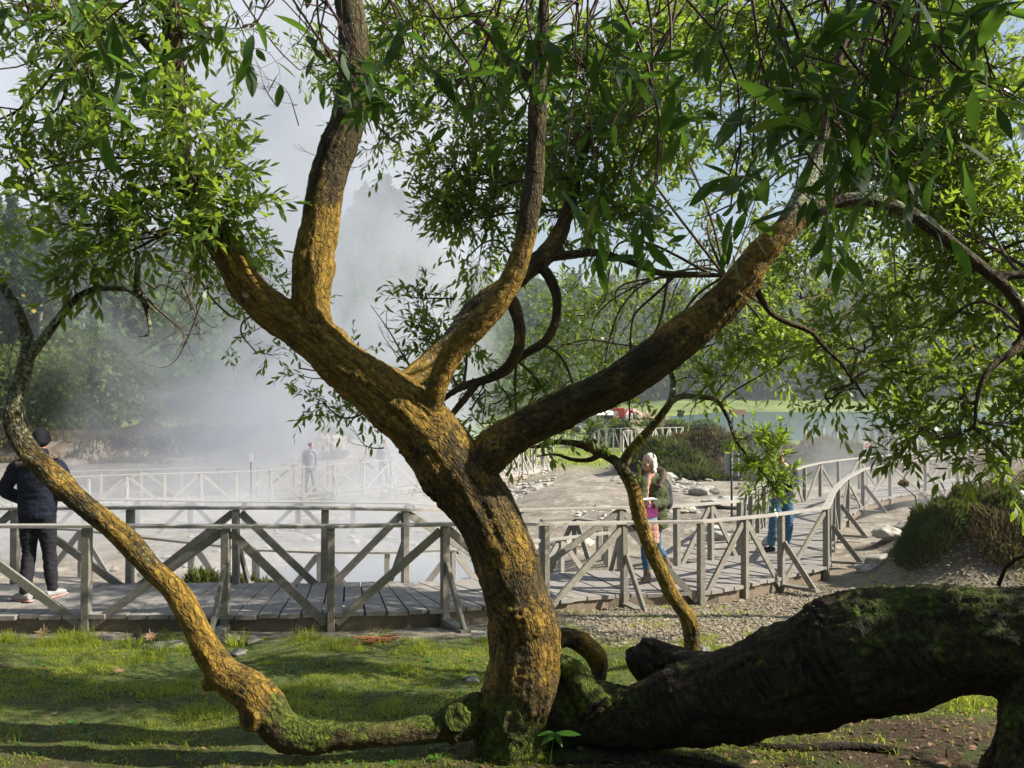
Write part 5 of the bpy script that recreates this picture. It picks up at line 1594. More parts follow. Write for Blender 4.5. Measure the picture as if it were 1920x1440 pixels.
for (x, y, rx, h, m, n, lab) in ((6.25, 12.3, .55, .35, 'heath_g', 4200, 'olive heather on the near left flank of the mound'), (6.7, 12.9, .6, .42, 'heath_g', 5200, 'dark green heather on the mound crest, left part'), (7.3, 12.6, .75, .55, 'heath_g', 7000, 'largest green shrub on top of the mound'),
                                 (7.1, 11.9, .6, .3, 'heath', 4200, 'brown dry heather on the front of the mound'), (7.9, 12.4, .7, .5, 'heath_g', 6000, 'yellow green shrub at the right end of the mound'), (7.75, 11.6, .5, .3, 'heath_g', 3200, 'small green tuft low on the right of the mound'),
                                 (6.45, 13.6, .35, .38, 'heath_g', 2500, 'rounded green cushion behind the mound, near the wisp of steam'), (8.9, 14.8, 1.0, .7, 'heath_g', 6000, 'big green shrub behind the mound at the right edge'), (9.9, 15.6, 1.2, .8, 'heath', 6000, 'tan shrub far right behind the mound'),
                                 (7.5, 14.6, .6, .45, 'heath_g', 3500, 'green heather beyond the mound below the railing')):
    heath('heather_shrub', lab, x, y, rx, rx * .85, h, n, M[m], .11, G, 'heather', .010)
G = 'ferny bushes below the boardwalk at the pool edge'
for (px, d, rx, h, lab) in ((382, 10.9, .42, .52, 'grey green ferny bush seen through the left railings'), (462, 11.0, .35, .48, 'ferny bush behind the apex post of the near railing'), (500, 10.9, .25, .4, 'small dark ferny bush right of the apex post'), (625, 10.9, .2, .2, 'low tuft beyond the deck edge, mid left')):
    heath('ferny_bush', lab, hx(px, d), d, rx, rx * .7, h, 2600, M['heath_g'], .12, G, 'bush', .010)
# dried flower head on a stalk
o = thing('dried_flower', 'dried seed head on a bent stalk before the steaming rocks', 'plant', at(1712, 945, 13.4)[:])
b0 = Vector((xat(1728, 13.4), 13.4, gz(xat(1728, 13.4), 13.4)))
mb = MB(); mb.tube([b0, at(1716, 930, 13.4), at(1700, 918, 13.4), at(1694, 912, 13.4)], [.012, .01, .008, .008], 5); mb.build('stem', M['twig'], o)
C, _ = clump_points(260, [(np.array(at(1694, 906, 13.4)[:]), np.array([.085, .08, .06]))])
V, Q = facets(C, .035); fast('flower_head', V, None, Q, M['heath'], o, {'rnd': RNG.random(len(C)).repeat(4)})


def heath_cover(name, label, X, Y, h, mat, w=.02):
    n = len(X); Z = terrain(X, Y); P = np.stack([X, Y, Z], 1)
    D = RNG.normal(size=(n, 3)) * .4; D[:, 2] += 1; D /= np.linalg.norm(D, axis=1)[:, None]
    L_ = h * (0.4 + RNG.random(n))[:, None]; S = np.cross(D, RNG.normal(size=(n, 3))); S /= np.linalg.norm(S, axis=1)[:, None]
    W = w * (0.6 + RNG.random(n))[:, None]
    V = np.stack([P - D * L_ * .1, P + D * L_ * .4 + S * W, P + D * L_, P + D * L_ * .4 - S * W], 1).reshape(-1, 3)
    tone = np.clip(0.5 + 0.5 * vnoise(P * .9, 19) + 0.4 * (RNG.random(n) - .5), 0, 1)
    return tag(fast(name, V, None, np.arange(n * 4).reshape(-1, 4), mat, None, {'rnd': tone.repeat(4)}), label, None, None, 'stuff')


n = 26000
X = -9.5 - RNG.random(n) * 24; Y = 43 + RNG.random(n) * 9
k = fbm(np.stack([X * .5, Y * .8, X * 0], 1), 61, 3); e_ = 43.5 + 1.6 * fbm(np.stack([X * 0.22, X * 0, X * 0], 1), 21, 3) + 7 * sstep(-13, -7.5, X)
ok = (k + 0.55 * sstep(1.0, 3.0, Y - e_) + .35 * sstep(-17, -22, X) > .25)
heath_cover('heath_cover', 'tan and olive heath growing over the clay bank at left', X[ok], Y[ok], .34, M['heath'], .035)
n = 9000
X = -4 + RNG.random(n) * 36; Y = 41 + RNG.random(n) * 12
k = fbm(np.stack([X * .3, Y * .5, X * 0], 1), 64, 3)
heath_cover('rough_grass', 'rough grass fringe between the mud field and the meadow', X[k > .1], Y[k > .1], .16, M['grass'], .03)
n = 9000
X = 0.3 + RNG.random(n) * 4.4; Y = 7.6 + RNG.random(n) * 3.0
k = fbm(np.stack([X * 1.3, Y * 1.6, X * 0], 1), 69, 3)
heath_cover('ground_herbs', 'patches of low weeds growing in the gravel by the boardwalk', X[k > .3], Y[k > .3], .035, M['grass'], .005)
n = 5000
X = 5.2 + RNG.random(n) * 4.2; Y = 9.2 + RNG.random(n) * 3.4
k = fbm(np.stack([X * 1.1, Y * 1.1, X * 0], 1), 67, 3)
heath_cover('ground_herbs', 'low weeds on the slope below the shrubby mound', X[k > .25], Y[k > .25], .06, M['grass'], .006)

# ------------------------------------------------------------------ rocks
def rock_mesh(name, c, r, mat, parent=None, seed=0, sub=3, rough=0.35):
    import bmesh
    bm = bmesh.new()
    bmesh.ops.create_icosphere(bm, subdivisions=sub, radius=1)
    V = np.array([v.co[:] for v in bm.verts]); T = np.array([[v.index for v in f.verts] for f in bm.faces])
    bm.free()
    d = fbm(V * 1.4 + seed * 3.1, seed, 3)[:, None]
    q = fbm(V * 4 + seed, seed + 5, 2)[:, None]
    V = V * (1 + rough * d + 0.08 * q)
    # flatten facets against a few planes
    for k in range(9):
        n = unit(np.random.default_rng(seed * 31 + k).normal(size=3))
        h = 0.72 + 0.12 * (k % 3)
        p = V @ n
        V = V - np.outer(np.clip(p - h, 0, None) * 0.9, n)
    V = V * np.array(r) + np.array(c)
    return fast(name, V, T, None, mat, parent, {'rnd': np.full(len(V), (seed * 0.37) % 1)}, sub > 3)


ROCKS = [(1333, 932, 17.5, 34, 20, 'rock', 'large pale boulder on the crust left of the metal notice board'), (1316, 895, 27, 30, 14, 'rock', 'pale slab under the heather bank behind the woman'), (1255, 880, 33, 18, 10, 'rock', 'pale rock at the foot of the heather, right of her hood'),
         (1712, 1082, 9.6, 27, 20, 'rock_g', 'pointed grey stone just beyond the fallen trunk'), (1585, 1116, 8.9, 24, 11, 'rock_g', 'flat grey stone on the gravel below the railing corner'), (1280, 1192, 7.2, 20, 15, 'rock_g', 'grey stone at the foot of the slender tree, left side'),
         (1310, 1195, 7.3, 18, 13, 'rock_g', 'tan stone at the foot of the slender tree, right side'), (1640, 972, 14.2, 32, 18, 'rock', 'pale boulder just outside the railing bend'), (1665, 948, 15.6, 28, 17, 'rock', 'rounded boulder wrapped in steam by the boardwalk bend'),
         (1705, 925, 16.6, 30, 20, 'rock', 'steaming boulder furthest along the right railing'), (1620, 1000, 13.6, 20, 9, 'rock', 'low pale rock under the railing props'), (435, 1208, 7.9, 30, 10, 'rock_g', 'pale flat stone left of the low limb in the grass edge'),
         (470, 1212, 7.85, 24, 9, 'rock_g', 'flat stone beside the boardwalk foot, right of the low limb'), (447, 1242, 7.2, 16, 9, 'rock_g', 'small grey stone in the grass touching the low limb'), (318, 1222, 7.6, 40, 7, 'rock_g', 'long half buried slab in the grass left of the low limb'),
         (200, 1198, 7.95, 16, 8, 'rock_g', 'small pale stone between dry leaves at left'), (885, 1258, 6.4, 18, 8, 'rock_g', 'half buried stone in grass left of the main trunk'), (580, 1193, 8.1, 16, 7, 'rock_g', 'mossy stone under the boardwalk edge'),
         (1070, 985, 16.5, 40, 12, 'crust', 'lumpy pale crust mound in the middle of the mud field'), (1380, 905, 24, 60, 13, 'rock', 'long pale outcrop below the heather bank'), (880, 1105, 11.3, 26, 11, 'rock', 'whitish crust lump beside the pool and main trunk'), (1800, 1010, 11.0, 30, 12, 'rock_g', 'brown stone on the front of the shrubby mound'),
         (1785, 1065, 10.4, 16, 7, 'rock_g', 'small stone at the foot of the mound'), (900, 1002, 15, 22, 8, 'crust', 'small crust lump seen past the main trunk')]
for i, (px, py, d, rx, rz, m, lab) in enumerate(ROCKS):
    x = xat(px, d); z = gz(x, d)
    rr = (pr(rx, d), pr(rx, d) * .8, pr(rz, d))
    o = rock_mesh('rock', (0, 0, 0), rr, M[m], None, i + 1, 4 if d < 20 else 3)
    o.location = (x, d, z + rr[2] * 0.45)
    tag(o, lab, 'rock')
# pale ledges of altered clay below the heather
# ------------------------------------------------------------------ loose stones (uncountable)
def scatter_stones(name, label, X, Y, S, mat, flat=.6):
    import bmesh
    bm = bmesh.new(); bmesh.ops.create_icosphere(bm, subdivisions=1, radius=1)
    B0 = np.array([v.co[:] for v in bm.verts]); F0 = np.array([[v.index for v in f.verts] for f in bm.faces]); bm.free()
    n = len(X); m = len(B0)
    Z = terrain(X, Y)
    V = B0[None] * (1 + 0.35 * RNG.normal(size=(n, m, 1)))
    a = RNG.random(n) * 6.28; c, s = np.cos(a)[:, None], np.sin(a)[:, None]
    V = V * np.stack([S * (0.7 + .6 * RNG.random(n)), S * (0.7 + .6 * RNG.random(n)), S * flat], 1)[:, None, :]
    V = np.stack([V[..., 0] * c - V[..., 1] * s, V[..., 0] * s + V[..., 1] * c, V[..., 2]], 2)
    V = V + np.stack([X, Y, Z + S * flat * .3], 1)[:, None, :]
    T = (np.arange(n) * m)[:, None, None] + F0[None]
    o = fast(name, V.reshape(-1, 3), T.reshape(-1, 3), None, mat, None, {'rnd': RNG.random(n).repeat(m)})
    return tag(o, label, None, None, 'stuff')


n = 15000
Y = 7.0 + RNG.random(n) ** 0.9 * 5.5; X = 0.2 + RNG.random(n) * (Y * 0.62 + .3)
k = fbm(np.stack([X * .9, Y * .9, X * 0], 1), 31, 3)
ok = (Y + .3 * k + 0.9 * sstep(1.9, 3.4, X) > 7.85) & (X + .4 * k > .4)
scatter_stones('gravel', 'loose tan gravel below the curving boardwalk', X[ok], Y[ok], 0.012 + 0.016 * RNG.random(ok.sum()) ** 2, M['gravel'])
n = 5200
Y = 12.5 + RNG.random(n) * 27; X = (RNG.random(n) * 0.34 - 0.03) * Y
k = fbm(np.stack([X * .35, Y * .22, X * 0], 1), 77, 3)
ok = (k > -0.05)
scatter_stones('rubble', 'broken pale crust fragments littering the mud field', X[ok], Y[ok], (0.02 + 0.10 * RNG.random(ok.sum()) ** 3.0) * (0.6 + Y[ok] / 30), M['crust'], .45)
n = 2200
Y = 13.5 + RNG.random(n) * 26; X = -(RNG.random(n) * 0.6) * Y
ok = fbm(np.stack([X * .35, Y * .22, X * 0], 1), 78, 3) > .1
scatter_stones('rubble', 'pale crust fragments in the steam at left', X[ok], Y[ok], (0.02 + 0.12 * RNG.random(ok.sum()) ** 2.5), M['crust'], .45)


# ------------------------------------------------------------------ grass
def grass():
    n = 240000
    Y = 3.6 + RNG.random(n) ** 0.8 * 4.9
    X = (RNG.random(n) * 1.5 - 0.72) * (Y + 0.6)
    P2 = np.stack([X * 0.9, Y * 0.9, X * 0], 1)
    k = fbm(P2, 31, 3)
    patch = fbm(np.stack([X * 2.2, Y * 2.2, X * 0], 1), 55, 3)
    edge = 8.05 - 0.05 * sstep(0.3, 1.2, X) - 0.8 * sstep(2.0, 3.4, X)
    keep = ((Y + .35 * k < edge + .25) | ((X > .3) & (Y < 9.4) & (patch > .55) & (RNG.random(n) < .5))) & (RNG.random(n) < 0.10 + 1.0 * sstep(-.55, .35, patch))
    soil = (1 - sstep(4.3, 5.2, Y + .5 * k)) * sstep(-.5, .6, X + .5 * k)
    keep &= RNG.random(n) > soil * 0.93
    keep &= (RNG.random(n) > 0.55 * (1 - sstep(3.8, 5.0, Y)))
    X, Y, patch = X[keep], Y[keep], patch[keep]
    n = len(X)
    Z = terrain(X, Y)
    tuft = sstep(.15, .8, vnoise(np.stack([X * 5, Y * 5, X * 0], 1), 91))
    edge_t = sstep(7.2, 7.9, Y)
    H = (0.020 + 0.050 * RNG.random(n) ** 2) * (0.55 + 1.1 * tuft) * (1 + 1.1 * edge_t * tuft)
    a = RNG.random(n) * 2 * math.pi
    D = np.stack([np.cos(a) * .55, np.sin(a) * .55, np.ones(n)], 1) + RNG.normal(size=(n, 3)) * .2
    D /= np.linalg.norm(D, axis=1)[:, None]
    S = np.stack([-np.sin(a), np.cos(a), a * 0], 1)
    W = (0.0022 + 0.0022 * RNG.random(n))[:, None]
    P = np.stack([X, Y, Z - .004], 1); Hh = H[:, None]
    bend = np.stack([np.cos(a), np.sin(a), -0.5 * np.ones(n)], 1) * Hh * (0.35 + .4 * RNG.random(n))[:, None]
    V = np.stack([P - S * W, P + S * W, P + D * Hh * .55 - S * W * .7, P + D * Hh * .55 + S * W * .7, P + D * Hh + bend], 1).reshape(-1, 3)
    b = (np.arange(n) * 5)[:, None]
    Q = b + np.array([[0, 1, 3, 2]]); T = b + np.array([[2, 3, 4]])
    tone = np.clip(0.45 + .5 * patch + .35 * (RNG.random(n) - .5), 0, 1)
    o = fast('grass', V, T, Q, M['grass'], None, {'rnd': tone.repeat(5)})
    tag(o, 'short sunlit lawn grass in front of the boardwalk', None, None, 'stuff')


grass()


def weeds():
    L_ = Leaves()
    for _ in range(330):
        y = random.uniform(4.2, 8.0); x = random.uniform(-.62, .14) * y
        z = gzc(x, y)
        if vnoise(np.array([[x * 1.5, y * 1.5, 0.]]), 44)[0] < -.1: continue
        n_ = random.randint(4, 8); s_ = random.uniform(.02, .045)
        for k in range(n_):
            a = 6.28 * k / n_ + random.uniform(-.3, .3)
            L_.add(np.array([x, y, z + .004]), np.array([math.cos(a), math.sin(a), random.uniform(.25, .7)]), np.array([0, 0, 1.]), s_ * random.uniform(.7, 1.3), s_ * .4, random.uniform(.2, .8))
    tag(L_.build('lawn_weeds', M['fern'], None, 1), 'small broad-leaved weeds dotted through the lawn', None, None, 'stuff')


def tuft(px, py, d, n, h, label, spread=.08):
    x = xat(px, d); z = gz(x, d)
    o_ = Leaves()
    for _ in range(n):
        a = random.uniform(0, 6.28); q = random.random() ** .5 * spread
        o_.add(np.array([x + q * math.cos(a), d + q * math.sin(a), z - .01]), np.array([math.cos(a) * .45, math.sin(a) * .45, 1]) + rv() * .15, rv(), h * random.uniform(.5, 1.1), h * .07, .6)
    return tag(o_.build('grass_tuft', M['grass'], None, 1), label, 'grass tuft', 'taller grass tufts along the boardwalk foot')


for (px, d, n, h, lab) in ((10, 8.0, 40, .16, 'grass tuft at the left edge by the boardwalk'), (40, 7.9, 30, .12, 'small tuft just left of the first dry leaf'), (137, 7.9, 60, .17, 'tall bright tuft under the first post'), (250, 7.6, 45, .15, 'tuft beside the slab left of the low limb'), (450, 7.7, 50, .17, 'bright tuft growing by the pale flat stones'),
                           (300, 7.2, 50, .13, 'tuft in front of the half buried slab'), (700, 8.0, 22, .12, 'small tuft under the boardwalk right of the bark scraps'), (800, 7.8, 30, .1, 'tuft below the propped post'), (565, 8.1, 30, .1, 'tuft below the base post')):
    tuft(px, 0, d, n, h, lab)


# ------------------------------------------------------------------ litter
def litter():
    L_ = Leaves()
    n = 3800
    for _ in range(n):
        y = random.uniform(3.3, 5.6) if random.random() < .72 else random.uniform(5.5, 8.2)
        x = random.uniform(-.3, 2.9) * y / 4.2 if random.random() < .8 else random.uniform(-3.2, 0) * y / 4.5
        if y > 5.6 and random.random() < .55: continue
        z = gzc(x, y)
        a = random.uniform(0, 6.28)
        l = random.uniform(.02, .06)
        L_.add(np.array([x, y, z + .006]), np.array([math.cos(a), math.sin(a), random.uniform(-.1, .3)]), np.array([0, 0, 1.]) + rv() * .5, l, l * random.uniform(.15, .45), random.random())
    return tag(L_.build('leaf_litter', M['dry'], None, 1), 'small dead leaves and bark bits on the shaded ground', None, None, 'stuff')


_gx = np.linspace(-6, 6, 240); _gy = np.linspace(3, 9, 120)
_GX, _GY = np.meshgrid(_gx, _gy, indexing='ij'); _GZ = terrain(_GX.ravel(), _GY.ravel()).reshape(_GX.shape)


def gzc(x, y):
    i = min(238, max(0, int((x + 6) / 12 * 239))); j = min(118, max(0, int((y - 3) / 6 * 119)))
    return _GZ[i, j]


litter()
weeds()


def dry_leaf(px, py, d, size, label, stand=0.0, rot=0.0):
    """curled lobed plane-tree leaf, slightly thick"""
    x = xat(px, d); z = gz(x, d)
    lob = [(0, -.5), (.18, -.2), (.62, -.32), (.42, -.02), (.85, .25), (.42, .25), (.30, .55), (.12, .42), (0, 1.0), (-.12, .42), (-.30, .55), (-.42, .25), (-.85, .25), (-.42, -.02), (-.62, -.32), (-.18, -.2)]
    V = [(0, 0.1, 0)]
    for a, b in lob: V.append((a, b, 0))
    V = np.array(V) * size * .55
    cu = 0.35 / size
    V[:, 2] = (V[:, 0] ** 2 + V[:, 1] ** 2) * cu * 1.6 + 0.06 * size * np.sin(V[:, 0] * 30 / size * .1)
    n = len(V)
    T = [(0, i, i + 1) for i in range(1, n - 1)] + [(0, n - 1, 1)]
    Vb = V - [0, 0, .002]
    T2 = [(a + n, c + n, b + n) for a, b, c in T]
    R = (Matrix.Rotation(rot, 3, 'Z') @ Matrix.Rotation(stand, 3, 'X'))
    A = np.array([(R @ Vector(v))[:] for v in np.concatenate([V, Vb])])
    o = fast('dry_leaf', A, T + T2, None, M['dry'], None, {'rnd': np.full(2 * n, .75)})
    o.location = (x, d, z + .015 + size * .22 * abs(math.sin(stand)))
    return tag(o, label, 'dry leaf', 'fallen brown leaves')


dry_leaf(85, 1183, 8.05, .19, 'upright brown leaf in grass at left, below the man', 1.1, .2)
dry_leaf(262, 1195, 7.9, .20, 'upright brown leaf in grass left of the low limb', 1.2, -.3)
dry_leaf(285, 1195, 7.85, .15, 'smaller curled leaf touching the upright one', 1.0, .8)
dry_leaf(1480, 1395, 4.05, .15, 'pale curled leaf on the ground under the fallen trunk', .25, .6)
dry_leaf(1772, 1362, 4.15, .16, 'pale curled leaf near the roots at lower right', .25, -.4)
dry_leaf(228, 1263, 6.5, .12, 'flat brown leaf in the middle of the grass at left', .2, 1.)
dry_leaf(15, 1264, 6.5, .10, 'rust leaf at the left edge of the grass', .2, 2.)
dry_leaf(1010, 1402, 4.1, .09, 'brown leaf scrap beside the seedling', .3, 2.)

# red-brown bark scraps below the boardwalk
mb = MB()
for _ in range(26):
    x = xat(random.uniform(672, 735), 7.95); y = random.uniform(7.75, 8.1)
    a = random.uniform(-.5, .5)
    c = Vector((x, y, gz(x, y) + random.uniform(.01, .05)))
    dd = Vector((math.cos(a), math.sin(a), random.uniform(-.15, .25))) * random.uniform(.04, .12)
    mb.beam(c - dd, c + dd, .02, .006)
tag(mb.build('bark_scraps', simple('red_bark', (.30, .11, .05), .9), None), 'heap of red brown bark scraps at the boardwalk foot', None, None, 'stuff')

# seedling by the trunk base
sx_, sd_ = xat(1028, 4.05), 4.05
sz_ = gz(sx_, sd_)
o = thing('seedling', 'bright green broad-leaved seedling at the base of the main trunk', 'seedling', (sx_, sd_, sz_))
mb = MB(); tip = at(1040, 1374, 4.05)
mb.tube([Vector((sx_, sd_, sz_ - .01)), Vector((sx_, sd_, sz_)).lerp(tip, .5) + Vector((-.005, 0, 0)), tip], [.004, .003, .002], 6); mb.build('stem', M['fern'], o, True)
L_ = Leaves()
for a, l, up in ((-2.9, .085, .1), (-.25, .11, .15), (.15, .13, .1), (-1.2, .075, -.4), (-2.2, .09, -.5), (2.2, .06, .4)):
    L_.add(np.array(tip[:]), np.array([math.cos(a), -.35 + .2 * math.sin(a * 2), up]), np.array([0, -.25, 1.]), l, l * .34, .7)
for q in range(3):
    L_.add(np.array(tip[:]) - [0, 0, .02], np.array([math.cos(q * 2.1), math.sin(q * 2.1), .2]), np.array([0, 0, 1.]), .05, .018, .4)
L_.build('leaves', M['fern'], o, 2)
# thin bare twig leaning on the fallen trunk at the right edge
mb = MB(); mb.tube([at(1872, 1098, 3.9)[:], at(1885, 1065, 3.88)[:], at(1905, 1048, 3.85)[:], at(1945, 1035, 3.8)[:]], [.010, .009, .009, .007], 7)
mb.build('bare_branch', M['log'], BIG, True)
# surface roots at the lower right
mb = MB()
for pts in ([(1040, 1400, 4.3), (1160, 1405, 4.25), (1290, 1408, 4.2), (1400, 1420, 4.1), (1500, 1425, 4.05)], [(1550, 1432, 4.0), (1640, 1418, 4.0), (1760, 1412, 3.95), (1860, 1415, 3.9)], [(1380, 1352, 4.6), (1480, 1345, 4.5), (1600, 1350, 4.45), (1680, 1365, 4.4)]):
    P_ = []
    for (px, py, d) in pts:
        x = xat(px, d); P_.append((x, d, gz(x, d) + .012))
    S_, R2 = spline(P_, [.028] * len(P_), 5)
    mb.tube(S_, [.028 * (1 - .5 * abs(2 * i / len(S_) - 1)) for i in range(len(S_))], 8)
mb.build('surface_root', M['log'], BIG, True)
# ------------------------------------------------------------------ people
def ell(c, r, n=10, m=14, rot=None):
    V, Q, T = [], [], []
    V.append((0, 0, 1))
    for i in range(1, n):
        a = math.pi * i / n
        for k in range(m):
            b = 2 * math.pi * k / m
            V.append((math.sin(a) * math.cos(b), math.sin(a) * math.sin(b), math.cos(a)))
    V.append((0, 0, -1))
    for k in range(m):
        T.append((0, 1 + k, 1 + (k + 1) % m)); T.append((len(V) - 1, 1 + (n - 2) * m + (k + 1) % m, 1 + (n - 2) * m + k))
    for i in range(n - 2):
        for k in range(m):
            a, b = 1 + i * m + k, 1 + i * m + (k + 1) % m
            Q.append((a, a + m, b + m, b))
    V = np.array(V) * np.array(r)
    if rot is not None: V = V @ np.array(rot.to_matrix()).T
    return V + np.array(c), T, Q


def chain(mb, pts, rad, n=12, flat=1.0, fd=None):
    P, R = spline(pts, [(r,) for r in rad], 4)
    mb.tube(P, list(R[:, 0]), n, 0, True, flat, fd)


def blob(mb, c, r, rot=None):
    V, T, Q = ell(c, r, rot=rot); mb.add(V, T, Q, 0)


def fuse(mb, name, mat, parent, vox, smooth=2, wr=0.0, wf=9, seed=0, xf=None):
    V = np.concatenate(mb.V); T = np.concatenate(mb.T) if mb.T else None; Q = np.concatenate(mb.Q) if mb.Q else None
    W, Qd, N = remesh_arrays(V, T, Q, vox, smooth)
    if wr:
        f = fbm(W * np.array([wf, wf, wf * 1.8]), seed, 3)
        W = W + N * (wr * (1 - np.abs(f) * 2))[:, None]
    return fast(name, W, None, Qd, mat, parent, None, True, local=False)


def hand(mb, wrist, dirn, palm, side, s=1.0, curl=0.5):
    """palm plus five separate fingers; dirn along the hand, palm = palm normal, side = towards the thumb"""
    w = np.array(wrist, float); d = unit(np.array(dirn, float)); p = np.array(palm, float); p = unit(p - d * (p @ d)); t = np.array(side, float); t = unit(t - d * (t @ d) - p * (t @ p))
    L = 0.19 * s
    chain(mb, [w - d * .03, w + d * .02, w + d * .05 * 1, w + d * .085], [.026, .027, .036, .034], 12, .5, p)
    for k, (o, ln) in enumerate(((.031, .072), (.011, .082), (-.010, .076), (-.030, .060))):
        b = w + d * .082 + t * o
        q, a = [b - d * .02, b], 0
        for j in range(3):
            a += curl * (.5 + .35 * j)
            b = b + (d * math.cos(a) + p * math.sin(a)) * ln / 3
            q.append(b)
        chain(mb, q, [.0095, .0095, .0085, .008, .007], 8)
    b = w + d * .03 + t * .028
    chain(mb, [b - t * .012, b, b + t * .022 + d * .022, b + t * .024 + d * .05 + p * .012], [.012, .0115, .010, .008], 8)


def head(mb, c, fwd, s=1.0):
    """c: head centre; fwd: facing direction. head with brow, nose, lips, chin and ears"""
    c = np.array(c); f = unit(np.array(fwd, float)); up = unit(np.array([0, 0, 1.]) - f * f[2]); r = np.cross(f, up)
    def P(x, y, z): return c + (r * x + f * y + up * z) * s
    rot = Matrix((Vector(r), Vector(f), Vector(up))).transposed().to_quaternion()
    blob(mb, P(0, -.01, .03), (.075 * s, .094 * s, .095 * s), rot)
    blob(mb, P(0, .022, -.04), (.056 * s, .066 * s, .078 * s), rot)
    blob(mb, P(0, .062, -.088), (.026 * s, .024 * s, .02 * s), rot)
    blob(mb, P(0, .078, .022), (.045 * s, .014 * s, .012 * s), rot)
    chain(mb, [P(0, .082, .015), P(0, .098, -.012), P(0, .108, -.030), P(0, .088, -.040)], [.009 * s, .010 * s, .014 * s, .010 * s], 8)
    blob(mb, P(0, .083, -.058), (.024 * s, .010 * s, .006 * s), rot)
    blob(mb, P(0, .082, -.067), (.021 * s, .010 * s, .007 * s), rot)
    for sx in (-1, 1):
        blob(mb, P(.036 * sx, .064, -.012), (.022 * s, .022 * s, .02 * s), rot)
        blob(mb, P(.076 * sx, -.012, -.008), (.010 * s, .022 * s, .034 * s), rot)
    return P


def eyes(P, s, parent):
    for sx in (-1, 1):
        mb = MB(); blob(mb, P(.031 * sx, .080, .004), (.013 * s, .006 * s, .006 * s)); mb.build('eye', M['darkm'], parent, True)


def body_parts(mb, J, s=1.0, slim=1.0):
    """skeleton joints J -> naked continuous body shells"""
    chain(mb, [J['pelvis'], J['waist'], J['chest'], J['shoulder_c'], J['neck']], [.15 * slim, .135 * slim, .155 * slim, .12 * slim, .055], 16, .72, (0, 1, 0))
    chain(mb, [J['neck'], J['head']], [.055, .05])
    for q in 'lr':
        chain(mb, [J['shoulder_c'], J['sh_' + q], J['el_' + q], J['wr_' + q]], [.07, .055, .042, .028])
        chain(mb, [J['pelvis'], J['hip_' + q], J['kn_' + q], J['an_' + q]], [.11, .092, .06, .04])


def v3(*a): return np.array(a, float)


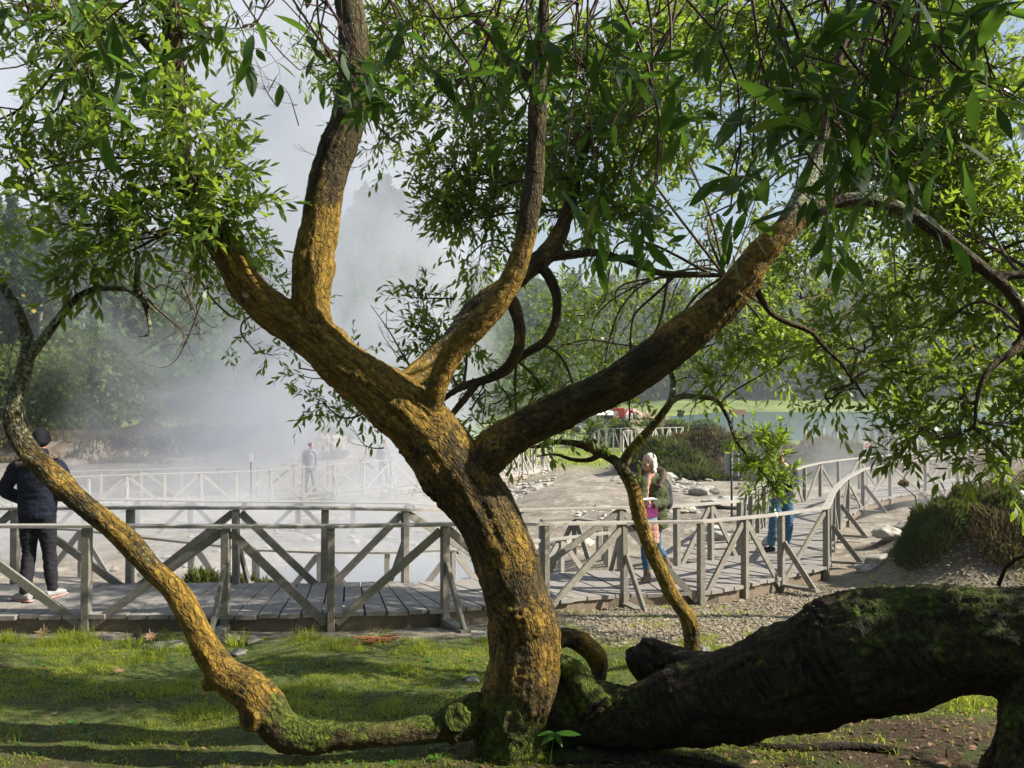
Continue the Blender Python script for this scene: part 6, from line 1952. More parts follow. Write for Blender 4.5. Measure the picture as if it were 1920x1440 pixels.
# ---- 1. man in a black hooded jacket, seen from behind (local: x right, y away from the camera)
def man_back():
    mx, md = xat(72, 9.15), 9.15
    fz = deck_z_near(mx, 8.5)[0]
    o = thing('person', 'man seen from behind in black beanie, dark fur-hooded jacket and black jeans', 'person', (mx, md, fz), 0)
    J = dict(pelvis=v3(0, 0, .98), waist=v3(0, .01, 1.12), chest=v3(0, .01, 1.33), shoulder_c=v3(0, 0, 1.50), neck=v3(.01, .01, 1.58), head=v3(.02, .03, 1.74),
             sh_l=v3(-.21, 0, 1.46), el_l=v3(-.34, -.02, 1.20), wr_l=v3(-.20, .10, 1.06), sh_r=v3(.21, 0, 1.46), el_r=v3(.31, .03, 1.20), wr_r=v3(.16, .16, 1.10),
             hip_l=v3(-.09, 0, .93), kn_l=v3(-.10, .02, .50), an_l=v3(-.065, -.10, .10), hip_r=v3(.09, 0, .93), kn_r=v3(.11, .05, .50), an_r=v3(.14, .06, .09))
    b = MB(); body_parts(b, J); head(b, J['head'], (.05, 1, -.05)); hand(b, J['wr_l'], (.6, .6, -.2), (.5, -.5, 0), (0, 0, 1)); hand(b, J['wr_r'], (-.7, .5, -.1), (-.4, -.5, 0), (0, 0, 1))
    fuse(b, 'body', M['skin'], o, .008, 1)
    b = MB()
    chain(b, [v3(0, 0, .90), v3(0, 0, .98), v3(0, .01, 1.12), v3(0, .01, 1.33), v3(0, 0, 1.46), v3(.01, .01, 1.54)], [.195, .20, .205, .215, .17, .09], 20, .74, (0, 1, 0))
    for q, sx in (('l', -1), ('r', 1)):
        chain(b, [J['shoulder_c'] + v3(.06 * sx, 0, -.05), J['sh_' + q], (J['sh_' + q] + J['el_' + q]) / 2 + v3(.015 * sx, 0, 0), J['el_' + q], (J['el_' + q] + J['wr_' + q]) / 2, J['wr_' + q]], [.10, .088, .080, .074, .066, .054], 14)
    fuse(b, 'jacket', M['navy'], o, .011, 2, .005, 8, 3)
    b = MB(); chain(b, [v3(-.12, .06, 1.53), v3(-.02, .09, 1.575), v3(.05, .03, 1.60), v3(.03, -.06, 1.60), v3(-.07, -.08, 1.56)], [.05, .055, .055, .055, .05], 12); chain(b, [v3(.01, 0, 1.50), v3(.015, .0, 1.60), v3(.02, .01, 1.66)], [.105, .09, .078], 14)
    fuse(b, 'hood', M['navy'], o, .009, 2, .004, 10, 4)
    # fur trim: strands along a curve over the right shoulder
    b = MB(); cc, _ = spline([v3(-.16, -.10, 1.49), v3(-.06, -.14, 1.505), v3(.06, -.14, 1.525), v3(.16, -.10, 1.555), v3(.22, -.03, 1.575), v3(.20, .05, 1.56)], [0] * 6, 14)
    chain(b, list(cc[::8]), [.026] * len(cc[::8]), 8)
    for p in cc:
        for _ in range(9):
            d = unit(rv()); b.tube([p, p + d * random.uniform(.03, .052)], [.0035, .001], 3)
    fast('fur_trim', np.concatenate(b.V), np.concatenate(b.T), np.concatenate(b.Q), M['fur'], o, {'rnd': np.concatenate(b.A)}, False, local=False)
    b = MB()
    chain(b, [v3(0, 0, 1.0), v3(0, 0, .92), v3(0, .0, .84)], [.165, .172, .12], 16, .76, (0, 1, 0))
    for q in 'lr':
        k = J['kn_' + q]; h = J['hip_' + q]; a = J['an_' + q]
        chain(b, [h + v3(0, 0, .02), h * .6 + k * .4, k, k * .5 + a * .5, a + v3(0, 0, .04), a], [.108, .096, .072, .069, .056, .054], 14)
    fuse(b, 'jeans', M['blackj'], o, .010, 2, .0045, 11, 7)
    b = MB(); c = J['head']
    blob(b, c + v3(0, -.005, .04), (.092, .108, .100)); blob(b, c + v3(0, -.02, .0), (.089, .10, .075))
    chain(b, [c + v3(-.085, .0, -.01), c + v3(0, -.105, -.03), c + v3(.085, .0, -.01), c + v3(0, .09, .05), c + v3(-.085, .0, -.01)], [.017] * 5, 8)
    fuse(b, 'beanie', M['knit'], o, .007, 2, .0015, 40, 9)
    for q, yaw in (('l', -.55), ('r', .35)):
        a = J['an_' + q]
        d = v3(math.sin(yaw), math.cos(yaw), 0) if q == 'r' else v3(-.85, .35, 0)
        d = unit(d)
        b = MB()
        chain(b, [v3(a[0], a[1], .11), v3(a[0], a[1], .06)], [.045, .048], 12)
        chain(b, [v3(a[0], a[1], .055) - d * .08, v3(a[0], a[1], .058), v3(a[0], a[1], .05) + d * .09, v3(a[0], a[1], .042) + d * .17], [.036, .046, .044, .026], 12, .9, (0, 0, 1))
        sh = fuse(b, 'shoe', M['shoe'], o, .007, 2)
        b = MB(); chain(b, [v3(a[0], a[1], .016) - d * .10, v3(a[0], a[1], .014), v3(a[0], a[1], .014) + d * .1, v3(a[0], a[1], .02) + d * .19], [.034, .045, .047, .03], 14, .32, (0, 0, 1))
        fast('sole', np.concatenate(b.V), np.concatenate(b.T), np.concatenate(b.Q), M['sole'], sh, None, True, local=False)
    return o


def add_mesh(b, name, mat, parent, smooth=True):
    return fast(name, np.concatenate(b.V), np.concatenate(b.T) if b.T else None, np.concatenate(b.Q) if b.Q else None, mat, parent, {'rnd': np.concatenate(b.A)}, smooth, local=False)


# ---- 2. woman with white hair, olive parka; faces left and a little towards the camera
def woman():
    wx, wd = xat(1218, 11.35), 11.35
    fz = deck_z_near(wx, 10.6)[0]
    o = thing('person', 'woman with white hair, olive parka, pink scarf and brown boots, holding a tablet', 'person', (wx, wd, fz))
    S_ = 1.0
    J = dict(pelvis=v3(.02, 0, .92), waist=v3(.02, 0, 1.04), chest=v3(.02, 0, 1.24), shoulder_c=v3(.03, 0, 1.39), neck=v3(.01, -.01, 1.47), head=v3(-.02, -.03, 1.605),
             sh_l=v3(-.11, -.11, 1.35), el_l=v3(-.15, -.22, 1.10), wr_l=v3(-.13, -.32, 1.09), sh_r=v3(.17, .05, 1.35), el_r=v3(.19, -.06, 1.08), wr_r=v3(-.02, -.26, 1.06),
             hip_l=v3(-.03, -.05, .88), kn_l=v3(-.08, -.08, .48), an_l=v3(-.05, -.05, .10), hip_r=v3(.09, .04, .88), kn_r=v3(.10, .02, .50), an_r=v3(.26, .12, .20))
    f = unit(v3(-.85, -.52, -.12))
    b = MB(); body_parts(b, J, slim=.9); P = head(b, J['head'], f)
    hand(b, J['wr_r'], (-.8, -.35, .1), (.2, .5, -.6), (-.1, -.1, 1), curl=.6); hand(b, J['wr_l'], (.1, -.6, .1), (.9, 0, 0), (0, 0, 1), curl=.7)
    bo = fuse(b, 'body', M['skin'], o, .007, 1)
    for sx in (-1, 1):
        e = MB(); blob(e, P(.030 * sx, .083, -.010), (.012, .006, .005)); add_mesh(e, 'eye', M['darkm'], o)
    # hair: cap plus strands to the collar
    b = MB(); c = J['head']; bk = -f
    blob(b, c + bk * .022 + v3(0, 0, .045), (.092, .092, .096))
    blob(b, c + bk * .055 + v3(0, 0, -.03), (.078, .072, .10))
    r_ = np.cross(f, v3(0, 0, 1))
    for k in range(30):
        a = -1.45 + 2.9 * k / 29
        dr = bk * math.cos(a) + r_ * math.sin(a)
        s0 = c + dr * .075 + v3(0, 0, .07); 
        chain(b, [c + dr * .04 + v3(0, 0, .125), s0, c + dr * .086 + v3(0, 0, -.02), c + dr * .085 + v3(0, 0, -.08), c + dr * random.uniform(.08, .12) + v3(0, 0, -.135 + random.uniform(-.02, .02))], [.012, .014, .013, .012, .005], 6)
    fuse(b, 'hair', M['hair'], o, .006, 1, .002, 30, 5)
    # parka
    b = MB()
    chain(b, [v3(.07, .03, .72), v3(.06, .02, .86), v3(.05, .02, 1.04), v3(.05, .02, 1.22), v3(.04, .01, 1.36), v3(.02, 0, 1.42)], [.19, .19, .178, .19, .15, .09], 20, .82, (0, 1, 0))
    for q in 'lr':
        chain(b, [J['shoulder_c'], J['sh_' + q], (J['sh_' + q] + J['el_' + q]) / 2, J['el_' + q], (J['el_' + q] + J['wr_' + q]) / 2, J['wr_' + q]], [.09, .084, .074, .070, .064, .052], 14)
    fuse(b, 'parka', M['olive'], o, .010, 2, .006, 9, 13)
    # scarf front and dress hem showing in the open coat
    b = MB(); fr = unit(v3(-.75, -.66, 0)); sd = v3(-fr[1], fr[0], 0)
    for k in (-1, 0, 1):
        chain(b, [v3(0, -.01, 1.46) + fr * .06 + sd * .055 * k, v3(0, 0, 1.33) + fr * .145 + sd * .06 * k, v3(0, 0, 1.10) + fr * .165 + sd * .05 * k, v3(.02, 0, .92) + fr * .15 + sd * .055 * k], [.04, .045, .048, .04], 10)
    chain(b, [v3(.01, 0, 1.445) + fr * .02 - sd * .08, v3(0, 0, 1.44) + fr * .08, v3(.01, 0, 1.445) + fr * .02 + sd * .08], [.035, .04, .035], 10)
    fuse(b, 'scarf', M['scarf'], o, .009, 2, .005, 14, 23)
    b = MB(); chain(b, [v3(-.02, -.04, .95), v3(-.03, -.05, .80), v3(-.03, -.05, .66), v3(-.02, -.05, .52)], [.135, .155, .15, .135], 16, .8, (0, 1, 0))
    fuse(b, 'patterned_dress', M['scarf'], o, .010, 2, .008, 9, 29)
    b = MB(); chain(b, [v3(-.04, -.02, 1.46) + fr * .05, v3(-.01, 0, 1.36) + fr * .13, v3(.0, 0, 1.20) + fr * .20, v3(0, 0, 1.12) + fr * .21], [.03, .02, .012, .008], 8)
    add_mesh(b, 'dark_collar', M['knit'], o)
    # fur round the hood
    b = MB(); cc, _ = spline([v3(-.16, -.13, 1.40), v3(-.15, -.06, 1.46), v3(-.06, .10, 1.50), v3(.08, .12, 1.52), v3(.19, .04, 1.49), v3(.17, -.08, 1.40), v3(.10, -.15, 1.30)], [0] * 7, 12)
    chain(b, list(cc[::6]), [.034] * len(cc[::6]), 8)
    for p in cc:
        for _ in range(10):
            d = unit(rv()); b.tube([p, p + d * random.uniform(.035, .075)], [.0045, .001], 3)
    add_mesh(b, 'fur_trim', M['fur'], o, False)
    # jeans and boots
    for q in 'lr':
        h = J['hip_' + q]; k = J['kn_' + q]; a = J['an_' + q]
        b = MB(); chain(b, [h, k, k * .4 + a * .6, a + (k - a) * .2], [.085, .062, .056, .052], 12)
        fuse(b, 'jean_leg', M['jeans'], o, .009, 2, .004, 12, 31)
        b = MB()
        if q == 'l':
            d = unit(v3(-.5, -.8, 0)); chain(b, [a + v3(0, 0, .14), a + v3(0, 0, .04), a + v3(0, 0, -.03)], [.062, .05, .052], 12)
            chain(b, [v3(a[0], a[1], .045) - d * .06, v3(a[0], a[1], .05), v3(a[0], a[1], .045) + d * .08, v3(a[0], a[1], .035) + d * .16], [.042, .048, .045, .03], 12)
        else:
            ax = unit(a - k); d = unit(np.cross(ax, v3(.5, -.8, 0))); d = unit(v3(.15, -.2, -1))
            chain(b, [a - ax * .14, a - ax * .04, a + ax * .03], [.060, .05, .05], 12)
            chain(b, [a + ax * .03 - d * .04, a + ax * .03, a + ax * .02 + d * .12], [.04, .048, .03], 12)
        fuse(b, 'boot', M['boot'], o, .007, 2, .002, 20, 37)
    # things she carries
    t = thing('tablet', 'tablet with grey edge held flat in both hands of the woman', 'tablet', (0, 0, 0))
    t.location = (wx, wd, fz)
    b = MB(); b.beam(v3(-.20, -.34, 1.145), v3(.03, -.28, 1.15), .17, .014, bev=.2); add_mesh(b, 'casing', M['greym'], t, False)
    b = MB(); b.beam(v3(-.19, -.338, 1.154), v3(.02, -.282, 1.159), .15, .004); add_mesh(b, 'screen', M['page'], t, False)
    t = thing('folder', 'plum folder with teal edge hanging below the woman\'s hands', 'folder', (wx, wd, fz))
    b = MB(); b.beam(v3(-.16, -.32, 1.11), v3(-.115, -.29, .87), .29, .014, up=(.55, -.8, 0)); b2 = MB()
    # a slightly tilted flat folder
    c0 = [v3(-.19, -.36, 1.115), v3(.05, -.27, 1.09), v3(.055, -.25, .90), v3(-.13, -.33, .865)]
    th_ = v3(.010, .018, 0)
    b = MB(); b.add(np.array(c0 + [p + th_ for p in c0]), None, [(0, 1, 2, 3), (7, 6, 5, 4), (0, 4, 5, 1), (1, 5, 6, 2), (2, 6, 7, 3), (3, 7, 4, 0)]); add_mesh(b, 'cover', M['plum'], t, False)
    b = MB(); b.beam(c0[3] + v3(0, .004, -.008), c0[2] + v3(0, .004, -.008), .02, .016); add_mesh(b, 'teal_edge', M['teal'], t, False)
    t = thing('backpack', 'slate blue backpack on the woman\'s right shoulder', 'backpack', (wx, wd, fz))
    b = MB(); blob(b, v3(.25, .14, 1.16), (.085, .12, .21)); blob(b, v3(.27, .16, 1.07), (.08, .11, .12)); fuse(b, 'bag', M['bagc'], t, .010, 2, .004, 10, 41)
    b = MB(); chain(b, [v3(.16, .0, 1.43), v3(.235, .0, 1.36), v3(.27, .05, 1.22), v3(.26, .1, 1.04)], [.014] * 4, 8); add_mesh(b, 'strap', M['bagc'], t)
    t = thing('shoulder_bag', 'small dark bag hanging on the woman\'s left side', 'bag', (wx, wd, fz))
    b = MB(); blob(b, v3(-.20, -.02, .80), (.055, .07, .13)); blob(b, v3(-.20, -.02, .73), (.06, .075, .07)); fuse(b, 'bag', M['darkcl'], t, .010, 2, .003, 10, 43)
    b = MB(); chain(b, [v3(-.19, -.02, .92), v3(-.16, -.02, 1.1), v3(-.08, -.06, 1.38)], [.008] * 3, 6); add_mesh(b, 'strap', M['darkcl'], t)
    return o


# ---- 3. man behind the leafy sprig, hands raised to his chest, walking to the left
def man_walk():
    wx, wd = xat(1462, 14.3), 14.3
    fz = deck_z_near(wx, wd - .4)[0]
    o = thing('person', 'man in black top and blue jeans on the boardwalk, face hidden by leaves', 'person', (wx, wd, fz))
    J = dict(pelvis=v3(.02, 0, .97), waist=v3(.03, 0, 1.10), chest=v3(.04, 0, 1.30), shoulder_c=v3(.04, 0, 1.46), neck=v3(.02, -.01, 1.54), head=v3(-.02, -.03, 1.68),
             sh_l=v3(-.13, -.08, 1.42), el_l=v3(-.24, -.20, 1.22), wr_l=v3(-.23, -.34, 1.33), sh_r=v3(.22, .05, 1.42), el_r=v3(.20, -.16, 1.20), wr_r=v3(-.0, -.32, 1.30),
             hip_l=v3(-.08, -.02, .92), kn_l=v3(-.14, -.06, .50), an_l=v3(-.16, .02, .12), hip_r=v3(.11, .02, .92), kn_r=v3(.14, .0, .50), an_r=v3(.13, .12, .10))
    b = MB(); body_parts(b, J, slim=1.02); f = unit(v3(-.5, -.85, -.2)); P = head(b, J['head'], f)
    hand(b, J['wr_l'], (.2, -.4, .9), (.7, .5, 0), (.6, -.2, 0), curl=.55); hand(b, J['wr_r'], (-.7, -.3, .5), (-.1, .8, .2), (-.2, 0, .9), curl=.6)
    fuse(b, 'body', M['skin'], o, .008, 1)
    b = MB(); c = J['head']; blob(b, c - f * .025 + v3(0, 0, .05), (.088, .088, .085)); blob(b, c - f * .05 + v3(0, 0, .0), (.078, .075, .07)); fuse(b, 'hair', M['hair_d'], o, .008, 1, .003, 25, 3)
    b = MB(); chain(b, [v3(.02, 0, .93), v3(.03, 0, 1.10), v3(.04, 0, 1.30), v3(.04, 0, 1.43), v3(.03, 0, 1.51)], [.175, .172, .19, .15, .075], 18, .76, (0, 1, 0))
    for q in 'lr':
        chain(b, [J['shoulder_c'], J['sh_' + q], J['el_' + q], J['wr_' + q]], [.085, .08, .062, .045], 12)
    fuse(b, 'jumper', M['darkcl'], o, .011, 2, .004, 9, 5)
    b = MB(); chain(b, [v3(.02, 0, .98), v3(.02, 0, .84)], [.16, .12], 16, .78, (0, 1, 0))
    for q in 'lr':
        k = J['kn_' + q]; h = J['hip_' + q]; a = J['an_' + q]; chain(b, [h, k, k * .5 + a * .5, a], [.108, .078, .074, .066], 14)
    fuse(b, 'jeans', M['jeans'], o, .010, 2, .006, 9, 7)
    for q, d in (('l', v3(-.95, -.2, .0)), ('r', v3(-.5, -.8, 0))):
        a = J['an_' + q]; d = unit(d); b = MB()
        chain(b, [v3(a[0], a[1], .10), v3(a[0], a[1], .05)], [.045, .048], 12)
        chain(b, [v3(a[0], a[1], .05) - d * .07, v3(a[0], a[1], .055), v3(a[0], a[1], .045) + d * .1, v3(a[0], a[1], .036) + d * .17], [.036, .045, .042, .027], 12)
        fuse(b, 'shoe', M['knit'], o, .008, 2)
    return o


def far_walker(px, d, base, tall, mat, label, face=1, bagl=None):
    x = xat(px, d)
    o = thing('person', label, 'person', (x, d, base))
    s = tall / 1.75
    b = MB()
    J = {k: v3(*v) * s for k, v in dict(pelvis=(0, 0, .95), waist=(0, 0, 1.08), chest=(0, 0, 1.28), shoulder_c=(0, 0, 1.42), neck=(0, 0, 1.5), head=(.03 * face, 0, 1.63), sh_l=(-.17, 0, 1.38), el_l=(-.24, 0, 1.12), wr_l=(-.20, -.12, .95),
                                     sh_r=(.17, 0, 1.38), el_r=(.22, .05, 1.12), wr_r=(.24, -.05, .9), hip_l=(-.08, 0, .9), kn_l=(-.12, -.03, .5), an_l=(-.2, .05, .1), hip_r=(.08, 0, .9), kn_r=(.12, -.04, .5), an_r=(.17, -.05, .1)).items()}
    body_parts(b, J); head(b, J['head'], (face, -.2, 0)); hand(b, J['wr_l'], (0, -.2, -1), (1, 0, 0), (0, -1, 0)); hand(b, J['wr_r'], (0, -.2, -1), (-1, 0, 0), (0, -1, 0))
    fuse(b, 'body', M['skin'], o, .012, 1)
    b = MB(); chain(b, [v3(0, 0, .75) * s, v3(0, 0, 1.1) * s, v3(0, 0, 1.3) * s, v3(0, 0, 1.45) * s], [.19, .18, .2, .1], 14, .8, (0, 1, 0))
    for q in 'lr': chain(b, [J['shoulder_c'], J['sh_' + q], J['el_' + q], J['wr_' + q]], [.09, .085, .07, .05], 10)
    fuse(b, 'coat', mat, o, .016, 2)
    b = MB()
    for q in 'lr':
        chain(b, [J['hip_' + q], J['kn_' + q], J['an_' + q]], [.11, .085, .065], 10)
        a = J['an_' + q]; chain(b, [v3(a[0] - .06 * face, a[1], .05), v3(a[0] + .14 * face, a[1], .04)], [.045, .035], 8)
    fuse(b, 'trousers', M['farcl'], o, .016, 2)
    b = MB(); c = J['head']; blob(b, c + v3(-.02 * face, 0, .04), (.095, .095, .09)); fuse(b, 'hair', M['hair_d'], o, .014, 1)


man_back()
woman()
man_walk()


def far_deck_z(px):
    i = int(np.argmin(abs(960 + A[:, 0] / A[:, 1] * FPX - px))); return float(R_[i, 2] - 1.0)


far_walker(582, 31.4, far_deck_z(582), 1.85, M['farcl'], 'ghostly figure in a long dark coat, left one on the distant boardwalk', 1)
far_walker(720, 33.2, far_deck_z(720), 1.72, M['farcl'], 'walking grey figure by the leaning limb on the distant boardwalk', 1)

# maroon shoe and leg of a passer-by cut off by the left edge
px0 = xat(-22, 9.0); z0 = deck_z_near(px0, 8.5)[0]
o = thing('person', 'passer-by at the left edge, only the toe of a maroon shoe in view', 'person', (px0, 9.0, z0))
far = MB()
Jp = dict(pelvis=v3(-.3, 0, .95), waist=v3(-.3, 0, 1.08), chest=v3(-.3, 0, 1.28), shoulder_c=v3(-.3, 0, 1.42), neck=v3(-.3, 0, 1.5), head=v3(-.28, 0, 1.63), sh_l=v3(-.3, .17, 1.38), el_l=v3(-.34, .22, 1.12), wr_l=v3(-.34, .2, .9),
          sh_r=v3(-.3, -.17, 1.38), el_r=v3(-.36, -.2, 1.12), wr_r=v3(-.34, -.2, .9), hip_l=v3(-.3, .09, .9), kn_l=v3(-.35, .09, .5), an_l=v3(-.5, .1, .12), hip_r=v3(-.3, -.09, .9), kn_r=v3(-.2, -.08, .5), an_r=v3(-.05, -.08, .09))
body_parts(far, Jp); head(far, Jp['head'], (1, 0, 0)); hand(far, Jp['wr_l'], (0, 0, -1), (0, -1, 0), (1, 0, 0)); hand(far, Jp['wr_r'], (0, 0, -1), (0, 1, 0), (1, 0, 0))
fuse(far, 'body', M['skin'], o, .012, 1)
b = MB(); chain(b, [v3(-.3, 0, .85), v3(-.3, 0, 1.1), v3(-.3, 0, 1.3), v3(-.3, 0, 1.45)], [.18, .18, .2, .1], 14, .8, (1, 0, 0))
for q in 'lr': chain(b, [Jp['shoulder_c'], Jp['sh_' + q], Jp['el_' + q], Jp['wr_' + q]], [.09, .085, .07, .05], 10)
fuse(b, 'coat', M['navy'], o, .016, 2)
b = MB()
for q in 'lr': chain(b, [Jp['hip_' + q], Jp['kn_' + q], Jp['an_' + q]], [.11, .08, .06], 10)
fuse(b, 'trousers', M['blackj'], o, .014, 2)
for q in 'lr':
    a = Jp['an_' + q]; b = MB(); chain(b, [v3(a[0] - .05, a[1], .05), v3(a[0] + .02, a[1], .06), v3(a[0] + .1, a[1], .05), v3(a[0] + .2, a[1], .04)], [.036, .045, .043, .028], 12)
    fuse(b, 'shoe', M['brownsh'], o, .008, 2)

# ------------------------------------------------------------------ signs, kiosk, vehicles
def notice_board():
    d = 21.0; x = xat(1371, d); z = gz(x, d)
    o = thing('notice_board', 'back of a grey metal notice board on a dark pole, out on the crust', 'sign', (x, d, z))
    top = at(1371, 848, d).z; bot = at(1371, 893, d).z
    mb = MB(); mb.tube([(x, d, z - .2), (x, d, top)], .028, 8); mb.build('pole', M['darkm'], o, True)
    mb = MB(); w_ = pr(24, d); mb.beam((x + .01, d + .04, bot), (x + .01, d + .04, top), w_, .03, up=(0, 1, 0), bev=.1); mb.build('panel', M['greym'], o)
    mb = MB(); mb.beam((x + .01 + w_ / 2 + .012, d + .04, bot), (x + .01 + w_ / 2 + .012, d + .04, top), .022, .05, up=(0, 1, 0)); mb.build('panel_edge', M['whitep'], o)


def small_sign(px, py0, py1, pyb, d, wpx, name, label, red=False):
    x = xat(px, d); zb = at(px, pyb, d).z; z0 = at(px, py0, d).z; z1 = at(px, py1, d).z
    zb = min(zb, gz(x, d))
    o = thing(name, label, 'sign', (x, d, zb))
    mb = MB(); mb.tube([(x, d + .03, zb), (x, d + .03, z0)], .03, 8); mb.build('pole', M['darkm'], o, True)
    mb = MB(); w_ = pr(wpx, d); mb.beam((x, d, z1), (x, d, z0), w_, .015, up=(0, 1, 0)); mb.build('panel', M['whitep'], o)
    if red:
        c = Vector((x, d - .012, (z0 + z1) / 2 + .02)); r = w_ * .38
        V = [c[:]] + [(c.x + r * math.cos(t), c.y, c.z + r * math.sin(t)) for t in np.linspace(0, 2 * math.pi, 28, endpoint=False)]
        T = [(0, 1 + k, 1 + (k + 1) % 28) for k in range(28)]
        dsk = fast('red_disc', V, T, None, M['redsign'], o)
        mb = MB(); mb.beam((c.x - r * .62, c.y - .006, c.z), (c.x + r * .62, c.y - .006, c.z), .008, r * .30); mb.build('white_bar', M['whitep'], o)
    return o


notice_board()
small_sign(471, 850, 866, 905, 29.3, 6, 'marker_sign', 'small white marker sign on a thin post by the distant boardwalk')
small_sign(1625, 828, 846, 856, 29.0, 13, 'no_entry_sign', 'white sign with a red no-entry disc below the lake railing', True)

# roofed information stand by the lake
d = 75; x = xat(1383, d); z = gz(x, d); zt = at(1383, 768, d).z; zm = at(1383, 777, d).z
o = thing('information_stand', 'small white stand with a brown gabled roof near the lake', 'stand', (x, d, z))
mb = MB(); mb.beam((x - .5, d, z), (x - .5, d, zm), .14, .14, up=(0, 1, 0)); mb.build('post', M['roofb'], o)
mb = MB(); mb.beam((x + .5, d, z), (x + .5, d, zm), .14, .14, up=(0, 1, 0)); mb.build('post', M['roofb'], o)
mb = MB(); mb.beam((x - .42, d, z + .5), (x + .42, d, z + .5), .06, 1.0); mb.build('panel', M['whitep'], o)
mb = MB(); V = [(x - .75, d - .5, zm), (x + .75, d - .5, zm), (x + .75, d + .5, zm), (x - .75, d + .5, zm), (x - .65, d, zt), (x + .65, d, zt)]
mb.add(V, [(0, 4, 3), (1, 2, 5)], [(0, 1, 5, 4), (2, 3, 4, 5), (3, 2, 1, 0)]); mb.build('roof', M['roofb'], o)
# tall lamp post on the far shore
d = 120; x = xat(1480, d); z = gz(x, d)
o = thing('lamp_post', 'thin grey lamp post on the lake meadow', 'lamp post', (x, d, max(z, 0)))
mb = MB(); mb.tube([(x, d, max(z, 0) - .3), (x, d, at(1480, 733, d).z)], [.09, .06], 8); mb.build('pole', M['greym'], o, True)
mb = MB(); mb.beam((x, d, at(1480, 733, d).z), (x - .8, d, at(1480, 733, d).z + .1), .16, .1, bev=.2); mb.build('lamp_head', M['greym'], o)

# clipped hedges
def hedge(px0, px1, pyt, pyb, d, label):
    x0, x1 = xat(px0, d), xat(px1, d); zt = at(px0, pyt, d).z; xm = (x0 + x1) / 2; z = gz(xm, d)
    o = thing('hedge', label, 'hedge', (xm, d, z), 0, 'clipped hedges behind the white fence')
    n = int(2600 * (x1 - x0) / 3)
    C = np.stack([x0 + (x1 - x0) * RNG.random(n), d + 1.6 * (RNG.random(n) - .5), z + (zt - z) * RNG.random(n) ** .7], 1)
    # push towards the shell and round the shoulders
    q = (C[:, 0] - xm) / ((x1 - x0) / 2)
    C[:, 2] -= 0.25 * np.abs(q) ** 6 * (C[:, 2] - z); C[:, 2] += .05 * fbm(C * 2, 5, 2)
    V, Q = facets(C, .16); fast('foliage', V, None, Q, M['leaf_far'], o, {'rnd': RNG.random(n).repeat(4)})
    mb = MB(); mb.beam((x0 + .2, d, z + (zt - z) * .42), (x1 - .2, d, z + (zt - z) * .42), 1.2, (zt - z) * .8, bev=.2); mb.build('stem', M['log'], o)


hedge(1100, 1133, 794, 802, 60, 'low clipped hedge at the left end, half hidden by leaves')
hedge(1140, 1184, 786, 802, 60, 'rounded clipped hedge in front of the red stall')
hedge(1203, 1236, 788, 803, 60, 'dark hedge crossed by the slender tree fork')
hedge(1244, 1290, 786, 803, 60, 'wide clipped hedge right of the slender tree')
hedge(1292, 1345, 787, 806, 61, 'dark clipped hedge at the right end by the stand')


def circle_emblem(c, r, parent):
    """white double ring on the red panel: a C shape with a second inner ring"""
    mb = MB()
    for (rr, w_, a0, a1) in ((r, r * .24, .35, 2 * math.pi - .5), (r * .5, r * .2, -.6, 2 * math.pi - 1.2)):
        n = 26; V = []
        for k in range(n + 1):
            a = a0 + (a1 - a0) * k / n
            for q in (rr - w_ / 2, rr + w_ / 2): V.append((c[0] + q * math.cos(a), c[1], c[2] + q * math.sin(a)))
        mb.add(V, None, [(2 * k, 2 * k + 1, 2 * k + 3, 2 * k + 2) for k in range(n)])
    mb.build('ring_emblem', M['whitep'], parent)


# red kiosk with white ring emblem
d = 68.0
def P68(px, py, dd=0): return Vector((xat(px, d + dd), d + dd, at(px, py, d).z))
z = gz(xat(1165, d), d)
o = thing('kiosk', 'red food kiosk with a white ring emblem on its panel', 'kiosk', (xat(1160, d), d, z))
mb = MB(); mb.beam((xat(1149, d), d + 1.2, (z + P68(0, 765).z) / 2), (xat(1171, d), d + 1.2, (z + P68(0, 765).z) / 2), 2.4, P68(0, 765).z - z, bev=.02); mb.build('body', M['redvan'], o)
circle_emblem((xat(1156, d), d - .02, P68(0, 777).z), pr(5.2, d), o)
mb = MB(); mb.beam((xat(1116, d), d + 1.2, z + 1.1), (xat(1148, d), d + 1.2, z + 1.1), 2.2, 2.2, bev=.02); mb.build('side_wall', M['creamw'], o)
mb = MB(); mb.beam((xat(1132, d), d + .05, P68(0, 779).z), (xat(1147.5, d), d + .05, P68(0, 779).z), .2, pr(15, d)); mb.build('serving_hatch', M['glass'], o)
mb = MB(); V = [P68(1112, 777, -1.2)[:], P68(1150, 777, -1.2)[:], P68(1150, 766, 1)[:], P68(1118, 766, 1)[:]]; V += [(a, b, c - .06) for a, b, c in V]
mb.add(V, None, [(0, 1, 2, 3), (7, 6, 5, 4), (0, 4, 5, 1), (1, 5, 6, 2), (2, 6, 7, 3), (3, 7, 4, 0)]); mb.build('awning', M['whitep'], o)
o = thing('market_tent', 'white tent with pink and white canopy beside the red kiosk', 'tent', (xat(1190, d), d, gz(xat(1190, d), d)))
zz = gz(xat(1190, d), d)
for px_, dd in ((1174, 0), (1207, 0), (1174, 3), (1207, 3)):
    mb = MB(); mb.tube([(xat(px_, d), d + dd, zz), (xat(px_, d), d + dd, P68(0, 778).z)], .05, 6); mb.build('pole', M['whitep'], o, True)
apx = (xat(1186, d), d + 1.5, P68(0, 763).z)
co_ = [(xat(1173, d), d - .1, P68(0, 777).z), (xat(1210, d), d - .1, P68(0, 777).z), (xat(1210, d), d + 3.1, P68(0, 777).z), (xat(1173, d), d + 3.1, P68(0, 777).z)]
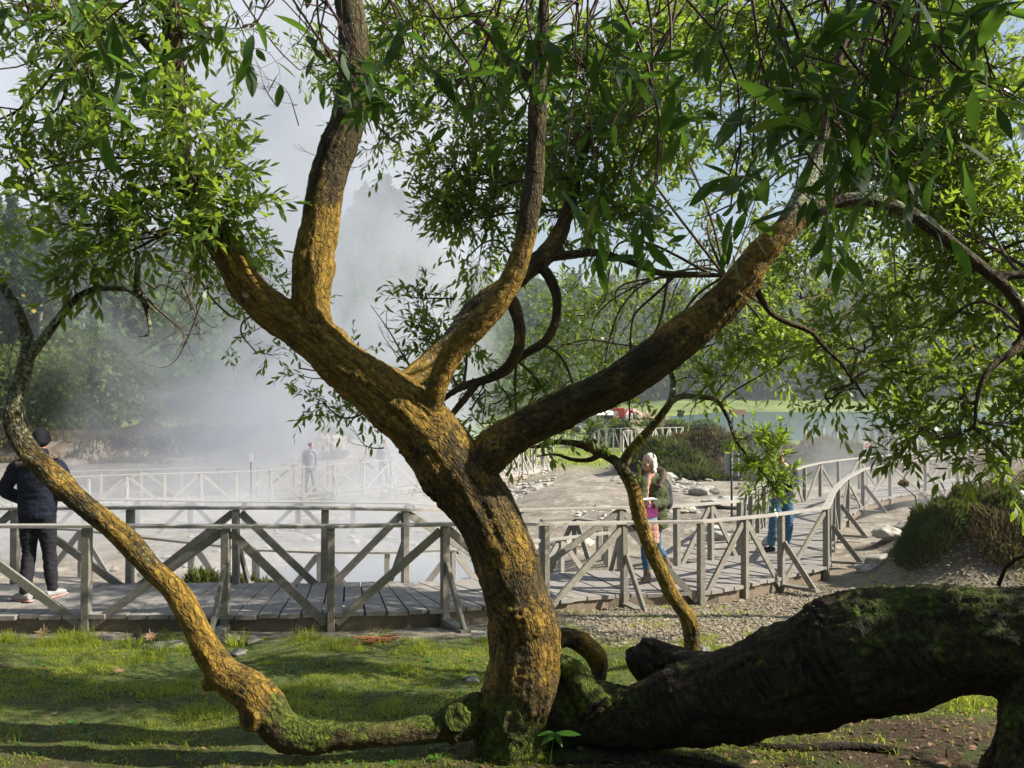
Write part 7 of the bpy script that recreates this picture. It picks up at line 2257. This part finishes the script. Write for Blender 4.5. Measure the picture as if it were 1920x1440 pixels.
mb = MB(); mb.add([apx] + co_, [(0, 1, 2), (0, 3, 4), (0, 2, 3), (0, 4, 1)]); mb.build('canopy', M['pinkaw'], o)
mb = MB(); mb.beam((co_[0][0], co_[0][1] - .02, co_[0][2] - .15), (co_[1][0], co_[1][1] - .02, co_[1][2] - .15), .02, .3); mb.build('valance', M['whitep'], o)
mb = MB(); mb.beam((xat(1176, d), d + 3, zz + 1.1), (xat(1205, d), d + 3, zz + 1.1), .05, 2.2); mb.build('back_wall', M['creamw'], o)
# parked cars glimpsed beyond
def car(px, d, colr, label, wm=4.0):
    x = xat(px, d); z = gz(x, d)
    o = thing('parked_car', label, 'car', (x, d, z), 0, 'cars parked beyond the hedges')
    prof = [(-2.0, .35), (-2.05, .75), (-1.9, .9), (-1.2, 1.0), (-.75, 1.42), (.75, 1.45), (1.35, 1.02), (1.95, .85), (2.02, .5), (1.98, .33)]
    V = []; n = len(prof)
    for yy in (-.8, .8):
        for a, b in prof: V.append((x + a * wm / 4, d + yy * (1 if b < 1.1 else .85), z + b))
    Q = [(i, (i + 1) % n, n + (i + 1) % n, n + i) for i in range(n)]
    T = [(0, i + 1, i) for i in range(1, n - 1)] + [(n, n + i, n + i + 1) for i in range(1, n - 1)]
    fast('body', V, T, Q, simple('car_paint', colr, .3, .6, .02), o)
    gl = [(-1.08, 1.02), (-.72, 1.36), (.7, 1.38), (1.18, 1.03)]
    fast('window', [(x + a * wm / 4, d - (.705 if b > 1.2 else .80) - .02, z + b) for a, b in gl], None, [(0, 3, 2, 1)], M['glass'], o)
    for a in (-1.25, 1.25):
        mb = MB(); mb.tube([(x + a, d - .82, z + .33), (x + a, d - .6, z + .33)], .33, 16); mb.build('wheel', M['rubber'], o, True)


car(1243, 88, (.7, .72, .75), 'white parked car between the tent and the slender fork')
car(1105, 84, (.6, .62, .65), 'pale parked car left of the red kiosk')
# plumes of pampas grass
for (px, d, n, lab) in ((1222, 64, 110, 'tall cream pampas grass right of the pink tent'), (1145, 74, 60, 'cream pampas grass behind the red kiosk'), (1234, 66, 70, 'second pampas clump nearer the slender tree fork')):
    x = xat(px, d); z = gz(x, d)
    o = thing('pampas_grass', lab, 'pampas grass', (x, d, z), 0, 'pampas grass by the stalls')
    L1, L2 = Leaves(), Leaves()
    for _ in range(n):
        a = random.uniform(0, 6.28); q = random.random() * .8
        p = np.array([x + q * math.cos(a), d + q * math.sin(a), z + random.uniform(.8, 1.6)])
        L1.add(p, np.array([math.cos(a) * .5, math.sin(a) * .5, 1]) + rv() * .1, rv(), random.uniform(.8, 1.4), .22, .6)
        L2.add(np.array([x, d, z]), np.array([math.cos(a) * .6, math.sin(a) * .6, 1]), rv(), random.uniform(1.0, 1.8), .07, .6)
    L1.build('plume', M['pampas'], o, 1); L2.build('blades', M['heath'], o, 1)
# small dark tree and shrubs on the meadow
for (px, pyt, d, wp, lab) in ((1278, 762, 120, 10, 'little dark tree standing on the green meadow'),):
    x = xat(px, d); z = gz(x, d); h = at(px, pyt, d).z - z
    o = thing('small_tree', lab, 'tree', (x, d, z))
    trunk_mesh((x, d, z), max(h, 1.5) * .6, .12, o)
    C, _ = clump_points(400, broad_lobes((x, d, z + .3), max(h, 1.6), pr(wp * 1.6, d), 7)); V, Q = facets(C, .3); fast('crown', V, None, Q, M['conifer'], o, {'rnd': RNG.random(len(C)).repeat(4)})
# ------------------------------------------------------------------ steam and haze
def vol_mat(name, color, build, aniso=0.25):
    t = NT(name)
    dens = build(t)
    p = t.n('VolumePrincipled', {'Color': color, 'Anisotropy': aniso})
    if isinstance(dens, float): p.inputs['Density'].default_value = dens
    else: t.t.links.new(dens, p.inputs['Density'])
    return t.done(None, p.outputs[0])


def box(name, lo, hi, mat):
    x0, y0, z0 = lo; x1, y1, z1 = hi
    V = [(x0, y0, z0), (x1, y0, z0), (x1, y1, z0), (x0, y1, z0), (x0, y0, z1), (x1, y0, z1), (x1, y1, z1), (x0, y1, z1)]
    return fast(name, V, None, [(3, 2, 1, 0), (4, 5, 6, 7), (0, 1, 5, 4), (1, 2, 6, 5), (2, 3, 7, 6), (3, 0, 4, 7)], mat)


def smooth_(t, x, a, b):
    m = t.n('MapRange', {'Value': x, 'From Min': a, 'From Max': b}, interpolation_type='SMOOTHSTEP')
    return m.outputs[0]


def mul(t, *a):
    r = a[0]
    for b in a[1:]: r = t.math('MULTIPLY', r, b)
    return r


def low_steam(t):
    co = t.coord(); s = t.n('SeparateXYZ', {0: co}); x, y, z = s.outputs
    n = t.noise(t.mapping(co, (0.5, 0.45, 0.7)), 1.0, 4, 0.6, 0.8)
    n = smooth_(t, n, 0.38, 0.62)
    fx = mul(t, smooth_(t, x, 0.4, -2.2), smooth_(t, x, -13, -9))
    fy = mul(t, smooth_(t, y, 10.95, 12.6), smooth_(t, y, 26, 17))
    fz = smooth_(t, z, 3.0, 0.7)
    return mul(t, n, fx, fy, fz, 0.42)


def column(t):
    co = t.coord(); s = t.n('SeparateXYZ', {0: co}); x, y, z = s.outputs
    n = t.noise(t.mapping(co, (0.15, 0.10, 0.12)), 1.0, 5, 0.62, 1.0)
    n = smooth_(t, n, 0.41, 0.62)
    # plume leans away and spreads as it rises
    cx = t.math('MULTIPLY_ADD', z, -0.03, -7.4)
    cx = t.math('MULTIPLY_ADD', y, -0.05, cx)
    dx = t.math('ABSOLUTE', t.math('SUBTRACT', x, cx))
    w = t.math('MULTIPLY_ADD', z, 0.22, 8.8)
    fx = smooth_(t, t.math('DIVIDE', dx, w), 1.0, 0.4)
    fy = mul(t, smooth_(t, y, 27.8, 31), smooth_(t, y, 74, 62))
    fz = mul(t, smooth_(t, z, 34, 16), smooth_(t, z, -1, 1.0), t.math('ADD', 1.0, t.math('MULTIPLY', smooth_(t, z, 6.0, 1.5), 0.5)))
    return mul(t, n, fx, fy, fz, 0.145)


def wisp(t):
    co = t.coord(); s = t.n('SeparateXYZ', {0: co}); x, y, z = s.outputs
    n = smooth_(t, t.noise(t.mapping(co, (0.5, 0.5, 0.7)), 1.0, 3, 0.6, 0.6), 0.38, 0.66)
    fx = mul(t, smooth_(t, x, 7.0, 8.6), smooth_(t, x, 14.5, 12))
    fy = mul(t, smooth_(t, y, 18.5, 20.5), smooth_(t, y, 33, 28))
    fz = smooth_(t, z, 4.2, 1.2)
    return mul(t, n, fx, fy, fz, 0.09)


o = box('steam', (-13.2, 10.95, 0.2), (0.6, 27.6, 3.7), vol_mat('steam_low', (0.86, 0.885, 0.93), low_steam))
tag(o, 'low white steam drifting over the hot pool behind the boardwalk', None, None, 'stuff')
o = box('steam', (-34, 27.8, -0.5), (5.5, 74, 34), vol_mat('steam_column', (0.78, 0.82, 0.90), column))
tag(o, 'tall bank of white steam rising in front of the wooded hill', None, None, 'stuff')
o = box('steam', (6.9, 18.4, 0.6), (14.6, 33, 4.3), vol_mat('steam_wisp', (0.94, 0.95, 0.97), wisp))
tag(o, 'thin steam wisp beside the far bend of the boardwalk', None, None, 'stuff')
o = box('haze', (-900, -12, -4.0), (900, 720, 130), vol_mat('haze_air', (0.82, 0.88, 1.0), lambda t: 0.0005))
tag(o, 'pale air haze over the valley', None, None, 'stuff')
